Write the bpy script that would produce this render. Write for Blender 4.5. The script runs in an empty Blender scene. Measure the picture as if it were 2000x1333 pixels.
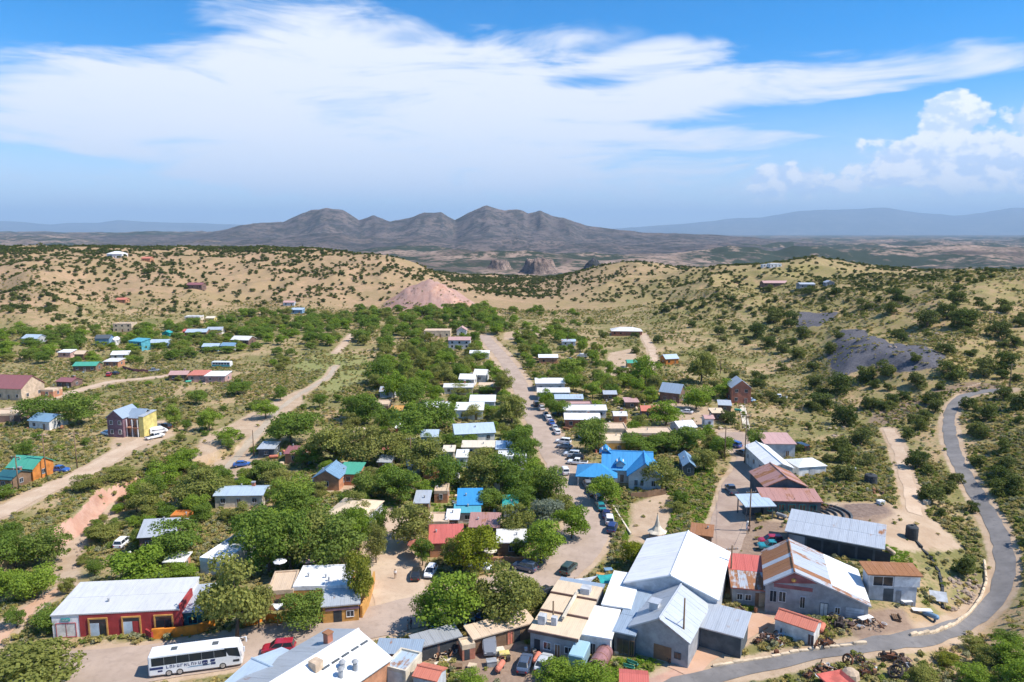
import bpy, bmesh, math, random
import numpy as np
from mathutils import Vector, Matrix
R = math.radians
random.seed(7); RNG = np.random.default_rng(11)
S = bpy.context.scene
COL = S.collection

# ------------------------------------------------------------------ camera
CAM_H = 61.0                       # drone height above the valley floor, metres
FPX = 1400.0                       # focal length in photograph pixels (2000 wide)
HORIZON = 456.0
PITCH = math.atan((666.5 - HORIZON) / FPX)
cd = bpy.data.cameras.new('camera'); cam = bpy.data.objects.new('camera', cd); COL.objects.link(cam)
cam.location = (0, 0, CAM_H); cam.rotation_euler = (math.pi / 2 - PITCH, 0, 0)
cd.sensor_fit = 'HORIZONTAL'; cd.sensor_width = 36.0; cd.lens = FPX / 2000 * 36.0
cd.clip_start = 0.5; cd.clip_end = 300000
S.camera = cam

# ------------------------------------------------------------------ light, exposure
SUN_AZ, SUN_EL = 102.0, 52.0       # degrees clockwise from +Y, elevation
sl = bpy.data.lights.new('sun', 'SUN'); so = bpy.data.objects.new('sun', sl); COL.objects.link(so)
sl.energy = 4.1; sl.angle = R(0.5); sl.color = (1.0, 0.94, 0.86)
sv = Vector((math.cos(R(SUN_EL)) * math.sin(R(SUN_AZ)), math.cos(R(SUN_EL)) * math.cos(R(SUN_AZ)), math.sin(R(SUN_EL))))
so.rotation_euler = sv.to_track_quat('Z', 'Y').to_euler(); so.location = sv * 400
S.view_settings.view_transform = 'Standard'; S.view_settings.look = 'None'
S.view_settings.exposure = 0.78; S.view_settings.gamma = 1.0
try: S.view_settings.use_curve_mapping = False
except Exception: pass
S.render.engine = 'CYCLES'
S.cycles.use_denoising = True
try: S.cycles.denoiser = 'OPENIMAGEDENOISE'
except Exception: pass
S.cycles.use_adaptive_sampling = True; S.cycles.adaptive_threshold = 0.02
S.cycles.max_bounces = 5; S.cycles.diffuse_bounces = 3; S.cycles.glossy_bounces = 2
S.cycles.transmission_bounces = 3; S.cycles.volume_bounces = 0; S.cycles.transparent_max_bounces = 6
S.cycles.sample_clamp_indirect = 4.0
S.render.use_persistent_data = False

# ------------------------------------------------------------------ node helpers
class NT:
    def __init__(s, tree): s.t = tree; s.n = tree.nodes; s.l = tree.links
    def node(s, typ, **kw):
        n = s.n.new(typ)
        for k, v in kw.items(): setattr(n, k, v)
        return n
    def put(s, sock, v):
        if v is None: return
        if isinstance(v, bpy.types.NodeSocket): s.l.new(v, sock)
        elif isinstance(v, (tuple, list)) and len(v) == 3 and sock.type == 'RGBA': sock.default_value = (*v, 1)
        else: sock.default_value = v
    def m(s, op, a, b=None, c=None, clamp=False):
        n = s.n.new('ShaderNodeMath'); n.operation = op; n.use_clamp = clamp
        s.put(n.inputs[0], a); s.put(n.inputs[1], b)
        if c is not None: s.put(n.inputs[2], c)
        return n.outputs[0]
    def vm(s, op, a, b=None):
        n = s.n.new('ShaderNodeVectorMath'); n.operation = op
        s.put(n.inputs[0], a); s.put(n.inputs[1], b)
        return n.outputs[0]
    def mix(s, f, a, b, mode='MIX'):
        n = s.n.new('ShaderNodeMix'); n.data_type = 'RGBA'; n.blend_type = mode; n.clamp_factor = True
        s.put(n.inputs[0], f); s.put(n.inputs[6], a); s.put(n.inputs[7], b)
        return n.outputs[2]
    def ramp(s, f, lo, hi):          # smooth 0..1 between lo and hi
        n = s.n.new('ShaderNodeMapRange'); n.interpolation_type = 'SMOOTHSTEP'
        s.put(n.inputs[0], f); n.inputs[1].default_value = lo; n.inputs[2].default_value = hi
        return n.outputs[0]
    def noise(s, vec, scale, detail=4, rough=0.55, dim='3D', dist=0.0):
        n = s.n.new('ShaderNodeTexNoise'); n.noise_dimensions = dim
        s.put(n.inputs['Vector'], vec)
        n.inputs['Scale'].default_value = scale; n.inputs['Detail'].default_value = detail
        n.inputs['Roughness'].default_value = rough; n.inputs['Distortion'].default_value = dist
        return n.outputs['Fac']
    def comb(s, x, y, z):
        n = s.n.new('ShaderNodeCombineXYZ'); s.put(n.inputs[0], x); s.put(n.inputs[1], y); s.put(n.inputs[2], z)
        return n.outputs[0]

# ------------------------------------------------------------------ sky: Nishita air, a thin cloud sheet and heaped clouds
W = bpy.data.worlds.new('World'); S.world = W; W.use_nodes = True
W.cycles.sampling_method = 'MANUAL'; W.cycles.sample_map_resolution = 256
W.node_tree.nodes.clear(); w = NT(W.node_tree)
sky = w.node('ShaderNodeTexSky', sky_type='NISHITA'); sky.sun_disc = False
sky.sun_elevation = R(SUN_EL); sky.sun_rotation = R(SUN_AZ)
sky.altitude = 1900; sky.air_density = 1.0; sky.dust_density = 0.6; sky.ozone_density = 3.0
tc = w.node('ShaderNodeTexCoord'); sp = w.node('ShaderNodeSeparateXYZ'); w.l.new(tc.outputs['Generated'], sp.inputs[0])
dx, dy, dz = sp.outputs
az = w.m('MULTIPLY', w.m('ARCTAN2', dx, dy), 57.2958)
el = w.m('MULTIPLY', w.m('ARCSINE', dz), 57.2958)
def blob(ca, ce, ra, re, tilt=0.0):
    a_ = w.m('SUBTRACT', az, ca); e_ = w.m('SUBTRACT', w.m('SUBTRACT', el, ce), w.m('MULTIPLY', a_, tilt))
    q = w.m('ADD', w.m('POWER', w.m('ABSOLUTE', w.m('DIVIDE', a_, ra)), 2.0), w.m('POWER', w.m('ABSOLUTE', w.m('DIVIDE', e_, re)), 2.0))
    return w.m('SUBTRACT', 1.0, q, clamp=True)
vs = w.comb(w.m('MULTIPLY', az, 0.045), w.m('MULTIPLY', el, 0.17), 0.0)
warp = w.node('ShaderNodeTexNoise'); w.l.new(vs, warp.inputs['Vector']); warp.inputs['Scale'].default_value = 1.3; warp.inputs['Detail'].default_value = 1.0
vsw = w.vm('ADD', vs, w.vm('SCALE', warp.outputs['Color'])); vsw.node.inputs[1].default_value = (0, 0, 0)
wsc = vsw.node.inputs[1].links[0].from_node; wsc.inputs['Scale'].default_value = 0.8
st1 = w.noise(vsw, 1.6, 5, 0.6)
st2 = w.noise(vsw, 5.2, 3, 0.62)
st3 = w.noise(w.vm('MULTIPLY', vsw, (1.0, 2.4, 1.0)), 3.0, 3, 0.6)
sheet = w.m('ADD', w.m('ADD', w.m('MULTIPLY', st1, 0.72), w.m('MULTIPLY', st2, 0.42)), w.m('SUBTRACT', w.m('MULTIPLY', st3, 0.6), 0.16))      # about 0.4 .. 1.05
pos = [(-11, 8.6, 24, 6.0, 0.0, .62), (-15, 14.2, 12, 4.2, 0.0, .45), (19, 10.5, 22, 2.1, 0.03, .55), (4, 11.5, 14, 4.6, 0.0, .5),
       (-31, 9.0, 14, 4.0, 0.0, .5), (13, 13.2, 8, 1.5, 0.12, .30), (20, 7.0, 12, 1.2, 0.0, .25), (0, 3.5, 60, 5.5, 0.0, .50)]
neg = [(31, 6.4, 12, 3.8, 0, .5), (-35, 15.4, 10.5, 4.2, 0.0, .55), (28, 15.3, 19, 2.6, 0.0, .42), (0, 17.2, 11, 2.0, 0, .42), (8.5, 11.6, 8.0, .9, 0.06, .34), (3.0, 12.6, 4.5, .7, -.05, .22), (30, 8.6, 14, 1.1, 0.05, .36)]
cov = None
for b in pos:
    t_ = w.m('MULTIPLY', blob(*b[:5]), b[5]); cov = t_ if cov is None else w.m('ADD', cov, t_)
cov = w.m('MINIMUM', cov, 0.62)
for b in neg: cov = w.m('SUBTRACT', cov, w.m('MULTIPLY', blob(*b[:5]), b[5]))
outer = w.ramp(w.m('ABSOLUTE', az), 38, 60); high = w.ramp(el, 17, 26)
cov = w.m('ADD', cov, w.m('MULTIPLY', w.m('MAXIMUM', outer, high), 0.14))        # the same broken sheet goes on all round
dens = w.m('MULTIPLY', w.ramp(w.m('ADD', sheet, cov), 0.82, 1.32), w.ramp(el, -1, 4))
dens = w.m('MAXIMUM', dens, w.m('MULTIPLY', w.m('SUBTRACT', 1.0, w.ramp(el, 0.5, 11.0)), w.m('ADD', 0.42, w.m('MULTIPLY', st2, 0.62)), clamp=True))   # thin veil low down, all round
# heaped clouds low in the sky
vc = w.comb(w.m('MULTIPLY', az, 0.16), w.m('MULTIPLY', el, 0.22), 3.7)
c1 = w.noise(vc, 1.9, 5, 0.6); c2 = w.noise(w.vm('ADD', vc, (0.10, 0.10, 0.0)), 1.9, 5, 0.6)
cmask = w.m('MAXIMUM', w.m('MULTIPLY', blob(32.5, 4.6, 13, 3.8), 0.62), w.m('MULTIPLY', blob(20.5, 3.6, 5.5, 2.6), 0.58))
cmask = w.m('MAXIMUM', cmask, w.m('MULTIPLY', blob(30.6, 7.4, 3.4, 2.6), 0.66))
cmask = w.m('MAXIMUM', cmask, w.m('MULTIPLY', blob(36.5, 6.8, 5.0, 2.6), 0.64))
cmask = w.m('MAXIMUM', cmask, w.m('MULTIPLY', w.m('MULTIPLY', outer, w.ramp(w.noise(w.comb(w.m('MULTIPLY', az, .05), 0.0, 0.0), 1.0, 2), .5, .7)), w.m('MULTIPLY', blob(0, 5, 400, 4.5), 0.5)))
heap = w.ramp(w.m('ADD', c1, cmask), 0.86, 0.96)
heap = w.m('MULTIPLY', heap, w.ramp(el, 1.2, 3.6))
lit = w.ramp(w.m('SUBTRACT', c1, c2), -0.07, 0.06)
hs = w.node('ShaderNodeHueSaturation'); w.l.new(sky.outputs[0], hs.inputs['Color'])
hs.inputs['Saturation'].default_value = 1.5; hs.inputs['Value'].default_value = 1.0
shade = w.m('ADD', w.m('MULTIPLY', w.ramp(el, 2, 12), 0.5), w.m('MULTIPLY', st1, 0.55))
sheet_c = w.mix(w.ramp(shade, .25, .85), (4.75, 5.2, 5.95), (5.1, 5.3, 5.75))
heap_c = w.mix(lit, (4.0, 4.8, 6.2), (6.3, 6.35, 6.5))
sky_c = w.mix(dens, hs.outputs[0], sheet_c)
sky_c = w.mix(w.m('MULTIPLY', heap, 0.97), sky_c, heap_c)
bg = w.node('ShaderNodeBackground'); bg.inputs['Strength'].default_value = 0.115
w.l.new(sky_c, bg.inputs['Color'])
wo = w.node('ShaderNodeOutputWorld'); w.l.new(bg.outputs[0], wo.inputs['Surface'])

# ------------------------------------------------------------------ object helpers
def tag(o, label=None, cat=None, group=None, kind=None):
    if label: o['label'] = label
    if cat: o['category'] = cat
    if group: o['group'] = group
    if kind: o['kind'] = kind
    return o
def empty(name, loc, rz=0.0, label=None, cat=None, group=None):
    o = bpy.data.objects.new(name, None); COL.objects.link(o)
    o.location = loc; o.rotation_euler = (0, 0, rz); o.empty_display_size = 0.5
    return tag(o, label, cat, group)
def link(name, me, parent=None, loc=None, rz=None, scale=None):
    o = bpy.data.objects.new(name, me); COL.objects.link(o)
    if parent is not None: o.parent = parent
    if loc is not None: o.location = loc
    if rz is not None: o.rotation_euler = (0, 0, rz)
    if scale is not None: o.scale = scale
    return o
class MB:
    def __init__(s): s.v = []; s.f = []
    def poly(s, pts, faces):
        b = len(s.v); s.v += [tuple(p) for p in pts]; s.f += [tuple(b + i for i in f) for f in faces]; return s
    def box(s, x0, x1, y0, y1, z0, z1):
        return s.poly([(x0, y0, z0), (x1, y0, z0), (x1, y1, z0), (x0, y1, z0), (x0, y0, z1), (x1, y0, z1), (x1, y1, z1), (x0, y1, z1)],
                      [(0, 3, 2, 1), (4, 5, 6, 7), (0, 1, 5, 4), (1, 2, 6, 5), (2, 3, 7, 6), (3, 0, 4, 7)])
    def slab(s, pts, n, t):           # polygon pts thickened by t along n (downwards side = pts - n t)
        k = len(pts); n = Vector(n).normalized()
        lo = [Vector(p) - n * t for p in pts]
        return s.poly([tuple(p) for p in pts] + [tuple(p) for p in lo],
                      [tuple(range(k)), tuple(range(2 * k - 1, k - 1, -1))] + [(i, i + k, (i + 1) % k + k, (i + 1) % k) for i in range(k)])
    def prism(s, prof, y0, y1):       # profile of (x, z) counter-clockwise seen from the front (-y), extruded y0..y1
        k = len(prof)
        return s.poly([(x, y0, z) for x, z in prof] + [(x, y1, z) for x, z in prof],
                      [tuple(range(k)), tuple(range(2 * k - 1, k - 1, -1))] + [(i, i + k, (i + 1) % k + k, (i + 1) % k) for i in range(k)])
    def cyl(s, p0, p1, r0, r1=None, n=10, caps=True):
        r1 = r0 if r1 is None else r1
        p0, p1 = Vector(p0), Vector(p1); ax = (p1 - p0).normalized()
        u = ax.orthogonal().normalized(); v = ax.cross(u)
        ring = lambda c, r: [c + u * (r * math.cos(2 * math.pi * i / n)) + v * (r * math.sin(2 * math.pi * i / n)) for i in range(n)]
        fs = [(i, (i + 1) % n, n + (i + 1) % n, n + i) for i in range(n)]
        if caps: fs += [tuple(range(n - 1, -1, -1)), tuple(range(n, 2 * n))]
        return s.poly([tuple(p) for p in ring(p0, r0) + ring(p1, r1)], fs)
    def lathe(s, prof, n=12, c=(0, 0, 0)):   # prof of (r, z) bottom to top about the vertical through c
        b = []
        for r, z in prof:
            for i in range(n): b.append((c[0] + r * math.cos(2 * math.pi * i / n), c[1] + r * math.sin(2 * math.pi * i / n), c[2] + z))
        fs = []
        for j in range(len(prof) - 1):
            for i in range(n): fs.append((j * n + i, j * n + (i + 1) % n, (j + 1) * n + (i + 1) % n, (j + 1) * n + i))
        fs += [tuple(range(n - 1, -1, -1)), tuple((len(prof) - 1) * n + i for i in range(n))]
        return s.poly(b, fs)
    def torus(s, c, ax, r, q, n=16, k=8, squash=1.0):
        c = Vector(c); ax = Vector(ax).normalized(); u = ax.orthogonal().normalized(); v = ax.cross(u); pts = []
        for i in range(n):
            d = u * math.cos(2 * math.pi * i / n) + v * math.sin(2 * math.pi * i / n)
            for j in range(k): pts.append(c + d * (r + q * math.cos(2 * math.pi * j / k)) + ax * (q * squash * math.sin(2 * math.pi * j / k)))
        return s.poly([tuple(p) for p in pts], [(i * k + j, ((i + 1) % n) * k + j, ((i + 1) % n) * k + (j + 1) % k, i * k + (j + 1) % k) for i in range(n) for j in range(k)])
    def mesh(s, name, mat, smooth=False):
        me = bpy.data.meshes.new(name); me.from_pydata(s.v, [], s.f)
        if mat is not None: me.materials.append(mat)
        if smooth: me.polygons.foreach_set('use_smooth', [True] * len(me.polygons))
        me.update(); return me
    def build(s, name, mat, parent=None, loc=None, rz=None, smooth=False):
        return link(name, s.mesh(name, mat, smooth), parent, loc, rz)
def copy_tree(o, parent=None):
    c = o.copy(); COL.objects.link(c)
    if parent is not None: c.parent = parent
    for ch in [k for k in o.children]: copy_tree(ch, c)
    return c

# ------------------------------------------------------------------ materials
MATS = {}
def new_mat(name):
    m = bpy.data.materials.new(name); m.use_nodes = True; m.node_tree.nodes.clear(); return m, NT(m.node_tree)
def finish(m, n, bsdf): 
    o = n.node('ShaderNodeOutputMaterial'); n.l.new(bsdf, o.inputs['Surface']); return m
def principled(n, col, rough=0.8, metal=0.0, spec=0.3, normal=None):
    b = n.node('ShaderNodeBsdfPrincipled'); n.put(b.inputs['Base Color'], col); n.put(b.inputs['Roughness'], rough)
    b.inputs['Metallic'].default_value = metal; b.inputs['Specular IOR Level'].default_value = spec
    if normal is not None: n.l.new(normal, b.inputs['Normal'])
    return b.outputs[0]
def bump(n, h, strength=0.3, dist=0.1):
    b = n.node('ShaderNodeBump'); b.inputs['Strength'].default_value = strength; b.inputs['Distance'].default_value = dist
    n.l.new(h, b.inputs['Height']); return b.outputs[0]
def scl(c, k): return tuple(min(1, x * k) for x in c)
def paint(key, col, rough=0.8, metal=0.0, var=0.25, scale=1.2, spec=0.3, rnd=0.12):
    """plain coat with weathering: noise in two sizes and a slight difference from object to object"""
    k = 'paint_' + key
    if k in MATS: return MATS[k]
    m, n = new_mat(k); t = n.node('ShaderNodeTexCoord'); oi = n.node('ShaderNodeObjectInfo')
    v = n.vm('ADD', t.outputs['Object'], n.vm('SCALE', oi.outputs['Location'])); 
    nz = n.noise(v, scale, 6, 0.6); n2 = n.noise(v, scale * 7, 3, 0.6)
    c = n.mix(n.ramp(nz, .3, .7), scl(col, 1 - var), scl(col, 1 + var * .45))
    c = n.mix(n.m('MULTIPLY', n.ramp(n2, .5, .75), var * .8), c, scl(col, .55))
    c = n.mix(n.m('MULTIPLY', oi.outputs['Random'], rnd * 2), c, scl(col, .7))
    MATS[k] = finish(m, n, principled(n, c, rough, metal, spec, bump(n, n2, .12, .03))); return MATS[k]
def roofmat(key, col, rust=0.0, rough=0.45, metal=0.3, axis=0, stain=0.5, rust_col=(.30, .14, .065)):
    """ribbed sheet metal: fine ribs as relief, streaky stains, rust in patches"""
    k = 'roof_%s_%d' % (key, axis)
    if k in MATS: return MATS[k]
    m, n = new_mat(k); t = n.node('ShaderNodeTexCoord'); oi = n.node('ShaderNodeObjectInfo')
    s = n.node('ShaderNodeSeparateXYZ'); n.l.new(t.outputs['Object'], s.inputs[0])
    ax, ay = (s.outputs[0], s.outputs[1]) if axis == 0 else (s.outputs[1], s.outputs[0])
    off = n.m('MULTIPLY', oi.outputs['Random'], 37.0)
    streak = n.noise(n.comb(n.m('ADD', n.m('MULTIPLY', ax, 1.6), off), n.m('MULTIPLY', ay, .25), 0.0), 1.0, 6, .65)
    blot = n.noise(n.comb(n.m('ADD', ax, off), ay, s.outputs[2]), .55, 6, .6)
    c = n.mix(n.m('MULTIPLY', n.ramp(streak, .42, .75), stain), col, scl(col, .62))
    c = n.mix(n.m('MULTIPLY', n.ramp(blot, .5, .8), stain * .8), c, scl(col, .75))
    c = n.mix(n.m('MULTIPLY', oi.outputs['Random'], .22), c, scl(col, .72))
    rg = rough
    if rust > 0:
        rf = n.m('ADD', n.m('MULTIPLY', streak, .5), n.m('MULTIPLY', blot, .5))
        rf = n.ramp(n.m('ADD', rf, n.m('MULTIPLY', n.m('SUBTRACT', oi.outputs['Random'], .5), .3)), .68 - .36 * rust, .80 - .36 * rust)
        rc = n.mix(n.noise(t.outputs['Object'], 3.0, 5, .7), scl(rust_col, .6), scl(rust_col, 1.45))
        c = n.mix(rf, c, rc); rg = n.m('ADD', n.m('MULTIPLY', rf, .4), rough)
    rib = n.m('SINE', n.m('MULTIPLY', ax, 2 * math.pi / 0.3))
    MATS[k] = finish(m, n, principled(n, c, rg, metal, .4, bump(n, rib, .25, .03))); return MATS[k]
def glass():
    if 'glass' in MATS: return MATS['glass']
    m, n = new_mat('glass'); MATS['glass'] = finish(m, n, principled(n, (.025, .032, .04), .08, 0, .6)); return MATS['glass']
def leafmat(key, c1, c2, trans=0.3):
    k = 'leaf_' + key
    if k in MATS: return MATS[k]
    m, n = new_mat(k); oi = n.node('ShaderNodeObjectInfo'); g = n.node('ShaderNodeNewGeometry')
    pos_ = n.noise(g.outputs['Position'], .45, 3, .6)
    f = n.m('ADD', n.m('MULTIPLY', oi.outputs['Random'], .55), n.m('MULTIPLY', pos_, .5))
    c = n.mix(n.ramp(f, .15, .85), c1, c2)
    c = n.mix(n.m('MULTIPLY', n.ramp(oi.outputs['Random'], .70, .98), .55), c, tuple(.5 * x + y for x, y in zip(c2, (.10, .085, .04))))
    isl = n.node('ShaderNodeNewGeometry').outputs['Random Per Island']
    c = n.mix(n.m('MULTIPLY', isl, .5), c, scl(c2, 1.35))
    d = n.node('ShaderNodeBsdfDiffuse'); n.l.new(c, d.inputs[0])
    t = n.node('ShaderNodeBsdfTranslucent'); n.l.new(n.mix(.35, c, (.16, .22, .02)), t.inputs[0])
    x = n.node('ShaderNodeMixShader'); x.inputs[0].default_value = trans
    n.l.new(d.outputs[0], x.inputs[1]); n.l.new(t.outputs[0], x.inputs[2])
    MATS[k] = finish(m, n, x.outputs[0]); return MATS[k]
def bark():
    return paint('bark', (.16, .12, .085), .95, var=.4, scale=3)

# ------------------------------------------------------------------ pixel <-> world (layout only: everything stands at its own place and size)
CP, SP_ = math.cos(PITCH), math.sin(PITCH)
def ray(px, py):
    u, v = (px - 1000) / FPX, (666.5 - py) / FPX
    return (u, CP + v * SP_, -SP_ + v * CP)
def proj(p):
    x, y, z = p[0], p[1], p[2] - CAM_H
    dep = y * CP - z * SP_; v = y * SP_ + z * CP
    return 1000 + FPX * x / dep, 666.5 - FPX * v / dep
def depth_of(p): return p[1] * CP - (p[2] - CAM_H) * SP_
def at_Y(px, py, Y):
    d = ray(px, py); t = Y / d[1]; return (d[0] * t, Y, CAM_H + d[2] * t)

def vnoise(x, y, seed=0):
    xi, yi = np.floor(x).astype(np.int64), np.floor(y).astype(np.int64); xf, yf = x - xi, y - yi
    def h(a, b):
        n = (a * 374761393 + b * 668265263 + seed * 974634541) & 0xffffffff
        n = ((n ^ (n >> 13)) * 1274126177) & 0xffffffff
        return ((n ^ (n >> 16)) & 0xffff) / 65535.0
    u, v = xf * xf * (3 - 2 * xf), yf * yf * (3 - 2 * yf)
    return (h(xi, yi) * (1 - u) + h(xi + 1, yi) * u) * (1 - v) + (h(xi, yi + 1) * (1 - u) + h(xi + 1, yi + 1) * u) * v
def fbm(x, y, octs=5, seed=0, gain=.5):
    s, a, tot = 0, 1.0, 0
    for o in range(octs): s = s + a * vnoise(x * 2 ** o, y * 2 ** o, seed + o); tot += a; a *= gain
    return s / tot
def ridged(x, y, octs=5, seed=0):
    s, a, tot = 0, 1.0, 0
    for o in range(octs): s = s + a * (1 - np.abs(2 * vnoise(x * 2 ** o, y * 2 ** o, seed + o) - 1)); tot += a; a *= .5
    return s / tot
def sstep(x, a, b):
    t = np.clip((x - a) / (b - a), 0, 1); return t * t * (3 - 2 * t)

# heights of the land: points read off the photograph, each with its distance
CTRL = []
for px in (-400, -100, 200, 500, 800, 1100, 1300):
    for Y in (30, 80, 120, 180, 260, 350): CTRL.append((px, Y, 0.0))
for px, Y, z in [(500, 430, 0), (700, 430, 0), (900, 430, 0), (1100, 430, 0), (900, 520, 0), (700, 520, 0), (950, 600, -.5), (1000, 520, 0),
                 (800, 600, 0), (950, 800, -3), (960, 1100, -8), (940, 1600, -25), (1400, 80, 0), (1450, 120, 0), (1450, 180, .5), (1420, 250, 1),
                 (1600, 90, 0), (1600, 120, .4), (1580, 180, 2), (1700, 160, 2.2), (1800, 90, 1), (1800, 125, 1.5), (2300, 90, 2), (2000, 60, 0), (2600, 150, 12), (2300, 200, 13),
                 (-500, 250, 1), (-500, 400, 6), (-600, 700, 30), (-600, 900, 42), (-100, 1100, 36), (300, 1100, 36), (600, 1100, 30), (0, 1600, 0), (400, 1600, -5), (700, 1500, -20),
                 (1240, 1300, -5), (760, 1100, 12), (830, 950, 8), (830, 1200, 0), (900, 900, -4), (900, 1200, -11), (950, 950, -6), (1000, 900, -6), (1000, 720, -2), (1050, 950, -5), (1050, 1200, -13), (1000, 1300, -16), (860, 1400, -16), (1100, 1100, -2), (1600, 1000, 14), (1600, 1500, -10), (1400, 1100, 2), (1150, 1500, -25), (2000, 1500, -5), (2400, 1500, -5), (2500, 400, 45), (2500, 800, 30), (2000, 600, 26), (1900, 700, 22)]:
    d = ray(px, 600); CTRL.append((px, Y, z))
CTRL = [((px - 1000) / FPX, math.log(Y), z) for px, Y, z in CTRL]
for px, py, Y in [(0, 492, 850), (200, 492, 860), (400, 500, 850), (600, 503, 820), (760, 508, 800), (830, 530, 780), (900, 556, 750), (950, 573, 720),
                  (0, 560, 600), (200, 560, 610), (400, 562, 640), (600, 562, 650), (700, 580, 640), (60, 600, 480), (0, 640, 420), (-200, 560, 560), (-200, 640, 420), (50, 534, 600), (180, 590, 560),
                  (300, 650, 443), (500, 625, 520), (700, 618, 545),
                  (1930, 1200, 112), (1985, 1110, 125), (1900, 950, 164), (1850, 850, 198), (1900, 770, 238), (2000, 850, 186), (2000, 1250, 98), (2000, 700, 275), (2000, 620, 335), (2000, 555, 400), (2200, 555, 380), (1900, 562, 405), (1800, 563, 440),
                  (1700, 582, 455), (1700, 690, 305), (1600, 700, 330), (1750, 640, 350), (1850, 680, 285), (1500, 715, 335), (1600, 622, 425), (1500, 640, 435), (1420, 690, 370), (1780, 780, 240), (1650, 800, 240),
                  (1600, 512, 730), (1500, 519, 720), (1400, 533, 700), (1720, 540, 700), (1500, 560, 600), (1400, 580, 560), (1300, 620, 498), (1230, 642, 470), (1150, 652, 446),
                  (1240, 516, 950), (1180, 526, 940), (1320, 530, 930), (1100, 560, 850), (1050, 582, 740), (1150, 580, 705), (1250, 570, 720), (1000, 596, 640),
                  (1850, 532, 1100), (1950, 536, 1050)]:
    p = at_Y(px, py, Y); CTRL.append((p[0] / p[1], math.log(Y), p[2]))
CTRL = np.array(CTRL); KA = 2.4
def _tps(r2): return np.where(r2 > 1e-12, r2 * np.log(np.maximum(r2, 1e-12)), 0.0)
_P = np.c_[CTRL[:, 0] * KA, CTRL[:, 1]]
_n = len(_P); _A = np.zeros((_n + 3, _n + 3))
_A[:_n, :_n] = _tps(((_P[:, None] - _P[None]) ** 2).sum(-1)) + np.eye(_n) * .004
_A[:_n, _n:] = np.c_[np.ones(_n), _P]; _A[_n:, :_n] = _A[:_n, _n:].T
_wts = np.linalg.solve(_A, np.r_[CTRL[:, 2], 0, 0, 0])
def tps(a, ly):
    q = np.c_[a.ravel() * KA, ly.ravel()]; out = np.empty(len(q))
    for i in range(0, len(q), 40000):
        s = q[i:i + 40000]; out[i:i + 40000] = _tps(((s[:, None] - _P[None]) ** 2).sum(-1)) @ _wts[:_n] + _wts[_n] + s @ _wts[_n + 1:]
    return out.reshape(a.shape)
def far_height(X, Y):
    a = X / Y
    z = -56 + (125 * (ridged(X / 1150, Y / 900, 5, 3) - .55) + 48 * (ridged(X / 380, Y / 420, 3, 13) - .5)) * sstep(Y, 1400, 2600) * (1 - .55 * sstep(Y, 6000, 14000))
    z = z + 112 * sstep(-a, .05, .4) * sstep(Y, 3500, 10500) + 30 * sstep(a, -.1, .5) * sstep(Y, 5000, 16000)
    return z
# bank of the dry wash on the left: ground drops towards the camera below this line
def at_flat(px, py, z=0.0):
    d = ray(px, py); t = (z - CAM_H) / d[2]; return (d[0] * t, d[1] * t)
BANK = [at_flat(*p) for p in [(60, 1065), (150, 1010), (190, 962), (262, 938), (330, 915)]]
def seg_dist(X, Y, pts, signed=False):
    best = np.full(X.shape, 1e9); sg = np.zeros(X.shape)
    for (x0, y0), (x1, y1) in zip(pts[:-1], pts[1:]):
        ex, ey = x1 - x0, y1 - y0; t = np.clip(((X - x0) * ex + (Y - y0) * ey) / (ex * ex + ey * ey), 0, 1)
        d = np.hypot(X - x0 - t * ex, Y - y0 - t * ey); m = d < best
        best = np.where(m, d, best)
        if signed: sg = np.where(m, np.sign(ex * (Y - y0) - ey * (X - x0)), sg)
    return (best, sg) if signed else best
def height_raw(X, Y):
    a, ly = X / Y, np.log(Y)
    ac = np.clip(a, -1.05, 1.05)
    z = tps(ac, np.minimum(ly, math.log(1700)))
    flat = sstep(np.abs(z), 1.0, 8.0) * sstep(Y, 90, 200)
    gul = ridged(X / 70 + .3 * fbm(X / 40, Y / 40, 2, 9), Y / 70, 4, 21) - .55
    z = z + gul * 13.0 * flat * sstep(Y, 170, 430) + (fbm(X / 24, Y / 24, 4, 5) - .5) * (0.35 + 2.0 * flat)
    d, sg = seg_dist(X, Y, BANK, True)
    drop = np.where(sg < 0, sstep(d, 0.0, 2.2) * (1 - sstep(d, 4, 34)), 0.0)
    z = z - 2.6 * drop + np.where(sg >= 0, .5 * (1 - sstep(d, 0, 9)), .5 * (1 - sstep(d, 0, 1.0)))
    k = sstep(Y, 1150, 2100)
    return z * (1 - k) + far_height(X, Y) * k

ACOLS = np.unique(np.r_[np.arange(-1.5, -.86, .03), np.arange(-.86, .8601, .0036), np.arange(.89, 1.51, .03)])
LROWS = np.r_[np.arange(math.log(22), math.log(84), .034), np.arange(math.log(84), math.log(520), .0078), np.arange(math.log(520), math.log(1500), .0075), np.arange(math.log(1500), math.log(62000), .026)]
GA, GL = np.meshgrid(ACOLS, LROWS)
GX, GY = GA * np.exp(GL), np.exp(GL)
GZ = height_raw(GX, GY)
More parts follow.
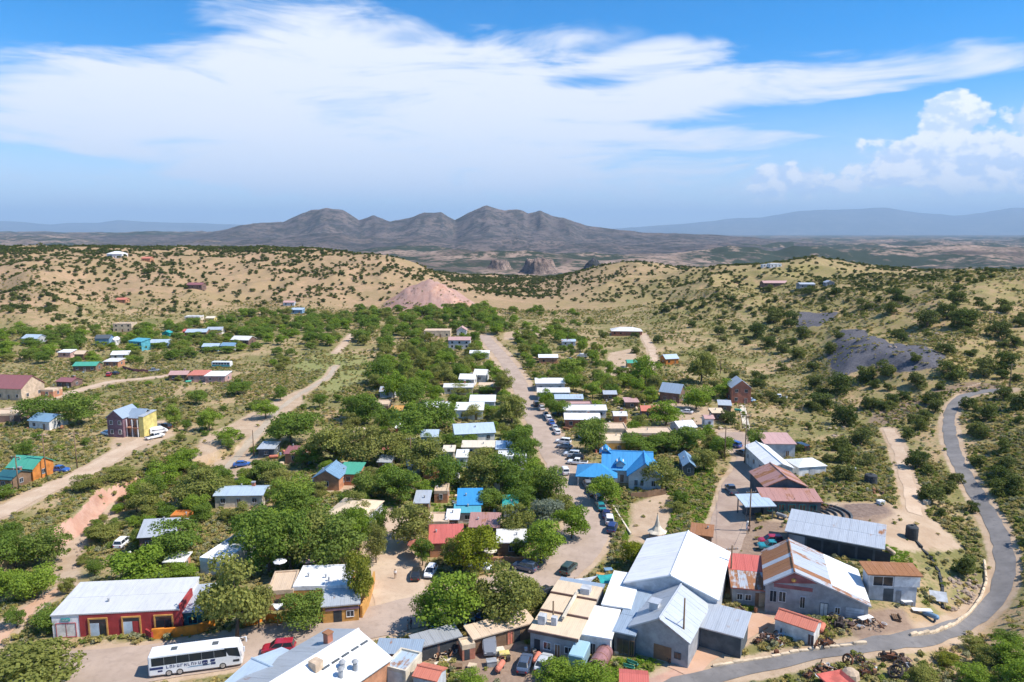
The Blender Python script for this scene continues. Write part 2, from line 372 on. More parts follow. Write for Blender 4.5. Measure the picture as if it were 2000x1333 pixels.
# the coloured spoil heap at the valley's end, and the slag apron on the right hill
MND = at_flat(830, 604)
def mound(X, Y):
    u, v = (X - MND[0]) / 40.0, (Y - (MND[1] + 26)) / 34.0
    r = np.sqrt(u * u + v * v) + .12 * (fbm(X / 18, Y / 18, 3, 31) - .5)
    ang = np.arctan2(v, u)
    return 22 * np.clip(1 - r, 0, 1) ** .92 + 2.8 * np.clip(1 - r, 0, 1) * np.sin(ang * 23 + 4 * fbm(X / 30, Y / 30, 2, 8)) * np.clip(r * 2, 0, 1)
GZ = GZ + mound(GX, GY)
def gz(x, y):
    x = np.asarray(x, float); y = np.asarray(y, float)
    a, l = x / y, np.log(y)
    i = np.clip(np.searchsorted(ACOLS, a) - 1, 0, len(ACOLS) - 2); j = np.clip(np.searchsorted(LROWS, l) - 1, 0, len(LROWS) - 2)
    fa = np.clip((a - ACOLS[i]) / (ACOLS[i + 1] - ACOLS[i]), 0, 1)
    y0, y1 = np.exp(LROWS[j]), np.exp(LROWS[j + 1]); fl = np.clip((y - y0) / (y1 - y0), 0, 1)
    return (GZ[j, i] * (1 - fa) + GZ[j, i + 1] * fa) * (1 - fl) + (GZ[j + 1, i] * (1 - fa) + GZ[j + 1, i + 1] * fa) * fl
_T = np.exp(np.linspace(math.log(40), math.log(3000), 2600))
def at(px, py, h=0.0):
    """the first point of the land (raised by h) that lies under this pixel of the photograph"""
    d = ray(px, py); Ys = _T; xs = d[0] / d[1] * Ys; zs = CAM_H + d[2] / d[1] * Ys
    below = np.nonzero(zs < gz(xs, Ys) + h)[0]
    if len(below) == 0: Y = 1500.0
    else:
        k = max(below[0], 1); a0 = zs[k - 1] - gz(xs[k - 1], Ys[k - 1]) - h; a1 = zs[k] - gz(xs[k], Ys[k]) - h
        Y = Ys[k - 1] + (Ys[k] - Ys[k - 1]) * a0 / max(a0 - a1, 1e-9)
    x = d[0] / d[1] * Y
    return Vector((x, Y, float(gz(x, Y))))
def pts(*pp): return [tuple(at(*p)[:2]) for p in pp]

# ------------------------------------------------------------------ what grows or lies where (kinds of soil, edges broken up in the material)
def in_poly(X, Y, poly):
    c = np.zeros(X.shape, bool); k = len(poly)
    for i in range(k):
        (x0, y0), (x1, y1) = poly[i], poly[(i + 1) % k]
        m = ((y0 > Y) != (y1 > Y)) & (X < (x1 - x0) * (Y - y0) / ((y1 - y0) or 1e-9) + x0); c ^= m
    return c
ROADS = {}
ROADS['main'] = pts((-60, 1322), (140, 1308), (330, 1290), (480, 1266), (600, 1240), (760, 1208), (900, 1172), (1020, 1140), (1085, 1112), (1128, 1072), (1148, 1030), (1146, 995), (1128, 955), (1100, 905), (1078, 868), (1056, 830), (1036, 790), (1014, 750), (995, 716), (975, 690), (958, 672), (945, 655))
ROADS['side'] = pts((800, 1195), (775, 1140), (768, 1090), (768, 1040), (772, 1010))
ROADS['asphalt'] = pts((1230, 1372), (1330, 1338), (1430, 1312), (1560, 1284), (1700, 1262), (1800, 1246), (1870, 1226), (1925, 1192), (1957, 1145), (1963, 1090), (1947, 1035), (1920, 985), (1890, 938), (1868, 895), (1856, 855), (1853, 820), (1862, 792), (1885, 774), (1925, 765), (1975, 762))
ROADS['lot'] = pts((1385, 1110), (1420, 1040), (1432, 990), (1442, 950), (1462, 915), (1465, 890), (1440, 860), (1425, 845))
ROADS['westroad'] = pts((-70, 1035), (0, 1003), (70, 966), (150, 932), (205, 902), (245, 878), (285, 858))
ROADS['northtrack'] = pts((-60, 818), (40, 795), (130, 770), (220, 746), (300, 738), (370, 728))
ROADS['lane'] = pts((428, 925), (470, 885), (505, 845), (540, 805), (590, 768), (640, 738), (655, 715))
ROADS['lane2'] = pts((655, 690), (672, 672), (690, 650))
ROADS['hilltrack'] = pts((1268, 722), (1276, 700), (1272, 682), (1262, 665), (1256, 652))
ROADS['ridgetrail'] = pts((1735, 838), (1752, 870), (1762, 905), (1775, 950), (1788, 1005))
ROADS['footpath'] = pts((-20, 1260), (40, 1205), (85, 1172), (125, 1150))
ROADS['yardpath'] = pts((1330, 1315), (1370, 1282), (1420, 1250), (1470, 1222), (1500, 1205))
ROADW = dict(main=9.6, side=9.5, asphalt=3.2, lot=7.5, westroad=5.6, northtrack=4.5, lane=2.4, lane2=3, hilltrack=3.6, ridgetrail=3.0, footpath=3.0, yardpath=3.6)
near = GY < 1250
NX, NY = GX[near], GY[near]
def paths(names, extra, soft):
    m = np.zeros(NX.shape)
    for k in names: m = np.maximum(m, 1 - sstep(seg_dist(NX, NY, ROADS[k]), ROADW[k] / 2 + extra - soft, ROADW[k] / 2 + extra + soft))
    return m
def polys(lst, soft=3.2):
    m = np.zeros(NX.shape)
    for p in lst:
        q = pts(*p); d = seg_dist(NX, NY, q + [q[0]]); s = np.where(in_poly(NX, NY, q), d, -d); m = np.maximum(m, sstep(s, -soft, soft))
    return m
dirt = np.maximum(paths(['main', 'side', 'westroad', 'northtrack', 'hilltrack', 'ridgetrail', 'footpath', 'yardpath', 'lot'], 1.0, 1.4), .75 * paths(['lane', 'asphalt', 'lane2'], 1.4, 1.2))
dirt = np.maximum(dirt, polys([
    [(690, 1215), (735, 1120), (745, 1060), (800, 1060), (830, 1120), (815, 1200)], [(1230, 1060), (1235, 985), (1300, 960), (1320, 985), (1290, 1060)],
    [(1390, 1100), (1400, 1020), (1530, 1020), (1540, 1090), (1440, 1120)], [(1500, 1020), (1570, 985), (1740, 985), (1830, 1020), (1880, 1070), (1760, 1075), (1660, 1040)],
    [(215, 875), (230, 840), (320, 820), (340, 850), (280, 880)], [(400, 930), (420, 890), (500, 880), (520, 925), (440, 945)], [(920, 1340), (900, 1290), (1000, 1250), (1100, 1290), (1080, 1340)],
    [(360, 900), (400, 850), (450, 830), (520, 790), (590, 760), (590, 790), (520, 830), (450, 870), (400, 910)], [(1690, 1262), (1660, 1200), (1760, 1190), (1800, 1230), (1770, 1252)],
    [(1430, 1250), (1530, 1160), (1560, 1190), (1500, 1250)], [(100, 1130), (120, 1050), (190, 985), (250, 950), (240, 1000), (170, 1060), (140, 1150)], [(620, 905), (680, 900), (700, 960), (640, 960)],
    [(1240, 1330), (1330, 1290), (1370, 1300), (1300, 1345)], [(985, 650), (1080, 640), (1080, 655), (985, 665)], [(150, 1290), (200, 1255), (290, 1262), (420, 1240), (420, 1280), (150, 1320)],
    [(1190, 690), (1240, 680), (1250, 735), (1180, 735)], [(1260, 800), (1290, 780), (1400, 800), (1390, 840), (1290, 830)], [(1000, 1110), (1060, 1060), (1110, 1080), (1090, 1110), (1040, 1130)]]))
coal = polys([[(1612, 700), (1640, 655), (1690, 655), (1735, 680), (1800, 685), (1848, 708), (1830, 735), (1760, 742), (1690, 728), (1640, 752), (1625, 740)], [(1555, 640), (1560, 608), (1640, 610), (1600, 640)],
             [(1640, 1015), (1650, 985), (1720, 983), (1740, 1000), (1700, 1010)]], 2.5)
green = polys([[(580, 740), (570, 700), (640, 690), (720, 695), (725, 740), (650, 770)], [(1190, 985), (1210, 960), (1260, 1050), (1225, 1060)], [(1420, 1230), (1450, 1180), (1480, 1190), (1440, 1260), (1330, 1300), (1330, 1260)],
               [(1300, 960), (1390, 900), (1400, 1010), (1350, 1050), (1290, 1040)], [(1100, 1330), (1150, 1290), (1250, 1275), (1320, 1285), (1260, 1330)], [(560, 1010), (540, 950), (640, 890), (900, 830), (1000, 760), (1090, 900), (1100, 1010), (900, 1010), (730, 1060)], [(1720, 1090), (1730, 1035), (1760, 1060), (1790, 1110)]], 4)
green = np.maximum(green, .38 * sstep(NX / NY, .34, .5) * (1 - sstep(NY, 230, 300)))
green = np.maximum(green, .33 * sstep(NX / NY, .02, .25) * sstep(NY, 170, 260) * (1 - sstep(NY, 480, 620)))
bankd, bsg = seg_dist(NX, NY, BANK, True)
red = np.maximum(.9 * (1 - sstep(bankd, 1.2, 4.5)) * (bsg < 0), sstep(mound(NX, NY), .3, 2))
red = np.maximum(red, polys([[(1230, 1345), (1330, 1300), (1330, 1330), (1300, 1345)], [(1330, 1318), (1370, 1275), (1500, 1195), (1510, 1215), (1400, 1275), (1350, 1310)]], 2))
brown = polys([[(1690, 830), (1720, 790), (1850, 755), (1900, 745), (1960, 752), (1960, 765), (1860, 768), (1800, 800), (1740, 830)], [(1380, 1110), (1392, 1045), (1412, 985), (1470, 985), (1480, 1015), (1545, 1024), (1548, 1102), (1440, 1122)], [(1500, 1200), (1560, 1195), (1690, 1190), (1770, 1190), (1790, 1235), (1690, 1255), (1620, 1225)], [(895, 1345), (890, 1300), (930, 1275), (1040, 1262), (1120, 1300), (1060, 1345)],
    [(1640, 1030), (1640, 985), (1740, 985), (1745, 1005), (1700, 1030)], [(1000, 1235), (840, 1275), (830, 1300), (900, 1310), (1010, 1270)]], 3)
veg = np.zeros(GX.shape); att = np.zeros(GX.shape + (4,)); att2 = np.zeros(GX.shape + (4,))
att[near, 0] = dirt; att[near, 1] = green; att[near, 2] = coal; att[..., 3] = 0; att[near, 3] = brown
att2[near, 0] = red; att2[..., 1] = sstep(GY, 1000, 1900); att2[..., 2] = np.maximum(sstep(GZ, 3, 14), sstep(GY, 480, 620))  * (1 - att2[..., 1]); att2[..., 3] = sstep(GX / GY, .02, .2) * (1 - .6 * sstep(GY, 650, 900))
def sample(arr, x, y):
    i = np.clip(np.searchsorted(ACOLS, x / y), 0, len(ACOLS) - 1); j = np.clip(np.searchsorted(LROWS, np.log(y)), 0, len(LROWS) - 1)
    return arr[j, i]

def grid_mesh(name, X, Y, Z, mat, smooth=True):
    r, c = X.shape
    me = bpy.data.meshes.new(name); nv = r * c
    me.vertices.add(nv); me.vertices.foreach_set('co', np.stack([X, Y, Z], -1).astype(np.float32).ravel())
    idx = np.arange(nv).reshape(r, c)
    q = np.stack([idx[:-1, :-1], idx[:-1, 1:], idx[1:, 1:], idx[1:, :-1]], -1).reshape(-1, 4)
    me.loops.add(q.size); me.loops.foreach_set('vertex_index', q.ravel().astype(np.int32))
    me.polygons.add(len(q)); me.polygons.foreach_set('loop_start', np.arange(0, q.size, 4, dtype=np.int32))
    me.polygons.foreach_set('use_smooth', np.full(len(q), smooth)); me.update(calc_edges=True)
    me.materials.append(mat); return me

def ground_mat():
    m, n = new_mat('ground_soil'); g = n.node('ShaderNodeNewGeometry'); P = g.outputs['Position']
    A = n.node('ShaderNodeAttribute', attribute_name='soil_a'); B = n.node('ShaderNodeAttribute', attribute_name='soil_b')
    sa = n.node('ShaderNodeSeparateColor'); n.l.new(A.outputs['Color'], sa.inputs[0]); sb = n.node('ShaderNodeSeparateColor'); n.l.new(B.outputs['Color'], sb.inputs[0])
    n8, n2, n05 = n.noise(P, .035, 6, .6), n.noise(P, .22, 6, .62), n.noise(P, 1.3, 5, .65)
    grain = n.noise(P, 6.0, 3, .7)
    soil = n.mix(n.ramp(n2, .3, .7), (.404, .271, .150), (.482, .353, .215))
    grass = n.mix(n.ramp(n05, .3, .7), (.172, .159, .056), (.310, .258, .107))
    olive = n.mix(n.ramp(n2, .35, .65), (.112, .125, .039), (.189, .176, .065))
    cover = n.m('ADD', n.m('MULTIPLY', n8, .55), n.m('MULTIPLY', n2, .6))
    c = n.mix(n.ramp(cover, .46, .66), soil, grass)
    c = n.mix(n.ramp(n.m('ADD', n05, n.m('MULTIPLY', n8, .4)), .66, .84), c, olive)
    hill = n.mix(n.ramp(cover, .42, .62), (.42, .268, .165), (.345, .235, .135))
    al = n.m('ADD', .3, n.m('MULTIPLY', B.outputs['Alpha'], .7))
    hill = n.mix(n.m('MULTIPLY', n.m('MULTIPLY', n.ramp(n2, .5, .68), .55), al), hill, (.224, .194, .073))
    hill = n.mix(n.m('MULTIPLY', n.ramp(n05, .52, .7), .45), hill, (.206, .168, .082))
    hill = n.mix(n.m('MULTIPLY', n.m('MULTIPLY', n.ramp(n.noise(P, .012, 5, .6), .5, .62), .6), al), hill, (.232, .202, .073))
    hill = n.mix(n.m('MULTIPLY', B.outputs['Alpha'], n.ramp(n.m('ADD', n.m('MULTIPLY', n2, .6), n.m('MULTIPLY', n05, .5)), .38, .66)), hill, n.mix(n.ramp(n05, .35, .65), (.20, .18, .06), (.31, .255, .10)))
    c = n.mix(n.m('MULTIPLY', sb.outputs[2], .85), c, hill)
    gf = n.ramp(n.m('ADD', sa.outputs[1], n.m('MULTIPLY', n.m('SUBTRACT', n2, .5), .8)), .35, .75)
    c = n.mix(n.m('MULTIPLY', gf, .8), c, n.mix(n.ramp(n05, .3, .7), (.17, .195, .06), (.30, .29, .115)))
    df = n.ramp(n.m('ADD', sa.outputs[0], n.m('MULTIPLY', n.m('SUBTRACT', n.m('ADD', n.m('MULTIPLY', n05, .5), n.m('MULTIPLY', n2, .5)), .5), 1.5)), .3, .66)
    c = n.mix(n.m('MULTIPLY', df, n.m('SUBTRACT', 1.0, n.m('MULTIPLY', n.ramp(n05, .62, .78), .45))), c, n.mix(n.ramp(n2, .3, .7), (.396, .280, .185), (.490, .370, .258)))
    rf = n.ramp(n.m('ADD', sb.outputs[0], n.m('MULTIPLY', n.m('SUBTRACT', n05, .5), .5)), .35, .6)
    c = n.mix(rf, c, n.mix(n.ramp(n2, .35, .65), (.43, .235, .165), (.53, .335, .25)))
    cf = n.ramp(n.m('ADD', sa.outputs[2], n.m('MULTIPLY', n.m('SUBTRACT', n2, .5), 1.0)), .42, .62)
    coalc = n.mix(n.ramp(n05, .3, .7), (.073, .073, .086), (.150, .142, .150))
    c = n.mix(n.m('MULTIPLY', n.m('MULTIPLY', rf, n.ramp(n.noise(P, .03, 4, .5), .46, .56)), .55), c, (.30, .205, .19))
    c = n.mix(cf, c, coalc)
    bf = n.ramp(n.m('ADD', A.outputs['Alpha'], n.m('MULTIPLY', n.m('SUBTRACT', n2, .5), 1.0)), .35, .7)
    c = n.mix(n.m('MULTIPLY', bf, .8), c, n.mix(n.ramp(n05, .3, .7), (.198, .133, .099), (.284, .202, .150)))
    # far basin: trees too small to tell apart, pale breaks and washes
    vor = n.node('ShaderNodeTexVoronoi'); n.l.new(P, vor.inputs['Vector']); vor.inputs['Scale'].default_value = .045
    fn, fb = n.noise(P, .0011, 6, .6), n.noise(P, .004, 6, .62)
    farc = n.mix(n.ramp(fb, .36, .62), (.086, .069, .058), (.310, .224, .172))
    farc = n.mix(n.ramp(n.m('ADD', n.m('MULTIPLY', fn, .75), n.m('MULTIPLY', n.noise(P, .017, 5, .65), .6)), .62, .70), farc, (.033, .045, .029))
    farc = n.mix(n.m('MULTIPLY', n.ramp(vor.outputs['Distance'], .42, .26), .75), farc, (.030, .041, .019))
    c = n.mix(sb.outputs[1], c, farc)
    c = n.mix(n.m('MULTIPLY', n.ramp(grain, .52, .8), .35), c, n.mix(.5, c, (.103, .086, .052)))
    h = n.m('ADD', n.m('MULTIPLY', n05, .6), n.m('MULTIPLY', grain, .25))
    return finish(m, n, principled(n, c, .95, 0, .1, bump(n, h, .55, .35)))
slag = polys([[(1612, 700), (1640, 655), (1690, 655), (1735, 680), (1800, 685), (1848, 708), (1830, 735), (1760, 742), (1690, 728), (1640, 752), (1625, 740)]], 9)
GZ[near] += slag * (2.0 + 5.5 * ridged(NX / 26, NY / 26, 3, 44) ** 2)
gme = grid_mesh('ground', GX, GY, GZ, ground_mat())
for nm, arr in (('soil_a', att), ('soil_b', att2)):
    ca = gme.color_attributes.new(nm, 'FLOAT_COLOR', 'POINT'); ca.data.foreach_set('color', arr.astype(np.float32).ravel())
ground = tag(link('ground', gme), 'dry scrub covered valley floor and rolling juniper hills', 'ground', kind='structure')

# ------------------------------------------------------------------ mountains
def interp_px(tab, a):
    xs = np.array([(p[0] - 1000) / FPX for p in tab]); ys = np.array([p[1] for p in tab], float)
    return np.interp(a, xs, ys)
def mountain_mat(key, c1, c2, c3, sc):
    m, n = new_mat('rock_' + key); g = n.node('ShaderNodeNewGeometry'); P = g.outputs['Position']
    a, b, d = n.noise(P, sc, 7, .62), n.noise(P, sc * 5, 6, .6), n.noise(P, sc * 22, 4, .6)
    s = n.node('ShaderNodeSeparateXYZ'); n.l.new(g.outputs['Normal'], s.inputs[0])
    c = n.mix(n.ramp(a, .35, .65), c1, c2)
    c = n.mix(n.m('MULTIPLY', n.ramp(n.m('ADD', n.m('MULTIPLY', b, .5), n.m('MULTIPLY', d, .5)), .46, .54), .85), c, c3)
    return finish(m, n, principled(n, c, .95, 0, .1, bump(n, b, .6, 12)))
CERR = [(300, 459), (400, 455), (440, 449), (470, 442), (500, 438), (560, 436), (590, 424), (615, 416), (645, 411), (675, 414), (705, 431), (735, 422), (765, 433), (790, 431), (830, 420), (865, 419), (890, 432), (915, 418), (950, 407), (985, 413), (1010, 411), (1030, 419), (1055, 416), (1090, 428), (1115, 432), (1145, 443), (1200, 450), (1260, 454), (1400, 460), (1500, 464)]
a_ = np.arange(-.62, .45, .0022); Y_ = np.linspace(3000, 9400, 190)
MA, MY = np.meshgrid(a_, Y_); MX = MA * MY
top = (HORIZON - interp_px(CERR, MA)) / FPX * 6600 + CAM_H + 44
u = (MY - 6600) / np.where(MY < 6600, 2300, 1900)
shape = np.clip(1 - np.abs(u), 0, 1) ** 1.7
foot = .26 * sstep(MY, 3100, 5200) * (1 - sstep(MY, 7200, 9300))
rid = ridged(MX / 800, MY / 1000, 6, 40)
MZ = -46 + top * np.maximum(shape * (0.62 + .62 * rid * (1 - shape ** 3) + .38 * shape ** 3), foot * (.5 + rid)) + 26 * (fbm(MX / 420, MY / 420, 5, 50) - .5) + 150 * (ridged(MX / 420 + .25 * fbm(MX / 900, MY / 900, 2, 5), MY / 2400, 4, 77) - .6) * np.clip(shape * (1.15 - shape) * 2.6, 0, 1) * np.clip(top / 300, 0, 1)
MZ = MZ + 85 * (ridged(MX / 800, MY / 700, 5, 3) - .55) * (1 - shape)
edge = sstep(MA, -.62, -.5) * (1 - sstep(MA, .32, .44)) * sstep(MY, 3000, 3700) * (1 - sstep(MY, 8600, 9350))
MZ = np.where(edge > 0, far_height(MX, MY) * (1 - edge) + MZ * edge, far_height(MX, MY)) - 8 * (1 - sstep(edge, 0, .15))
tag(link('mountain_range', grid_mesh('mountain_range', MX, MY, MZ, mountain_mat('near', (.085, .075, .075), (.165, .13, .115), (.035, .042, .04), .0018))), 'rounded grey brown mountain range beyond the hazy basin', 'mountains', kind='structure')
def knob(name, px, py_top, Y, wpx, seed, label, mat, sharp=1.4, flat=False):
    p = at_Y(px, py_top, Y); r = wpx / FPX * Y / 2; n_ = 60
    u_, v_ = np.meshgrid(np.linspace(-1, 1, n_), np.linspace(-1, 1, n_)); xx, yy = p[0] + u_ * r, Y + r * .6 + v_ * r * .9
    g0 = gz(xx, yy); q = np.clip(1 - np.sqrt(u_ ** 2 + v_ ** 2) + .35 * (ridged(xx / r * 1.7, yy / r * 1.7, 4, seed) - .6), 0, 1)
    hh = sstep(q, .06, .5) * (.45 + .75 * ridged(xx / r * 2.2, yy / r * 2.2, 4, seed)) if flat else q ** .75 * 1.1
    z = g0 + (p[2] - float(gz(p[0], Y))) * np.clip(hh, 0, 1.2) - 3 * (q < .02)
    tag(link(name, grid_mesh(name, xx, yy, z, mat)), label, 'hill', kind='structure')
cl = mountain_mat('bluff', (.22, .155, .125), (.36, .27, .215), (.11, .09, .08), .016)
dk = mountain_mat('knob', (.05, .052, .06), (.09, .085, .09), (.03, .035, .03), .01)
knob('pale_bluff', 1055, 510, 1900, 84, 4, 'pale cliff bluff beyond the valley mouth', cl, flat=True)
knob('pale_bluff', 975, 511, 2000, 56, 6, 'smaller pale cliff bluff beyond the valley mouth', cl, flat=True)
knob('dark_knob', 588, 479, 2900, 40, 8, 'dark rocky knob rising behind the mesa', dk)
knob('dark_knob', 1160, 507, 1900, 46, 9, 'dark rocky knob beyond the right hills', dk)
def far_range(name, tab, Y0, seed, label):
    a0, a1 = (tab[0][0] - 1000) / FPX, (tab[-1][0] - 1000) / FPX
    aa, yy = np.meshgrid(np.linspace(a0, a1, 420), np.linspace(Y0 - 9000, Y0 + 5000, 40)); xx = aa * yy
    t = (HORIZON - interp_px(tab, aa)) / FPX * Y0 + CAM_H + 60
    t = t * (1 + .16 * (fbm(aa * 22 + seed, aa * 0, 5, seed) - .5))
    s = np.clip(1 - np.abs((yy - Y0) / np.where(yy < Y0, 9000, 5000)), 0, 1)
    z = -60 + t * s ** 1.1 * (.9 + .25 * ridged(xx / 5000, yy / 5000, 5, seed) * (1 - s)) + 90 * (fbm(xx / 2600, yy / 2600, 4, seed + 7) - .5) * s * (1 - s) * 2
    tag(link(name, grid_mesh(name, xx, yy, z, mountain_mat(name, (.10, .10, .09), (.18, .16, .13), (.05, .06, .05), .0004))), label, 'mountains', kind='structure')
far_range('distant_mountains', [(-900, 450), (-500, 440), (-200, 436), (0, 429), (60, 432), (110, 436), (140, 434), (200, 434), (240, 428), (300, 431), (380, 433), (460, 436), (520, 442), (700, 456), (760, 462)], 42000, 60, 'low blue mountains on the horizon beyond the mesa')
far_range('distant_mountains', [(1080, 460), (1190, 447), (1250, 442), (1330, 436), (1400, 428), (1440, 424), (1480, 423), (1540, 412), (1600, 405), (1660, 403), (1720, 402), (1780, 410), (1850, 418), (1900, 412), (1960, 403), (2000, 404), (2150, 400), (2400, 415), (2900, 440)], 44000, 70, 'tall pale blue mountains under heaped white clouds')

# ------------------------------------------------------------------ roads: sheets laid on the ground
def dense(line, step):
    out = [Vector(line[0])]
    P = [Vector(p) for p in line]; P = [P[0] * 2 - P[1]] + P + [P[-1] * 2 - P[-2]]
    for i in range(1, len(P) - 2):
        k = max(2, int((P[i + 1] - P[i]).length / step))
        for j in range(1, k + 1):
            t = j / k; t2, t3 = t * t, t * t * t
            out.append(.5 * ((2 * P[i]) + (P[i + 1] - P[i - 1]) * t + (2 * P[i - 1] - 5 * P[i] + 4 * P[i + 1] - P[i + 2]) * t2 + (3 * P[i] - P[i - 1] - 3 * P[i + 1] + P[i + 2]) * t3))
    return out
def offset_line(c, off):
    out = []
    for i in range(len(c)):
        t = (c[min(i + 1, len(c) - 1)] - c[max(i - 1, 0)]); nrm = Vector((-t.y, t.x)).normalized(); out.append(c[i] + nrm * off)
    return out
def road_mat(key, c1, c2, dark, patch):
    m, n = new_mat('road_' + key); g = n.node('ShaderNodeNewGeometry'); P = g.outputs['Position']
    a, b, d = n.noise(P, .18, 6, .6), n.noise(P, 1.1, 5, .6), n.noise(P, 9, 3, .7)
    c = n.mix(n.ramp(a, .35, .65), c1, c2)
    c = n.mix(n.m('MULTIPLY', n.ramp(b, .5, .75), patch), c, dark)
    c = n.mix(n.m('MULTIPLY', n.ramp(d, .5, .8), .3), c, dark)
    return finish(m, n, principled(n, c, .92, 0, .2, bump(n, d, .3, .05)))
LIFT = {}
def road(name, key, mat, lift, label, ragged=.35, step=2.2, across=6):
    c = dense(ROADS[key], step); rows = []; tf = [(ROADW[key] if key != 'main' else ROADW[key] * (1 - .32 * sstep(p.y, 150, 330))) for p in c]
    for k in range(across + 1):
        o = [p + (q - p) * float(wd) for p, q, wd in zip(c, offset_line(c, k / across - .5), tf)]
        if k in (0, across): o = [p + Vector((float(vnoise(np.array(p.x * .4), np.array(p.y * .4), 5)) - .5, float(vnoise(np.array(p.x * .4), np.array(p.y * .4), 6)) - .5)) * 2 * ragged for p in o]
        rows.append(o)
    X = np.array([[p.x for p in r] for r in rows]); Y = np.array([[p.y for p in r] for r in rows]); Z = gz(X, Y) + lift
    o = link(name, grid_mesh(name, X[::-1], Y[::-1], Z[::-1], mat)); tag(o, label, 'road', kind='structure'); return o
sandm = road_mat('sand', (.47, .34, .235), (.55, .42, .30), (.30, .21, .14), .35)
stm = road_mat('street', (.36, .275, .215), (.44, .34, .27), (.24, .185, .15), .45)
asm = road_mat('asphalt', (.165, .155, .148), (.225, .21, .20), (.10, .095, .092), .5)
road('main_street', 'main', stm, .075, 'pale dusty main street winding through the town')
road('side_street', 'side', sandm, .065, 'short sandy side street between the shops')
road('asphalt_road', 'asphalt', asm, .075, 'narrow grey asphalt road curving up the right hillside', .42)
road('dirt_road', 'lot', road_mat('lotdirt', (.34, .25, .195), (.42, .32, .25), (.22, .16, .12), .5), .065, 'dirt road past the maroon roofed sheds')
road('dirt_road', 'westroad', sandm, .065, 'pale dirt road leading to the purple house')
road('dirt_road', 'northtrack', sandm, .065, 'pale track running below the brown roofed chapel')
road('dirt_road', 'hilltrack', sandm, .07, 'two rut track climbing to the white hip roofed house', .2)
road('dirt_lane', 'lane', road_mat('lane', (.38, .31, .23), (.45, .37, .28), (.26, .22, .14), .6), .065, 'grey lane crossing the open meadow')
road('dirt_lane', 'lane2', sandm, .07, 'grey lane leaving the meadow between dense trees')
road('foot_path', 'footpath', road_mat('redpath', (.50, .30, .19), (.56, .36, .25), (.36, .22, .14), .3), .065, 'reddish foot path beside the long red gallery')
road('foot_path', 'ridgetrail', sandm, .065, 'sandy trail running straight up the scrub slope')
road('foot_path', 'yardpath', road_mat('redpath2', (.50, .30, .19), (.54, .35, .25), (.36, .22, .14), .3), .065, 'reddish path curving past the grey barn')

# ------------------------------------------------------------------ buildings
PAL = dict(white=(.80, .80, .79), offwhite=(.70, .68, .64), galv=(.50, .53, .56), bluegrey=(.36, .44, .52), paleblue=(.52, .62, .70), red=(.56, .14, .11), coral=(.60, .20, .13), blue=(.05, .29, .58),
           steelblue=(.20, .33, .46), green=(.08, .36, .25), teal=(.03, .34, .33), tan=(.62, .47, .33), pink=(.55, .34, .30), maroon=(.30, .12, .12), brown=(.20, .125, .10), cream=(.68, .60, .47), rust=(.34, .16, .08),
           ochre=(.58, .31, .09), orange=(.60, .22, .05), redwall=(.38, .05, .05), adobe=(.52, .25, .14), brick=(.42, .17, .11), slate=(.10, .115, .125), grey=(.34, .35, .36), dark=(.05, .055, .06), wood=(.24, .15, .09),
           purple=(.22, .13, .155), yellow=(.70, .58, .20), turq=(.10, .38, .46), darkteal=(.03, .12, .14), lightgrey=(.52, .54, .56), sand=(.66, .52, .36), dullwhite=(.60, .60, .585), vivid=(.74, .25, .03))
def wall_mat(c): return paint('wall_' + c, PAL[c], .9, var=.32, scale=.7)
def roof_mat(c, axis):
    if c == 'rusty': return roofmat('rusty', PAL['galv'], rust=.62, axis=axis)
    if c == 'rusted': return roofmat('rusted', PAL['rust'], rust=.9, axis=axis, rough=.7, metal=.1)
    if c == 'redrust': return roofmat('redrust', (.48, .26, .22), rust=.45, axis=axis, rough=.6)
    if c in ('galv', 'bluegrey', 'paleblue'): return roofmat(c, PAL[c], rust=.08, axis=axis, metal=.25)
    if c in ('tan', 'sand', 'cream'): return roofmat(c, PAL[c], axis=axis, rough=.9, metal=0, stain=.5)
    return roofmat(c, PAL[c], axis=axis, rough=.5, metal=.05, stain=.5)
WCACHE = {}
def window_meshes(w, h, frame, pane='glass'):
    k = (round(w, 2), round(h, 2), frame, pane)
    if k not in WCACHE:
        b = MB(); t = .07
        b.box(-w / 2, w / 2, -.09, 0, h - t, h).box(-w / 2, w / 2, -.12, 0, 0, t).box(-w / 2, -w / 2 + t, -.09, 0, t, h - t).box(w / 2 - t, w / 2, -.09, 0, t, h - t)
        b.box(-.03, .03, -.07, 0, t, h - t)
        p = MB().box(-w / 2 + t * .9, w / 2 - t * .9, -.035, -.002, t * .9, h - t * .9)
        WCACHE[k] = (b.mesh('window_frame', wall_mat(frame)), p.mesh('pane', glass() if pane == 'glass' else wall_mat(pane)))
    return WCACHE[k]
def opening(root, x, y, z, rz, w, h, frame='white', pane='glass', name='window', far=False):
    fm, pm = window_meshes(w, h, frame, pane)
    if far: return link(name, pm, root, (x, y, z), rz)
    o = link(name, fm, root, (x, y, z), rz); link('pane' if name == 'window' else 'door_leaf', pm, o); return o
BUILT = []           # (centre, radius, px bbox, short name)
FOOT = []            # footprints, world polygons
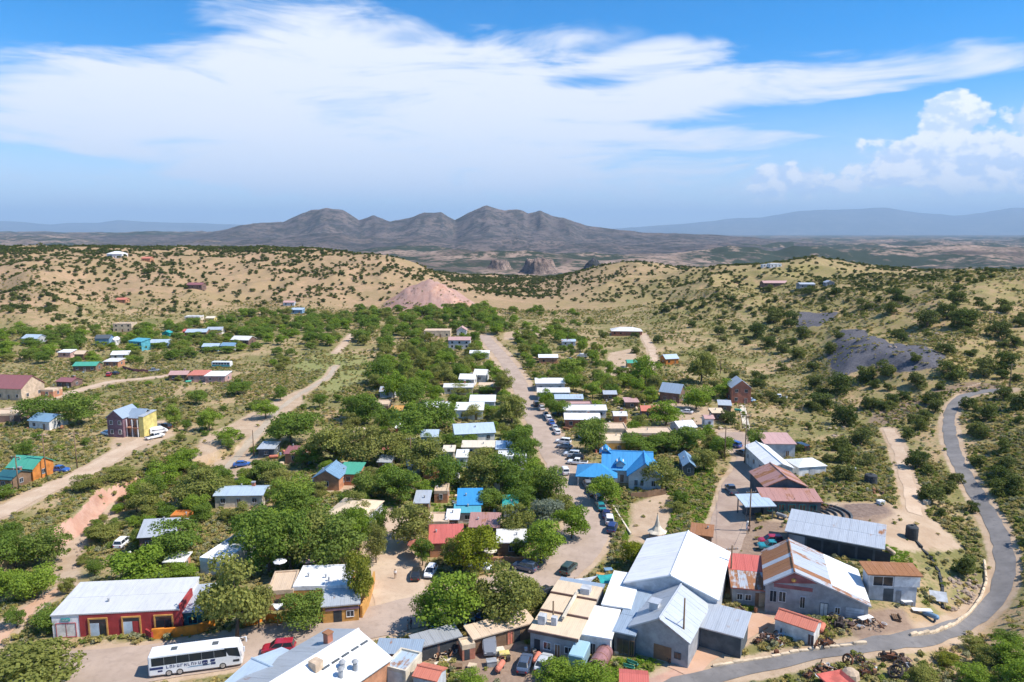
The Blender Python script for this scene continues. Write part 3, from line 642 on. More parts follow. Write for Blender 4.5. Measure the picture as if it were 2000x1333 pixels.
def slopes_of(kind, w, d, h, rise, over, apex=.5, hr=None):
    x0, x1, y0, y1 = -w / 2, w / 2, 0.0, d; o = over
    if kind == 'shed': 
        k = rise / d; return [[(x0 - o, y0 - o, h - k * o), (x1 + o, y0 - o, h - k * o), (x1 + o, y1 + o, h + rise + k * o), (x0 - o, y1 + o, h + rise + k * o)]], 0
    if kind == 'gx':
        k = rise / (d / 2); r = h + rise
        return [[(x0 - o, y0 - o, h - k * o), (x1 + o, y0 - o, h - k * o), (x1 + o, d / 2, r), (x0 - o, d / 2, r)],
                [(x1 + o, y1 + o, h - k * o), (x0 - o, y1 + o, h - k * o), (x0 - o, d / 2, r), (x1 + o, d / 2, r)]], 0
    if kind == 'gy':
        xa = x0 + w * apex; hr = h if hr is None else hr; r = h + rise; kl = rise / (xa - x0); kr = (r - hr) / (x1 - xa)
        return [[(x0 - o, y1 + o, h - kl * o), (x0 - o, y0 - o, h - kl * o), (xa, y0 - o, r), (xa, y1 + o, r)],
                [(x1 + o, y0 - o, hr - kr * o), (x1 + o, y1 + o, hr - kr * o), (xa, y1 + o, r), (xa, y0 - o, r)]], 1
    if kind == 'hip':
        k = rise / (d / 2); r = h + rise; a = min(d / 2, w / 2 - .3); e = h - k * o
        A, B, C, D = (x0 - o, y0 - o, e), (x1 + o, y0 - o, e), (x1 + o, y1 + o, e), (x0 - o, y1 + o, e); P, Q = (x0 + a, d / 2, r), (x1 - a, d / 2, r)
        return [[A, B, Q, P], [B, C, Q], [C, D, P, Q], [D, A, P]], 0
    return [[(x0 + .2, y0 + .2, h - .18), (x1 - .2, y0 + .2, h - .18), (x1 - .2, y1 - .2, h - .18), (x0 + .2, y1 - .2, h - .18)]], 0
def make_roof(root, kind, w, d, h, rise, rc, over=.35, apex=.5, hr=None, sheet=0, off=(0, 0, 0), wc='cream', rc2=None, name='roof', mixed=None):
    sl, axis = slopes_of(kind, w, d, h, rise, over, apex, hr); O = Vector(off)
    b = MB(); sheets = []
    for s in sl:
        P = [Vector(p) + O for p in s]; nrm = (P[1] - P[0]).cross(P[-1] - P[0]).normalized()
        if nrm.z < 0: nrm = -nrm
        b.slab([p + nrm * .04 for p in P], nrm, .16)
        if sheet and len(P) == 4:
            L = (P[1] - P[0]).length; k = max(2, int(round(L / sheet)))
            ml = max(1, int(round((P[3] - P[0]).length / 5.5)))
            for i in range(k):
                for j in range(ml):
                    f0, f1, g0, g1 = i / k, (i + 1) / k - .03 / L, j / ml, (j + 1) / ml - (0 if j == ml - 1 else .002)
                    q = lambda f, g: (P[0].lerp(P[1], f)).lerp(P[3].lerp(P[2], f), g)
                    up = nrm * (.075 + .006 * ((i * 7 + j * 3) % 3) + .02 * (j % 2))
                    col = rc if mixed is None else mixed(len(sheets), i, j, k, ml, sl.index(s))
                    sheets.append((MB().slab([q(f0, g0) + up, q(f1, g0) + up, q(f1, g1) + up, q(f0, g1) + up], nrm, .05), col))
    m_ = roof_mat(rc if not callable(rc) else 'galv', axis)
    r = b.build(name, m_, root)
    for sb_, col in sheets: sb_.build('roof_sheet', roof_mat(col, axis), r)
    if kind in ('gx', 'gy') and sheet:
        P = [Vector(p) + O for p in sl[0]]; MB().cyl(P[3] + Vector((0, 0, .1)), P[2] + Vector((0, 0, .1)), .16, n=6).build('ridge_cap', m_, r)
    return r
def wall_mesh(kind, w, d, h, rise, apex=.5, hr=None, base=-1.2):
    x0, x1 = -w / 2, w / 2; b = MB(); hr = h if hr is None else hr
    if kind == 'gy':
        xa = x0 + w * apex; b.prism([(x0, base), (x1, base), (x1, hr), (xa, h + rise), (x0, h)], 0, d)
    elif kind == 'gx':
        b.poly([(x, y, z) for x in (x0, x1) for y, z in ((0, base), (d, base), (d, h), (d / 2, h + rise), (0, h))],
               [(0, 4, 3, 2, 1), (5, 6, 7, 8, 9), (0, 5, 9, 4), (1, 2, 7, 6), (0, 1, 6, 5)])
    elif kind == 'shed':
        b.poly([(x, y, z) for x in (x0, x1) for y, z in ((0, base), (d, base), (d, h + rise), (0, h))], [(0, 3, 2, 1), (4, 5, 6, 7), (0, 4, 7, 3), (1, 2, 6, 5), (0, 1, 5, 4)])
    else: b.box(x0, x1, 0, d, base, h if kind != 'flat' else h - .2)
    return b
def register(c, yaw, w, d, h, short, root, pad=0.0):
    ux, uy = math.cos(yaw), math.sin(yaw)
    q = lambda x, y, z: (c.x + ux * x - uy * y, c.y + uy * x + ux * y, c.z + z)
    pp = [proj(q(x, y, z)) for x in (-w / 2, w / 2) for y in (0, d) for z in (0, h)]
    bb = (min(p[0] for p in pp), min(p[1] for p in pp), max(p[0] for p in pp), max(p[1] for p in pp))
    bb = (bb[0], bb[1], bb[2], bb[1] + .68 * (bb[3] - bb[1])); ctr = q(0, d / 2, 0)
    BUILT.append((Vector(ctr[:2]), max(w, d) / 2, bb, short, c.y))
    FOOT.append([q(x, y, 0)[:2] for x, y in ((-w / 2 - .6, -.6), (w / 2 + .6, -.6), (w / 2 + .6, d + .6), (-w / 2 - .6, d + .6))])
def house(name, L, Rr, h, d, roof='gx', rise=1.2, rc='white', wc='cream', label='', short=None, cat='house', yaw=None, apex=.5, hr=None, sheet=0, over=.35, frame='lightgrey', feats=None,
          wins=True, chimney=None, group=None, rc2=None, mixed=None, clear=True, vents=0, reg=True, w=None):
    mid = ((L[0] + Rr[0]) / 2, (L[1] + Rr[1]) / 2); c = at(*mid, h)
    if mid[1] > 1000 and yaw is None:
        a, b = at(*L, h), at(*Rr, h); yaw = math.atan2(b.y - a.y, b.x - a.x); w = w or math.hypot(b.x - a.x, b.y - a.y)
        c = Vector(((a.x + b.x) / 2, (a.y + b.y) / 2, 0))
    else:
        yaw = R(yaw if yaw is not None else (int(mid[0] * 7 + mid[1] * 3) % 27 - 13))
        w = w or (Rr[0] - L[0]) / FPX * depth_of(c) / max(.6, math.cos(yaw))
    c.z = float(gz(c.x, c.y)); far = c.y > 330
    k = empty(name, c, yaw, label, cat, group)
    wall_mesh(roof, w, d, h, rise, apex, hr).build('wall', wall_mat(wc), k)
    if roof == 'flat':
        b = MB(); b.box(-w / 2 - .03, w / 2 + .03, -.03, .22, h - .6, h + .12).box(-w / 2 - .03, w / 2 + .03, d - .22, d + .03, h - .6, h + .12).box(-w / 2 - .03, -w / 2 + .22, .22, d - .22, h - .6, h + .12).box(w / 2 - .22, w / 2 + .03, .22, d - .22, h - .6, h + .12)
        b.build('parapet', wall_mat(rc if rc in ('white', 'tan', 'sand', 'offwhite') else wc), k)
    make_roof(k, roof, w, d, h, rise, rc, over, apex, hr, sheet, mixed=mixed)
    if feats:
        for f in feats: feature(k, w, d, h, *f)
    elif wins:
        wh = min(1.25, h * .42); wz = min(1.0, h * .33)
        nf = max(1, int(w / 3.2)); ww = 1.1 if w > 4 else .8
        doorat = nf // 2
        for i in range(nf):
            x = -w / 2 + w * (i + .5) / nf
            if i == doorat and nf > 1: opening(k, x, -.002, 0.02, 0, .95, min(2.05, h - .5), frame, 'wood', 'door', far)
            else: opening(k, x, -.002, wz, 0, ww, wh, frame, far=far)
        for sx, rz in ((1, math.pi / 2), (-1, -math.pi / 2)):
            ns = max(1, int(d / 4.5))
            for i in range(ns): opening(k, sx * (w / 2 + .002), d * (i + .5) / ns, wz, rz, ww, wh, frame, far=far)
        if h > 4.6:
            for i in range(nf): opening(k, -w / 2 + w * (i + .5) / nf, -.002, h - 1.9, 0, ww, 1.2, frame, far=far)
    if chimney: 
        cx, cy, ch = chimney; ro = MB().box(cx * w - .35, cx * w + .35, cy * d - .35, cy * d + .35, h * .6, h + ch).build('chimney', wall_mat('brick'), k)
        MB().box(cx * w - .43, cx * w + .43, cy * d - .43, cy * d + .43, h + ch - .18, h + ch + .02).build('chimney_cap', wall_mat('grey'), ro)
    for i in range(vents):
        x, y = random.uniform(-.35, .35) * w, random.uniform(.25, .75) * d
        zt = h + {'gx': rise * (1 - abs(y - d / 2) / (d / 2)), 'gy': rise * max(0, 1 - abs(x) / (w / 2)), 'shed': rise * y / d}.get(roof, -.1)
        MB().cyl((x, y, zt - .2), (x, y, zt + .55), .13, n=8).cyl((x, y, zt + .55), (x, y, zt + .68), .24, .06, n=8).build('roof_vent', wall_mat('grey'), k)
    if reg: register(c, yaw, w, d, h + rise * .7, short or label, k)
    return k, w, d, h, c, yaw
def feature(k, w, d, h, kind, u0, u1, v0, v1, col='white', col2='glass', face='f'):
    """u from the left end of the front (metres), v above the ground"""
    if face == 'f': place = lambda x, y, z: (x, y, z); rz = 0; X = -w / 2 + (u0 + u1) / 2; loc = (X, -.004, v0)
    elif face == 'r': rz = math.pi / 2; loc = (w / 2 + .004, (u0 + u1) / 2, v0)
    else: rz = -math.pi / 2; loc = (-w / 2 - .004, d - (u0 + u1) / 2, v0)
    ww, hh = u1 - u0, v1 - v0
    if kind in ('window', 'door'): return opening(k, *loc, rz, ww, hh, col, col2, kind)
    t = {'panel': .06, 'sign': .10, 'band': .14, 'opening': .02, 'garage': .05}.get(kind, .05)
    nm = {'panel': 'wall_panel', 'sign': 'sign_board', 'band': 'trim_band', 'opening': 'dark_opening', 'garage': 'garage_door'}[kind]
    o = MB().box(-ww / 2, ww / 2, -t, 0, 0, hh).build(nm, wall_mat(col), k, loc, rz)
    if kind == 'sign':
        b = MB(); n_ = max(3, int(ww / .16)); rr = random.Random(int(ww * 100))
        for i in range(n_):
            x = -ww * .42 + ww * .84 * i / n_; q = ww * .84 / n_
            b.box(x, x + q * .22, -t - .015, -t - .002, hh * .3, hh * .7)
            if rr.random() < .8: b.box(x + q * .22, x + q * .72, -t - .015, -t - .002, hh * (.3 if rr.random() < .5 else .58), hh * (.42 if rr.random() < .3 else .7))
        b.build('lettering', wall_mat(col2 if col2 != 'glass' else 'white'), o)['kind'] = 'stuff'
    if kind == 'garage':
        b = MB()
        for i in range(1, 5): b.box(-ww / 2, ww / 2, -t - .015, -t - .001, hh * i / 5 - .03, hh * i / 5 + .03)
        b.build('slat_seam', wall_mat('grey'), o)
    return o

# --- the long red and white gallery
k, w_, d_, h_, c_, y_ = house('red_gallery', (100, 1203), (350, 1190), 3.7, 9.2, 'shed', .55, 'dullwhite', 'white', 'long low gallery with red front, white end bay and white sloping roof', 'the long red gallery', 'shop', sheet=3.1, over=.12, wins=False, vents=1)
u = w_ / 19.6
for f in [('panel', 4.15, 19.6, 0, 3.62, 'redwall'), ('window', .55, 3.6, .05, 2.35, 'redwall', 'offwhite'), ('sign', 1.4, 2.75, 2.65, 3.1, 'teal', 'white')]: feature(k, w_, d_, h_, f[0], f[1] * u, f[2] * u, *f[3:])
for i, (a0, a1, v0, v1, cc) in enumerate([(5.5, 8.5, .05, 3.0, 'paleblue'), (10.6, 13.6, .05, 3.0, 'paleblue'), (15.6, 18.6, .95, 3.0, 'glass')]):
    X = -w_ / 2 + (a0 + a1) / 2 * u; W2 = (a1 - a0) * u; H2 = v1 - v0
    fr = MB().box(-W2 / 2, W2 / 2, -.2, -.06, H2 - .22, H2).box(-W2 / 2, -W2 / 2 + .22, -.2, -.06, 0, H2 - .22).box(W2 / 2 - .22, W2 / 2, -.2, -.06, 0, H2 - .22).build('shop_front', wall_mat('ochre'), k, (X, 0, v0))
    MB().box(-W2 / 2 + .22, W2 / 2 - .22, -.1, -.065, H2 - .85, H2 - .22).build('transom', glass(), fr)
    MB().box(-W2 / 2 + .22, .1, -.12, -.065, 0, H2 - .9).build('curtain' if cc != 'glass' else 'pane', wall_mat(cc) if cc != 'glass' else glass(), fr)
    MB().box(.18, W2 / 2 - .22, -.12, -.065, 0, H2 - .9).build('door_leaf' if i < 2 else 'pane', wall_mat('redwall') if i == 1 else glass(), fr)
MB().box(w_ / 2, w_ / 2 + .35, -.1, d_ * .55, -1, 4.5).build('end_wall', wall_mat('redwall'), k)
house('grey_annex', (355, 1195), (398, 1191), 3.0, 7.5, 'shed', .4, 'galv', 'darkteal', 'small dark teal annex with grey roof joined to the red gallery', 'the dark teal annex', 'shop', feats=[('window', .8, 2.2, .8, 2.1, 'teal')])
# --- ochre adobe shops
house('adobe_shop', (572, 1147), (680, 1144), 3.7, 7.5, 'flat', .1, 'white', 'ochre', 'ochre adobe shop with patched white flat roof', 'the ochre adobe shop', 'shop', vents=3, feats=[('window', 2, 3.2, 1.0, 2.3, 'white'), ('door', 5.6, 6.6, 0, 2.1, 'white', 'wood'), ('window', 7.4, 8.6, 1, 2.3)])
house('adobe_porch', (630, 1184), (700, 1178), 3.0, 5.0, 'shed', .25, 'galv', 'ochre', 'low ochre adobe room with purple band and patched metal roof', 'the low ochre adobe room', 'shop', over=.3, sheet=1.4, feats=[('band', .4, 5.6, 2.1, 2.5, 'purple'), ('opening', 1.6, 2.9, .1, 2.0, 'dark'), ('window', 3.6, 4.8, .8, 1.9)])
house('adobe_patio_room', (522, 1156), (572, 1153), 3.4, 7.0, 'flat', .1, 'tan', 'adobe', 'brown adobe room with tan flat roof between olive tree and ochre shop', 'the tan roofed adobe room', 'shop', feats=[('opening', 1.0, 2.6, .1, 2.0, 'dark')])
# --- sheds at the lower edge
def oriented(px, py, h): return at(px, py, h)
def manual(name, c, yaw, w, d, h, roof, rise, rc, wc, label, short, cat='building', sheet=0, apex=.5, hr=None, over=.35, feats=(), vents=0, mixed=None, frame='white'):
    c = Vector((c[0], c[1], float(gz(c[0], c[1])))); k = empty(name, c, yaw, label, cat)
    wall_mesh(roof, w, d, h, rise, apex, hr).build('wall', wall_mat(wc), k)
    if roof == 'flat':
        b = MB(); b.box(-w / 2 - .03, w / 2 + .03, -.03, .22, h - .6, h + .12).box(-w / 2 - .03, w / 2 + .03, d - .22, d + .03, h - .6, h + .12).box(-w / 2 - .03, -w / 2 + .22, .22, d - .22, h - .6, h + .12).box(w / 2 - .22, w / 2 + .03, .22, d - .22, h - .6, h + .12)
        b.build('parapet', wall_mat(rc if rc in ('white', 'tan', 'sand', 'offwhite') else wc), k)
    make_roof(k, roof, w, d, h, rise, rc, over, apex, hr, sheet, mixed=mixed)
    for f in feats: feature(k, w, d, h, *f)
    register(c, yaw, w, d, h + rise * .7, short, k)
    return k, w, d, h, c, yaw
def by_ridge(pf, pb, hz_, pl=None):
    """front and back ridge ends seen at height hz_: returns front point, yaw, length"""
    a, b = at(*pf, hz_), at(*pb, hz_); yaw = math.atan2(-(b.x - a.x), b.y - a.y); return a, yaw, math.hypot(b.x - a.x, b.y - a.y)
a, yaw, L_ = by_ridge((512, 1345), (697, 1232), 6.0)
k, w_, d_, h_, c_, y_ = manual('white_roofed_hall', a, yaw, 12.5, L_, 4.0, 'gy', 2.0, 'white', 'adobe', 'long hall with bright white gable roof, brick chimney and roof vents', 'the long white roofed hall', 'building', sheet=2.2, mixed=lambda n, i, j, k, ml, s: 'galv' if s == 0 else 'white')  # left slope of the white roof: shade put into the colour as grey sheets
q = MB().box(-2.1, -1.2, L_ - 4.2, L_ - 3.3, 3.5, 6.9).build('chimney', wall_mat('brick'), k); MB().box(-2.2, -1.1, L_ - 4.3, L_ - 3.2, 6.9, 7.1).build('chimney_cap', wall_mat('rust'), q)
MB().box(.9, 2.3, L_ - 9.3, L_ - 8.0, 5.2, 6.6).build('roof_cooler', wall_mat('tan'), k)
for x, y in ((4.6, 7.2), (3.6, 6.0), (4.9, 5.0)): MB().cyl((x, L_ - y, 4.2), (x, L_ - y, 5.7), .32, n=10).cyl((x, L_ - y, 5.7), (x, L_ - y, 6.0), .5, .2, n=10).build('roof_vent', wall_mat('grey'), k)
for i in range(5): MB().box(2.2, 2.45, L_ - 1.5 - i * 1.7, L_ - .3 - i * 1.7, 5.28, 5.5).build('snow_guard', wall_mat('slate'), k)
p0 = at(535, 1300, 4.2)
manual('low_grey_shed', (p0.x - 2.2, p0.y - 5.0), yaw + R(4), 7.6, 9.5, 3.4, 'gx', 1.0, 'paleblue', 'grey', 'low shed with pale blue grey roof beside the white roofed hall', 'the low blue grey shed', 'shed', sheet=1.9)
house('blue_roofed_shed', (750, 1302), (792, 1312), 3.0, 4.6, 'flat', .1, 'paleblue', 'cream', 'small cream shed with pale blue flat roof beside orange roofed shed', 'the pale blue roofed shed', 'shed', feats=[('panel', .3, 2.8, .2, 2.6, 'offwhite')])
house('orange_roofed_shed', (807, 1320), (852, 1330), 2.7, 3.0, 'gx', .5, 'coral', 'lightgrey', 'small white shed with orange metal roof', 'the orange roofed shed', 'shed', sheet=1.1, over=.15, feats=[('panel', .4, 3.2, .1, 2.4, 'lightgrey')])
house('blue_metal_lean_to', (736, 1274), (818, 1276), 2.7, 2.6, 'shed', .3, 'bluegrey', 'adobe', 'blue grey metal lean-to roof joined to dark open stalls', 'the blue grey lean-to', 'shed', feats=[('opening', 1, 5, .1, 2.0, 'dark')])
house('open_stall_row', (816, 1264), (898, 1241), 2.5, 2.6, 'shed', .25, 'grey', 'brown', 'dark open fronted stall row with weathered grey roof', 'the dark open stalls', 'shed', sheet=1.5, feats=[('opening', .4, 3.0, .1, 2.0, 'dark'), ('opening', 3.4, 6.0, .1, 2.0, 'dark')])
house('small_brick_booth', (903, 1263), (928, 1258), 2.3, 2.0, 'flat', .1, 'sand', 'brick', 'tiny brick booth with sandy flat top between stall rows', 'the tiny brick booth', 'shed', feats=[('opening', .3, 1.1, .05, 1.7, 'dark')])
house('brown_stall_row', (926, 1247), (1042, 1214), 2.6, 2.8, 'shed', .3, 'tan', 'wood', 'brown stall row with orange door and stained tan roof', 'the brown stall row', 'shed', sheet=1.6, feats=[('door', 5.4, 6.4, 0, 2.2, 'wood', 'coral'), ('opening', 6.6, 7.6, .1, 2.2, 'dark'), ('window', 2, 3, .9, 1.8, 'wood')])
# --- flat roofed complex with the tan roofs
a, b = at(1036, 1229, 3.6), at(1127, 1247, 3.6); yw = math.atan2(b.y - a.y, b.x - a.x); wd = math.hypot(b.x - a.x, b.y - a.y)
k = empty('tan_roofed_store', (a + b) / 2, yw, 'rambling store with three stepped tan flat roofs and rooftop ducts', 'shop')
MB().box(-wd / 2, wd / 2, 0, 16.5, -1, 3.35).build('wall', wall_mat('grey'), k)
for y0, y1, zt, cc in ((-.3, 5.4, 3.6, 'sand'), (5.45, 10.7, 3.85, 'sand'), (10.75, 15.0, 4.1, 'sand'), (15.05, 16.8, 3.8, 'bluegrey')):
    r = MB().box(-wd / 2 - .25, wd / 2 + .25, y0, y1, zt - .25, zt).build('roof', roof_mat(cc, 0), k)
    MB().box(-wd / 2 - .27, wd / 2 + .27, y0 - .08, y0 + .12, zt - .38, zt + .06).build('fascia', wall_mat('brown'), r)
for x, y, s in ((1.6, 12.4, .75), (-2.4, 2.2, .55), (-.6, 2.4, .4)): 
    q = MB().box(x - s, x + s, y - s, y + s, 3.6, 4.6 + s * .6).build('roof_cooler', wall_mat('lightgrey'), k)
    MB().box(x - s - .02, x - s + .04, y - s * .7, y + s * .7, 3.9, 4.4 + s * .5).build('grille', wall_mat('slate'), q)
MB().box(.2, .6, 3.5, 12.0, 4.05, 4.45).build('roof_duct', wall_mat('cream'), k)
for kk in [('opening', .6, 1.5, 0, 2.2, 'dark'), ('window', 2.0, 3.2, .9, 2.1), ('door', 3.7, 4.6, 0, 2.1, 'white', 'wood'), ('window', 5.2, 6.4, .9, 2.0)]: feature(k, wd, 16, 3.5, *kk)
register((a + b) / 2, yw, wd, 16.5, 4, 'the tan roofed store', k)
house('white_stucco_cottage', (1128, 1236), (1192, 1247), 3.3, 7.4, 'shed', .35, 'white', 'offwhite', 'white stucco cottage with arched window and white roof', 'the white stucco cottage', 'shop', sheet=1.6, over=.3, feats=[('door', 1.9, 2.7, 0, 2.1, 'white', 'dark'), ('window', 3.4, 4.6, .6, 2.1, 'white')])
house('white_flat_store', (1177, 1180), (1230, 1189), 4.0, 10.5, 'shed', .4, 'white', 'lightgrey', 'store with plain white roof behind the stucco cottage', 'the plain white roofed store', 'shop', over=.2, sheet=2.2, feats=[('opening', 1, 4, .2, 2.5, 'dark')])
house('blue_grey_strip_shed', (1201, 1236), (1238, 1238), 3.5, 14, 'shed', .7, 'bluegrey', 'slate', 'narrow glass fronted shed with long blue grey roof', 'the narrow blue grey shed', 'shed', yaw=-23, over=.2, sheet=1.2, feats=[('window', .4, 2.2, .2, 2.6, 'slate'), ('window', 2.3, 3.0, .2, 2.6, 'wood')])
# --- grey metal barn
a, yaw, L_ = by_ridge((1288, 1206), (1342, 1123), 6.6)
k, w_, d_, h_, c_, y_ = manual('grey_metal_barn', a, yaw, 8.6, L_, 4.1, 'gy', 2.4, 'galv', 'grey', 'grey metal barn with steep gable roof and small dormer', 'the grey metal barn', 'barn', sheet=1.25, over=.3, feats=[('opening', 3.6, 6.2, .1, 2.4, 'wood'), ('window', 6.6, 7.6, 1.0, 2.0, 'slate')])
dm = MB().box(-2.6, -1.3, 3.4, 4.8, 4.9, 6.6).build('dormer', wall_mat('lightgrey'), k); MB().box(-2.8, -1.1, 3.2, 5.0, 6.6, 6.72).build('dormer_roof', roof_mat('galv', 0), dm)
MB().box(-2.69, -2.6, 3.7, 4.5, 5.4, 6.3).build('dormer_window', glass(), dm)
r = make_roof(k, 'shed', 6.4, 5.5, 3.3, .9, 'galv', .3, sheet=1.3, off=(7.2, 6.2, 0)); MB().box(4.4, 10.3, 6.3, 11.7, -1, 3.3).build('side_wing', wall_mat('slate'), k)
# --- big white hall
a, yaw, L_ = by_ridge((1310, 1123), (1344, 1040), 7.6)
k, w_, d_, h_, c_, y_ = manual('white_market_hall', a, yaw, 14.4, L_, 5.0, 'gy', 2.6, 'white', 'lightgrey', 'large hall with bright white ribbed gable roof', 'the large white hall', 'building', sheet=3.2, over=.3, feats=[('window', 6.3, 8.1, 2.6, 4.2, 'grey')])
# --- rusted barn with red wing
a, yaw, L_ = by_ridge((1551, 1121), (1566, 1061), 7.0)
yaw = R(-17)
wb = 15.2; fr = .27
cx = a.x + math.cos(yaw) * wb * (.5 - fr); cy = a.y + math.sin(yaw) * wb * (.5 - fr)
mixr = lambda n, i, j, k, ml, s: 'rusted' if s == 0 and (i + j) % 4 else 'rusty' if s == 0 or i == 0 or (j == ml - 1 and i % 3) else 'white' if j == 0 and i > 0 else 'galv'
k, w_, d_, h_, c_, y_ = manual('rusted_barn', (cx, cy), yaw, wb, 12.5, 4.4, 'gy', 2.7, 'rusty', 'grey', 'big barn with patchy rust and silver lopsided roof, grey front', 'the big rusted barn', 'barn', sheet=1.5, apex=fr, hr=3.1, over=.35, mixed=mixr,
    feats=[('panel', 1.2, 7.0, 4.0, 4.6, 'maroon'), ('window', .6, 1.7, 1.4, 3.4, 'lightgrey'), ('window', 2.0, 3.1, 1.6, 3.4, 'white'), ('window', 5.2, 6.0, 1.0, 3.0, 'lightgrey'), ('door', 8.2, 9.4, 0, 2.4, 'slate', 'offwhite'), ('garage', 12.0, 14.6, 0, 2.2, 'lightgrey'), ('window', 10.4, 11.2, .8, 2.0, 'white')])
MB().poly([(-wb / 2 + .5, -.04, 4.55), (-wb / 2 + 7.6, -.04, 5.5), (-wb / 2 + fr * wb, -.04, 6.95), (-wb / 2 + .5, -.003, 4.55), (-wb / 2 + 7.6, -.003, 5.5), (-wb / 2 + fr * wb, -.003, 6.95)], [(0, 1, 2), (5, 4, 3), (0, 3, 4, 1), (1, 4, 5, 2), (2, 5, 3, 0)]).build('gable_panel', wall_mat('maroon'), k)
MB().lathe([(.05, -.35), (.34, -.2), (.4, 0), (.34, .2), (.05, .35)], 8, (-wb / 2 + fr * wb, -.1, 5.6)).build('wall_lamp', wall_mat('ochre'), k)
mixw = lambda n, i, j, k, ml, s: 'red' if j >= ml / 2 else 'rusty'
house('red_wing', (1434, 1152), (1508, 1148), 3.0, 9.6, 'shed', 1.3, 'red', 'grey', 'lean-to with red upper roof and rusty lower roof beside big barn', 'the red roofed lean-to', 'shed', yaw=-12, sheet=1.3, mixed=mixw, feats=[('window', .7, 1.6, .8, 1.9), ('window', 2.0, 3.0, .8, 1.9), ('panel', 3.6, 5.6, 0, 2.3, 'wood'), ('panel', 4.2, 5.4, 0, 2.35, 'sand')])
house('grey_block_house', (1702, 1116), (1791, 1126), 4.9, 2.8, 'shed', .3, 'rusted', 'lightgrey', 'two storey pale grey block building with rusted roof', 'the two storey grey block', 'building', yaw=-5, over=.6, sheet=1.0, feats=[('window', .5, 3.7, 2.7, 4.4, 'white'), ('panel', 3.9, 7.9, 2.7, 4.6, 'white'), ('opening', 2.3, 3.9, .05, 2.3, 'slate'), ('door', 4.3, 5.1, 0, 2.0, 'grey', 'grey')])
house('long_galvanised_shed', (1537, 1043), (1724, 1067), 3.3, 8.2, 'shed', 1.2, 'galv', 'slate', 'long shed with plain silver roof and dark open front', 'the long silver roofed shed', 'shed', sheet=1.6, over=.4, feats=[('panel', .3, 3.2, .1, 2.7, 'grey')] + [('opening', 3.6 + i * 2.9, 6.1 + i * 2.9, .1, 2.6, 'dark') for i in range(5)])
house('red_roofed_shed', (1514, 1210), (1590, 1230), 2.6, 3.6, 'gx', .75, 'coral', 'offwhite', 'white garden shed with coral red gable roof and brown door', 'the coral roofed garden shed', 'shed', sheet=1.2, over=.12, feats=[('door', 4.9, 5.8, 0, 2.0, 'offwhite', 'brown')])
# --- sheds up the lot
house('maroon_gable_shop', (1495, 949), (1575, 951), 3.8, 10, 'gy', 2.0, 'redrust', 'slate', 'dark slate shop with faded maroon gable roof', 'the maroon gabled shop', 'shop', yaw=0, sheet=1.4, feats=[('window', 1, 2.2, 1, 2.2, 'grey'), ('window', 6, 7.4, 1, 2.2, 'grey')])
house('maroon_long_shed', (1494, 974), (1602, 983), 2.8, 5, 'shed', .8, 'redrust', 'slate', 'long low shed with faded maroon roof and teal awning', 'the long maroon shed', 'shop', yaw=-4, sheet=1.4, feats=[('window', .8 + i * 2.2, 2.2 + i * 2.2, .4, 2.0, 'teal') for i in range(5)])
k, w_, d_, h_, c_, y_ = house('white_long_shed', (1504, 914), (1548, 913), 3.8, 18, 'gy', 1.0, 'white', 'offwhite', 'deep shed with white ridged roof behind the maroon gable', 'the deep white roofed shed', 'shed', yaw=0, sheet=2.2)
house('pink_roofed_store', (1495, 866), (1553, 868), 4.0, 7.5, 'shed', .8, 'pink', 'lightgrey', 'store with dusty pink roof at the far end of the lot', 'the dusty pink roofed store', 'shop', yaw=-2, sheet=1.6)
# --- the blue house
bc = at(1205, 951); k = empty('blue_roofed_house', (bc.x, bc.y, float(gz(bc.x, bc.y))), R(-8), 'pale house with bright blue metal roofs, gables and corner porch', 'house')
MB().box(-3.5, 8.5, 3, 12, -1, 3.6).build('wall', wall_mat('offwhite'), k)
make_roof(k, 'gx', 12, 9, 3.5, 3.2, 'blue', .4, sheet=1.3, off=(2.5, 3, 0))
wall_mesh('gy', 7.6, 9, 3.7, 3.0).build('front_gable', wall_mat('offwhite'), k, (6.6, -1.2, 0)); make_roof(k, 'gy', 7.6, 9, 3.7, 3.0, 'blue', .5, sheet=1.3, off=(6.6, -1.2, 0), name='gable_roof')
make_roof(k, 'hip', 9.5, 8.5, 2.7, 1.9, 'blue', .3, off=(-5.0, -1.0, 0), name='porch_roof')
for x in (-9.4, -6.6, -3.6, -.6): MB().box(x - .12, x + .12, -.9, -.66, -1, 2.75).build('porch_post', wall_mat('white'), k)
MB().box(-9.2, -.8, 1.2, 7, -1, 2.6).build('porch_wall', wall_mat('lightgrey'), k)
MB().box(-3.9, -2.1, 7.2, 9.4, 3, 7.0).build('tower', wall_mat('offwhite'), k); make_roof(k, 'gy', 2.2, 2.8, 6.6, 1.0, 'blue', .4, off=(-3.0, 6.9, 0), name='tower_roof')
MB().box(-.2, 1.6, 3.4, 5.4, 3.4, 5.3).build('dormer', wall_mat('offwhite'), k); make_roof(k, 'gy', 2.2, 3.0, 4.9, .8, 'blue', .3, off=(.7, 3.2, 0), name='dormer_roof')
for x in (4.5, 5.9): opening(k, x, -1.205, .9, 0, .9, 1.5, 'white')
opening(k, 8.6, -1.205, .9, 0, 1.0, 1.5, 'white'); opening(k, 6.6, -1.205, 4.1, 0, .9, 1.1, 'white'); opening(k, 1.2, 2.995, .1, 0, 1.0, 2.1, 'white', 'wood', 'door')
register(Vector((bc.x, bc.y, 0)), R(-8), 18, 11, 6, 'the blue roofed house', k)

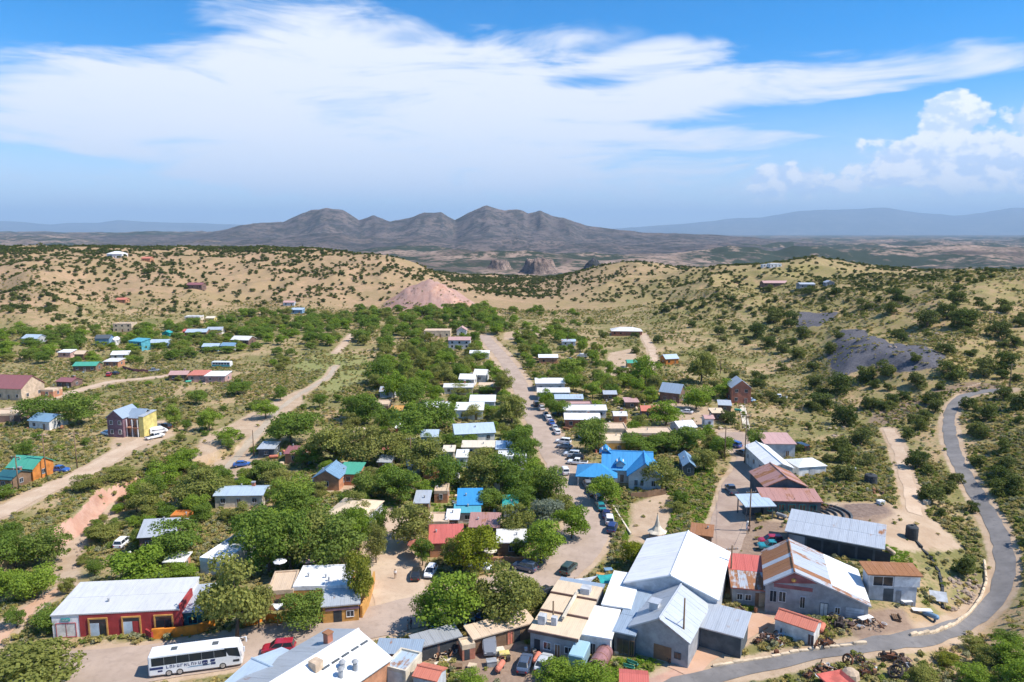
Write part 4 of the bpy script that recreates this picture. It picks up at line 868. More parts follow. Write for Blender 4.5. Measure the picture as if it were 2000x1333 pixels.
# --- everything else: name, eave line in the picture, eave height, depth, roof, rise, roof colour, wall colour, what it looks like, short name
T = [
 ('orange_adobe_house', (612, 934), (662, 932), 3.2, 7, 'gy', 1.8, 'steelblue', 'adobe', 'orange adobe house with blue grey gable and dark doorway', 'the orange adobe house', -6, .3),
 ('adobe_wing', (660, 925), (699, 926), 3.0, 6, 'shed', .8, 'green', 'adobe', 'orange adobe wing with pale green metal roof', 'the orange adobe wing', -4, 0),
 ('white_cottage', (420, 968), (511, 966), 2.9, 6, 'gx', .8, 'paleblue', 'cream', 'low cream cottage with long pale metal roof, brown door', 'the low cream cottage', 2, 0),
 ('hip_roofed_house', (637, 1003), (716, 1009), 2.9, 9, 'hip', 1.4, 'sand', 'lightgrey', 'house with sandy hip roof deep among the green trees', 'the sandy hip roofed house', -12, 0),
 ('white_trailer_home', (387, 1093), (441, 1093), 3.1, 14, 'flat', .1, 'white', 'offwhite', 'long flat white trailer home beside dense green trees', 'the long white trailer home', -14, 0),
 ('grey_gable_house', (274, 1050), (338, 1043), 3.2, 8, 'gx', 1.9, 'galv', 'brown', 'brown house with grey gable roof half hidden by a dark tree', 'the half hidden grey gable house', 8, 0),
 ('orange_patio', (333, 1008), (366, 1008), 2.4, 3, 'flat', .1, 'orange', 'orange', 'bright orange patio wall building above grey gable house', 'the bright orange patio', 3, 0),
 ('orange_hut', (322, 1097), (357, 1097), 2.0, 3, 'shed', .3, 'white', 'adobe', 'small orange hut with white roof below the trailer home', 'the small orange hut', 0, 0),
 ('green_roofed_cabin', (11, 914), (66, 913), 3.4, 6.5, 'gx', 2.0, 'green', 'orange', 'orange timber cabin with green metal roof by the dirt road', 'the green roofed cabin', -10, 0),
 ('dark_cabin', (-12, 938), (22, 933), 2.8, 6, 'gx', 1.2, 'darkteal', 'wood', 'dark shed beside the green roofed cabin', 'the dark shed', -8, 0),
 ('brown_chapel', (-30, 757), (44, 759), 4.6, 11, 'gx', 3.8, 'maroon', 'tan', 'chapel like building with steep brown maroon roof and tan walls', 'the brown roofed chapel', -8, 0),
 ('tan_annex', (78, 762), (104, 762), 3.0, 5, 'flat', .1, 'tan', 'adobe', 'low adobe annex beside the brown roofed chapel', 'the adobe annex', -4, 0),
 ('brown_roofed_hut', (108, 746), (140, 745), 2.4, 6, 'gx', 1.0, 'maroon', 'brown', 'dark open hut with brown roof by the pale track', 'the brown roofed hut', -10, 0),
 ('green_roofed_shed', (143, 715), (186, 714), 2.8, 6, 'gx', 1.2, 'green', 'wood', 'long shed with bright green roof below the juniper slope', 'the bright green roofed shed', 3, 0),
 ('blue_roofed_cabin', (52, 820), (99, 824), 2.9, 7, 'gx', 1.5, 'steelblue', 'offwhite', 'small cabin with blue metal roof near dark trees', 'the blue metal roofed cabin', -14, 0),
 ('tan_long_house', (-20, 812), (34, 806), 2.8, 7, 'flat', .1, 'tan', 'brown', 'low tan roofed house near blue roofed cabin', 'the low tan house', 10, 0),
 ('pink_adobe_row', (367, 733), (400, 733), 3.0, 7, 'shed', .7, 'coral', 'pink', 'coral pink adobe row house by the pale track', 'the coral adobe row', 2, 0),
 ('pink_adobe_end', (400, 735), (439, 734), 3.0, 7, 'shed', .6, 'white', 'pink', 'pink adobe house with white roof at end of row', 'the pink adobe end house', 0, 0),
 ('tan_roofed_hut', (330, 733), (364, 731), 2.6, 6, 'gx', 1.1, 'pink', 'wood', 'hut with dusty pink tan roof west of coral row', 'the dusty tan hut', 4, 0),
 ('turquoise_house', (249, 668), (278, 666), 5.0, 6, 'shed', .8, 'turq', 'turq', 'bright turquoise two storey house among dark trees', 'the turquoise house', -18, 0),
 ('lavender_house', (41, 662), (73, 660), 3.2, 7, 'gx', 1.6, 'paleblue', 'lightgrey', 'pale lavender house at the foot of the juniper slope', 'the pale lavender house', -8, 0),
 ('dark_blue_house', (186, 662), (212, 660), 4.5, 6, 'gx', 1.5, 'slate', 'steelblue', 'dark blue house with charcoal roof beside turquoise house', 'the dark blue house', 6, 0),
 ('white_gable_house', (211, 665), (224, 665), 3.0, 6, 'gy', 1.3, 'offwhite', 'offwhite', 'narrow pale gable house beside dark blue house', 'the narrow pale gable house', 0, 0),
 ('lavender_row_house', (293, 670), (327, 669), 3.0, 6, 'gx', 1.4, 'paleblue', 'steelblue', 'house with pale blue roof east of turquoise house', 'the pale blue roofed house', 4, 0),
 ('blue_cottage', (395, 677), (425, 677), 2.8, 6, 'gx', 1.2, 'paleblue', 'steelblue', 'little blue cottage in the western village', 'the little blue cottage', 2, 0),
 ('sky_blue_cottage', (430, 676), (457, 675), 2.8, 6, 'gx', 1.2, 'steelblue', 'lightgrey', 'sky blue roofed cottage next to little blue cottage', 'the sky blue cottage', -6, 0),
 ('white_roofed_lodge', (450, 663), (486, 665), 3.0, 8, 'gx', 1.6, 'offwhite', 'brown', 'lodge with long pale roof above the blue cottages', 'the pale roofed lodge', -10, 0),
 ('silver_roofed_house', (363, 650), (402, 648), 3.0, 8, 'gx', 1.4, 'paleblue', 'wood', 'silver blue roofed house by a small red shed', 'the silver blue house', 5, 0),
 ('silver_long_house', (404, 645), (432, 643), 3.0, 7, 'gx', 1.2, 'galv', 'offwhite', 'silver roofed house farther up western village', 'the silver roofed house', 5, 0),
 ('tan_cube_house', (220, 633), (256, 632), 5.5, 7, 'flat', .1, 'tan', 'sand', 'square tan adobe house high in western village', 'the square tan house', 0, 0),
 ('white_flat_house', (360, 619), (390, 618), 2.8, 7, 'flat', .1, 'offwhite', 'cream', 'low white flat house near the foot of hill', 'the low white flat house', 0, 0),
 ('teal_hut', (316, 651), (331, 650), 2.4, 4, 'gy', 1.2, 'teal', 'teal', 'tiny teal hut among trees in western village', 'the tiny teal hut', 0, 0),
 ('red_shed', (357, 648), (374, 646), 2.6, 5, 'gx', 1.0, 'red', 'redwall', 'small red shed beside the silver blue house', 'the small red shed', 0, 0),
 ('cream_shed', (402, 622), (418, 621), 2.8, 5, 'gx', 1.0, 'cream', 'yellow', 'pale yellow shed by the low white house', 'the pale yellow shed', 0, 0),
 ('white_shack', (113, 688), (137, 689), 2.6, 5, 'shed', .6, 'white', 'pink', 'white roofed shack north of the green roofed shed', 'the white shack', 0, 0),
 ('grey_shack', (145, 693), (163, 690), 3.0, 5, 'gx', 1.2, 'tan', 'wood', 'tan shack with dark doorway near white shack', 'the tan shack', 0, 0),
 ('white_tarp_hut', (218, 693), (249, 692), 2.6, 6, 'gx', 1.3, 'white', 'offwhite', 'white roofed hut half hidden by brush', 'the brush hidden white hut', 8, 0),
 ('pale_workshop', (202, 707), (230, 706), 2.6, 6, 'shed', .5, 'offwhite', 'adobe', 'pale workshop with adobe wall by dirt yard', 'the pale workshop', 0, 0),
 ('blue_hill_house', (567, 606), (590, 605), 3.2, 7, 'shed', .8, 'paleblue', 'steelblue', 'lone blue house on the tan hillside', 'the lone blue hillside house', 0, 0),
 ('pink_hill_house', (553, 591), (574, 591), 2.8, 6, 'gx', 1.1, 'pink', 'lightgrey', 'lone pink roofed house on the tan hillside', 'the lone pink hillside house', 0, 0),
 ('brown_hill_house', (364, 556), (394, 557), 3.5, 8, 'gx', 1.6, 'maroon', 'brown', 'dark brown house halfway up the juniper slope', 'the dark brown hillside house', -4, 0),
 ('red_hill_cabin', (226, 585), (245, 586), 2.6, 6, 'gx', 1.2, 'coral', 'adobe', 'red cabin in brush on the juniper slope', 'the red slope cabin', 0, 0),
 ('white_mesa_villa', (208, 496), (238, 496), 4.5, 12, 'hip', 2.5, 'white', 'white', 'white villa on the mesa rim', 'the white mesa villa', 0, 0),
 ('orange_mesa_house', (276, 505), (293, 505), 3.2, 8, 'gx', 1.5, 'coral', 'adobe', 'orange house below the mesa rim', 'the orange mesa house', 0, 0),
 ('white_hip_house', (1195, 646), (1254, 648), 3.0, 11, 'hip', 1.8, 'offwhite', 'brick', 'white hip roofed house at end of hill track', 'the white hip roofed hill house', -4, 0),
 ('orange_hill_cabin', (1300, 700), (1326, 701), 3.0, 6, 'gx', 1.5, 'paleblue', 'orange', 'orange cabin with pale green roof on hillside', 'the orange hillside cabin', 14, 0),
 ('green_hill_hut', (1226, 709), (1244, 709), 2.5, 5, 'gx', 1.0, 'green', 'ochre', 'tiny ochre hut with green roof by hill track', 'the tiny ochre hut', 0, 0),
 ('grey_steep_house', (1291, 764), (1325, 768), 4.0, 7, 'gx', 2.6, 'bluegrey', 'brown', 'brown house with steep blue grey roof in trees', 'the steep grey roofed house', -30, 0),
 ('brick_gable_house', (1430, 757), (1467, 757), 6.0, 8, 'gy', 2.6, 'galv', 'brick', 'tall brick red gable house above the ladder track', 'the tall brick red house', -4, 0),
 ('white_ridge_house', (1505, 516), (1527, 515), 3.6, 10, 'flat', .1, 'white', 'white', 'white box house on the right ridge top', 'the white ridge house', 0, 0),
 ('white_ridge_annex', (1490, 517), (1503, 517), 2.6, 6, 'flat', .1, 'white', 'white', 'low white annex beside the ridge top house', 'the ridge annex', 0, 0),
 ('grey_ridge_house', (1563, 556), (1592, 555), 3.2, 8, 'gx', 1.0, 'galv', 'grey', 'grey house tucked below the right ridge', 'the grey ridge house', 0, 0),
 ('silver_ridge_hut', (1614, 552), (1630, 552), 2.8, 6, 'gy', 1.4, 'galv', 'grey', 'small silver hut below the right ridge', 'the silver ridge hut', 0, 0),
 ('brown_ridge_barn', (1492, 552), (1548, 554), 2.8, 10, 'gx', 1.6, 'pink', 'brown', 'long low barn with brown pink roof below ridge', 'the long ridge barn', 0, 0),
 ('tan_school', (828, 647), (879, 646), 4.0, 10, 'flat', .1, 'tan', 'sand', 'long tan flat roofed building before the spoil heap', 'the long tan building', 0, 0),
 ('pink_gable_house', (892, 645), (911, 645), 3.4, 7, 'gy', 1.8, 'pink', 'offwhite', 'small house with pink gable beside long tan building', 'the pink gabled house', 0, 0),
 ('green_walled_house', (876, 665), (918, 664), 5.0, 8, 'gx', 1.2, 'pink', 'lightgrey', 'tall house with grey green walls near the street end', 'the grey green house', 0, 0),
 ('white_bungalow', (918, 690), (955, 690), 3.0, 7, 'gx', .8, 'white', 'offwhite', 'white bungalow among trees near the street end', 'the white bungalow', 0, 0),
 ('white_cabin_pair', (897, 740), (926, 741), 3.0, 7, 'gx', 1.4, 'white', 'offwhite', 'white cabin with bright roof in the tree belt', 'the bright white cabin', -6, 0),
 ('white_gable_cabin', (925, 731), (948, 733), 3.2, 7, 'gx', 1.6, 'white', 'lightgrey', 'white cabin uphill of bright white cabin', 'the uphill white cabin', -10, 0),
 ('white_long_bungalow', (867, 756), (923, 757), 2.8, 7, 'gx', .7, 'offwhite', 'cream', 'long cream bungalow hidden in the tree belt', 'the long cream bungalow', 0, 0),
 ('tan_bungalow', (936, 755), (977, 756), 2.8, 7, 'gx', .9, 'tan', 'wood', 'tan roofed bungalow beside the street trees', 'the tan bungalow', 0, 0),
 ('white_tall_house', (828, 798), (874, 797), 3.6, 7, 'gx', 1.4, 'white', 'white', 'white house with folded white roof in the grove', 'the folded white roof house', -4, 0),
 ('white_sloping_house', (890, 800), (943, 802), 3.4, 7, 'shed', .8, 'white', 'white', 'white house with broad sloping roof facing grove', 'the broad white roof house', 0, 0),
 ('grey_ended_house', (918, 785), (966, 784), 4.2, 7, 'shed', .6, 'white', 'lightgrey', 'white house with grey end wall behind broad roof house', 'the grey ended white house', 0, 0),
 ('metal_roof_house', (890, 853), (966, 839), 3.0, 9, 'gx', 1.8, 'paleblue', 'offwhite', 'house with mottled silver roof in the grove', 'the mottled silver roof house', 10, 0),
 ('blue_mottled_cottage', (823, 853), (854, 852), 3.0, 6, 'gx', 1.2, 'paleblue', 'steelblue', 'little cottage with pale blue roof deep in grove', 'the pale blue grove cottage', 0, 0),
 ('tan_trailer', (903, 874), (968, 873), 2.8, 5, 'shed', .3, 'cream', 'cream', 'long cream trailer beside silver trailer', 'the long cream trailer', 0, 0),
 ('silver_trailer', (970, 877), (1020, 877), 2.8, 6, 'shed', .4, 'paleblue', 'lightgrey', 'silver roofed trailer beside long cream trailer', 'the silver trailer', 0, 0),
 ('white_stucco_store', (973, 892), (1028, 892), 3.6, 5, 'flat', .1, 'white', 'white', 'white stucco store with plain front by the street trees', 'the plain white store', 0, 0),
 ('white_hut', (892, 893), (912, 893), 2.8, 5, 'shed', .4, 'white', 'white', 'small white hut below the cream trailer', 'the small white grove hut', 0, 0),
 ('blue_metal_house', (895, 985), (940, 985), 3.2, 6, 'shed', 1.2, 'blue', 'offwhite', 'house with bright blue sloping metal roof in grove', 'the blue sloping roof house', 2, 0),
 ('blue_porch_house', (889, 1000), (936, 1001), 2.5, 3, 'shed', .5, 'turq', 'offwhite', 'lower blue porch in front of blue sloping roof', 'the lower blue porch', 2, 0),
 ('silver_cabin', (810, 982), (836, 982), 2.8, 5, 'shed', .8, 'galv', 'wood', 'small silver roofed cabin west of blue sloping roof', 'the small silver cabin', 0, 0),
 ('tan_flat_cafe', (836, 1020), (876, 1020), 2.9, 5, 'flat', .1, 'tan', 'adobe', 'tan flat roofed cafe behind the red porch', 'the tan flat cafe', 0, 0),
 ('white_roof_kiosk', (873, 1014), (894, 1014), 3.0, 4, 'shed', .4, 'white', 'wood', 'small kiosk with pale roof beside tan flat cafe', 'the pale roofed kiosk', 0, 0),
 ('red_metal_shop', (918, 1029), (973, 1030), 3.0, 5, 'shed', .8, 'redrust', 'wood', 'shop with red and silver striped metal roof', 'the red and silver shop', -2, 1.2),
 ('red_porch_shop', (840, 1062), (902, 1058), 2.9, 6, 'shed', .9, 'red', 'adobe', 'adobe shop with bright red porch roof', 'the red porch shop', 4, 1.2),
 ('grey_canopy_cafe', (972, 1058), (1026, 1060), 2.9, 5, 'shed', .3, 'offwhite', 'wood', 'cafe with grey canopy roof by street corner', 'the grey canopy cafe', 0, 0),
 ('street_house', (1053, 698), (1089, 699), 3.2, 7, 'gx', .9, 'white', 'adobe', 'house with white roof and adobe wall near street end', 'the white roofed adobe house', 0, 0),
 ('white_camper_house', (1098, 666), (1124, 668), 2.6, 5, 'gx', .8, 'paleblue', 'lightgrey', 'pale blue roofed house under the right hills', 'the pale hill foot house', 0, 0),
 ('white_shop_far', (1047, 749), (1103, 749), 3.4, 7, 'shed', .6, 'white', 'offwhite', 'white roofed shop far up the street', 'the far white shop', 0, 0),
 ('white_shop_mid', (1051, 766), (1112, 767), 3.2, 8, 'gx', .9, 'offwhite', 'lightgrey', 'shop with broad pale roof beside far white shop', 'the broad pale shop', 0, 0),
 ('silver_shop', (1085, 779), (1138, 779), 3.0, 6, 'gx', .9, 'paleblue', 'lightgrey', 'silver blue roofed shop on street row', 'the silver blue shop', 0, 0),
 ('brown_flat_shop', (1088, 790), (1157, 790), 3.0, 5, 'flat', .1, 'pink', 'brown', 'brown flat roofed shop on street row', 'the brown flat shop', 0, 0),
 ('white_long_shop', (1102, 802), (1184, 800), 3.0, 7, 'gx', .9, 'white', 'offwhite', 'long white roofed shop on street row', 'the long white shop', 0, 0),
 ('brick_fronted_shop', (1104, 818), (1171, 820), 3.0, 6, 'gx', 1.2, 'white', 'brick', 'brick fronted shop with two humped white roof', 'the brick fronted shop', -2, 0),
 ('tan_pueblo_store', (1145, 838), (1225, 838), 3.6, 7, 'flat', .1, 'tan', 'sand', 'big tan pueblo store with broad flat roof', 'the big tan pueblo store', 0, 0),
 ('tan_pueblo_wing', (1172, 862), (1222, 862), 3.4, 8, 'flat', .1, 'sand', 'ochre', 'tan pueblo wing below the big pueblo store', 'the tan pueblo wing', 0, 0),
 ('ochre_pueblo_house', (1226, 846), (1316, 848), 3.2, 7, 'flat', .1, 'tan', 'ochre', 'long ochre pueblo house with tan roof', 'the long ochre pueblo house', 0, 0),
 ('pink_hut', (1222, 785), (1247, 786), 2.6, 5, 'shed', .4, 'pink', 'wood', 'hut with pale pink roof above orange roofed house', 'the pale pink hut', 0, 0),
 ('orange_roofed_house', (1254, 802), (1292, 803), 2.8, 6, 'gx', 1.0, 'coral', 'brown', 'low house with orange roof east of street', 'the low orange roofed house', -4, 0),
 ('white_tent_house', (1327, 838), (1361, 832), 2.6, 6, 'gx', 1.3, 'white', 'lightgrey', 'small house with tilted white roof among trees', 'the tilted white roof', 16, 0),
 ('white_box_hut', (1378, 817), (1394, 818), 3.2, 4, 'gx', .6, 'pink', 'white', 'small white box hut by the lot road', 'the white box hut', 0, 0),
 ('brown_lot_shed', (1392, 807), (1414, 806), 2.6, 4, 'shed', .5, 'sand', 'brown', 'brown shed below the brick red house', 'the brown lot shed', 0, 0),
 ('silver_lot_shed', (1405, 790), (1427, 793), 2.6, 5, 'shed', .5, 'galv', 'brown', 'silver roofed shed beside the brick red house', 'the silver lot shed', -12, 0),
 ('blue_strip_house', (1336, 909), (1356, 909), 3.0, 9, 'gy', 1.0, 'steelblue', 'slate', 'narrow house with striped blue roof near lot', 'the striped blue roof house', -6, 0),
 ('tan_roofed_cottage', (720, 791), (758, 790), 3.0, 7, 'flat', .1, 'tan', 'brown', 'brown cottage with tan roof at edge of meadow', 'the tan roofed cottage', 0, 0),
 ('green_white_cottage', (769, 818), (800, 816), 2.8, 6, 'shed', .6, 'green', 'offwhite', 'cottage with green and white roof in grove', 'the green roofed cottage', 0, 0),
 ('yellow_roofed_hut', (762, 802), (784, 801), 2.6, 4, 'shed', .5, 'ochre', 'wood', 'small hut with yellow roof near tan cottage', 'the yellow roofed hut', 0, 0),
 ('red_door_hut', (773, 836), (790, 836), 2.8, 4, 'shed', .4, 'white', 'coral', 'small hut with red front in the grove', 'the red fronted hut', 0, 0),
 ('grey_meadow_shed', (504, 876), (535, 877), 2.6, 5, 'shed', .5, 'galv', 'slate', 'grey open shed beside the lane', 'the grey lane shed', 0, 0),
 ('brown_meadow_house', (556, 888), (590, 884), 2.8, 7, 'gx', 1.0, 'maroon', 'adobe', 'adobe house with brown roof near the lane', 'the brown lane house', -6, 0),
 ('purple_shack', (742, 765), (770, 764), 2.6, 6, 'gx', 1.2, 'galv', 'lightgrey', 'grey roofed shack at head of tree belt', 'the grey shack', 0, 0),
 ('tan_garden_shed', (690, 846), (712, 846), 2.5, 4, 'shed', .4, 'tan', 'wood', 'tan roofed garden shed west of the tree grove', 'the tan garden shed', 0, 0),
 ('cream_garden_shed', (866, 882), (886, 882), 2.5, 4, 'shed', .4, 'cream', 'cream', 'cream garden shed west of long cream trailer', 'the cream garden shed', 0, 0),
 ('white_garden_shed', (796, 908), (818, 907), 2.5, 4, 'gx', .8, 'white', 'lightgrey', 'white garden shed in the middle of the grove', 'the white garden shed', 6, 0),
 ('grey_garden_shed', (738, 903), (762, 902), 2.5, 4, 'shed', .5, 'galv', 'wood', 'grey metal garden shed beside the olive trees', 'the grey garden shed', -6, 0),
 ('pink_garden_house', (826, 916), (856, 915), 2.8, 5, 'flat', .1, 'pink', 'adobe', 'pink adobe garden room in the grove', 'the pink garden room', 0, 0),
 ('green_garden_shed', (872, 918), (896, 918), 2.6, 4, 'shed', .5, 'green', 'offwhite', 'pale green roofed garden shed below plain white store', 'the pale green garden shed', 0, 0),
 ('white_grove_house', (946, 938), (976, 938), 3.0, 6, 'gx', 1.0, 'white', 'white', 'white house deep in trees above blue sloping roof', 'the deep grove white house', 4, 0),
 ('teal_grove_house', (984, 990), (1010, 990), 2.8, 5, 'shed', .6, 'teal', 'offwhite', 'small teal roofed house east of blue sloping roof', 'the teal grove house', 0, 0),
 ('adobe_garden_house', (848, 960), (874, 960), 2.8, 5, 'flat', .1, 'tan', 'adobe', 'low adobe garden room west of blue sloping roof', 'the adobe garden room', 0, 0),
 ('tan_street_kiosk', (946, 1068), (964, 1068), 2.5, 3, 'shed', .4, 'tan', 'wood', 'tan kiosk between red porch shop and canopy cafe', 'the tan kiosk', 0, 0),
 ('white_wash_hut', (765, 942), (788, 942), 2.5, 4, 'shed', .4, 'offwhite', 'adobe', 'pale roofed hut east of orange adobe house', 'the pale grove hut', 0, 0),
 ('red_grove_shed', (748, 880), (766, 880), 2.4, 4, 'shed', .4, 'coral', 'wood', 'red roofed shed in the upper grove', 'the red grove shed', 0, 0),
 ('white_lane_hut', (1200, 812), (1224, 812), 2.6, 5, 'gx', .8, 'offwhite', 'adobe', 'pale roofed hut behind the brick fronted shop', 'the pale hut behind brick shop', 0, 0),
 ('grey_lane_hut', (1180, 770), (1204, 770), 2.6, 5, 'gx', .8, 'galv', 'wood', 'grey roofed hut uphill of the street row', 'the uphill grey hut', 0, 0),
 ('rust_roofed_booth', (1352, 1042), (1388, 1048), 2.4, 4, 'shed', .5, 'rusted', 'wood', 'low booth with rusted roof behind the large white hall', 'the low rusted booth', -18, 1.2),
]
for t in T:
    house(t[0], t[1], t[2], t[3], t[4], t[5], t[6], t[7], t[8], t[9], t[10], 'house' if 'shop' not in t[0] and 'shed' not in t[0] else t[0].split('_')[-1], yaw=t[11], sheet=t[12], vents=1 if t[1][1] > 800 else 0,
          chimney=(.2, .7, 1.6) if (t[5] in ('gx', 'hip') and int(t[1][0]) % 3 == 0 and t[1][1] > 700) else None)

# --- purple house with yellow wing
k, w_, d_, h_, c_, y_ = house('purple_house', (207, 812), (240, 819), 6.2, 8, 'gy', 2.2, 'bluegrey', 'purple', 'tall purple wooden house with blue grey roofs, white windows and yellow wing', 'the tall purple house', yaw=-8, feats=[('window', .9, 1.9, 1, 2.4), ('window', 3.6, 4.6, 1, 2.4), ('window', .9, 1.9, 3.9, 5.2), ('window', 3.6, 4.6, 3.9, 5.2)])
MB().box(w_ / 2, w_ / 2 + 4.4, 2.5, 8, -1, 5.8).build('side_wing', wall_mat('adobe'), k); make_roof(k, 'gx', 4.4, 5.5, 5.8, 2.0, 'bluegrey', .4, off=(w_ / 2 + 2.2, 2.5, 0), name='wing_roof')
MB().box(w_ / 2 + 4.4, w_ / 2 + 5.9, 1.2, 7.6, -1, 6.4).build('yellow_wing', wall_mat('yellow'), k)
make_roof(k, 'shed', 1.5, 6.4, 6.4, .5, 'galv', .15, off=(w_ / 2 + 5.15, 1.2, 0), name='yellow_wing_roof')
MB().box(w_ / 2 + .2, w_ / 2 + 4.3, .9, 2.5, 2.7, 2.9).build('balcony', wall_mat('adobe'), k)
for i in range(3): MB().box(w_ / 2 + .3 + i * 1.8, w_ / 2 + .48 + i * 1.8, 1.0, 1.2, -1, 5.4).build('porch_post', wall_mat('white'), k)
for x in (1.2, 3.2): opening(k, w_ / 2 + x, 2.495, 3.3, 0, 1.0, 1.5); opening(k, w_ / 2 + x, 2.495, .2, 0, 1.0, 2.0, 'white', 'wood', 'door')
register(c_, y_, w_ + 12, 8, 7, 'the tall purple house', k)

# ------------------------------------------------------------------ vehicles
def loft(rings):
    b = MB(); k = len(rings[0]); n_ = len(rings)
    v = [p for r in rings for p in r]
    f = [(i * k + j, i * k + (j + 1) % k, (i + 1) * k + (j + 1) % k, (i + 1) * k + j) for i in range(n_ - 1) for j in range(k)]
    f += [tuple(range(k - 1, -1, -1)), tuple((n_ - 1) * k + j for j in range(k))]
    return b.poly(v, f)
def hull_ring(y, hw, z0, z1):
    c = min(.14, (z1 - z0) * .3)
    return [(hw - c * .5, y, z0), (hw, y, z0 + c), (hw, y, z1 - c * 1.3), (hw - c * .9, y, z1), (-hw + c * .9, y, z1), (-hw, y, z1 - c * 1.3), (-hw, y, z0 + c), (-hw + c * .5, y, z0)]
CARPAINT = dict(white=(.78, .79, .80), silver=(.50, .52, .54), grey=(.20, .21, .23), black=(.02, .021, .024), navy=(.02, .035, .13), blue=(.03, .11, .38), red=(.36, .012, .03), green=(.035, .06, .045), teal=(.02, .24, .27), brown=(.20, .14, .10), paleblue=(.34, .52, .60), slate=(.07, .10, .16))
def carpaint(c):
    k = 'car_' + c
    if k not in MATS:
        m, n = new_mat(k); g = n.node('ShaderNodeTexCoord'); nz = n.noise(g.outputs['Object'], 3.0, 4, .6)
        col = n.mix(n.ramp(nz, .45, .8), CARPAINT[c], tuple(.8 * x + .05 for x in CARPAINT[c]))
        b = n.node('ShaderNodeBsdfPrincipled'); n.l.new(col, b.inputs['Base Color']); b.inputs['Roughness'].default_value = .28; b.inputs['Coat Weight'].default_value = .5
        MATS[k] = finish(m, n, b.outputs[0])
    return MATS[k]
rubber = paint('rubber', (.03, .03, .032), .85); chrome = paint('chrome', (.55, .56, .58), .35, .6); lampm = paint('lamp', (.75, .75, .72), .2); tailm = paint('tail', (.40, .02, .02), .3)
_wh = {}
def wheel_mesh(r, w):
    k = (r, w)
    if k not in _wh:
        _wh[k] = (MB().torus((0, 0, 0), (1, 0, 0), r * .74, r * .26, 14, 6, w / (r * .52)).mesh('wheel', rubber, True), MB().cyl((-w * .42, 0, 0), (w * .42, 0, 0), r * .6, n=12).mesh('rim', chrome))
    return _wh[k]
def add_wheels(root, xs, ys, r, w):
    a, b = wheel_mesh(r, w)
    for y in ys:
        for x in xs: o = link('wheel', a, root, (x, y, r)); link('rim', b, o)
CARMESH = {}
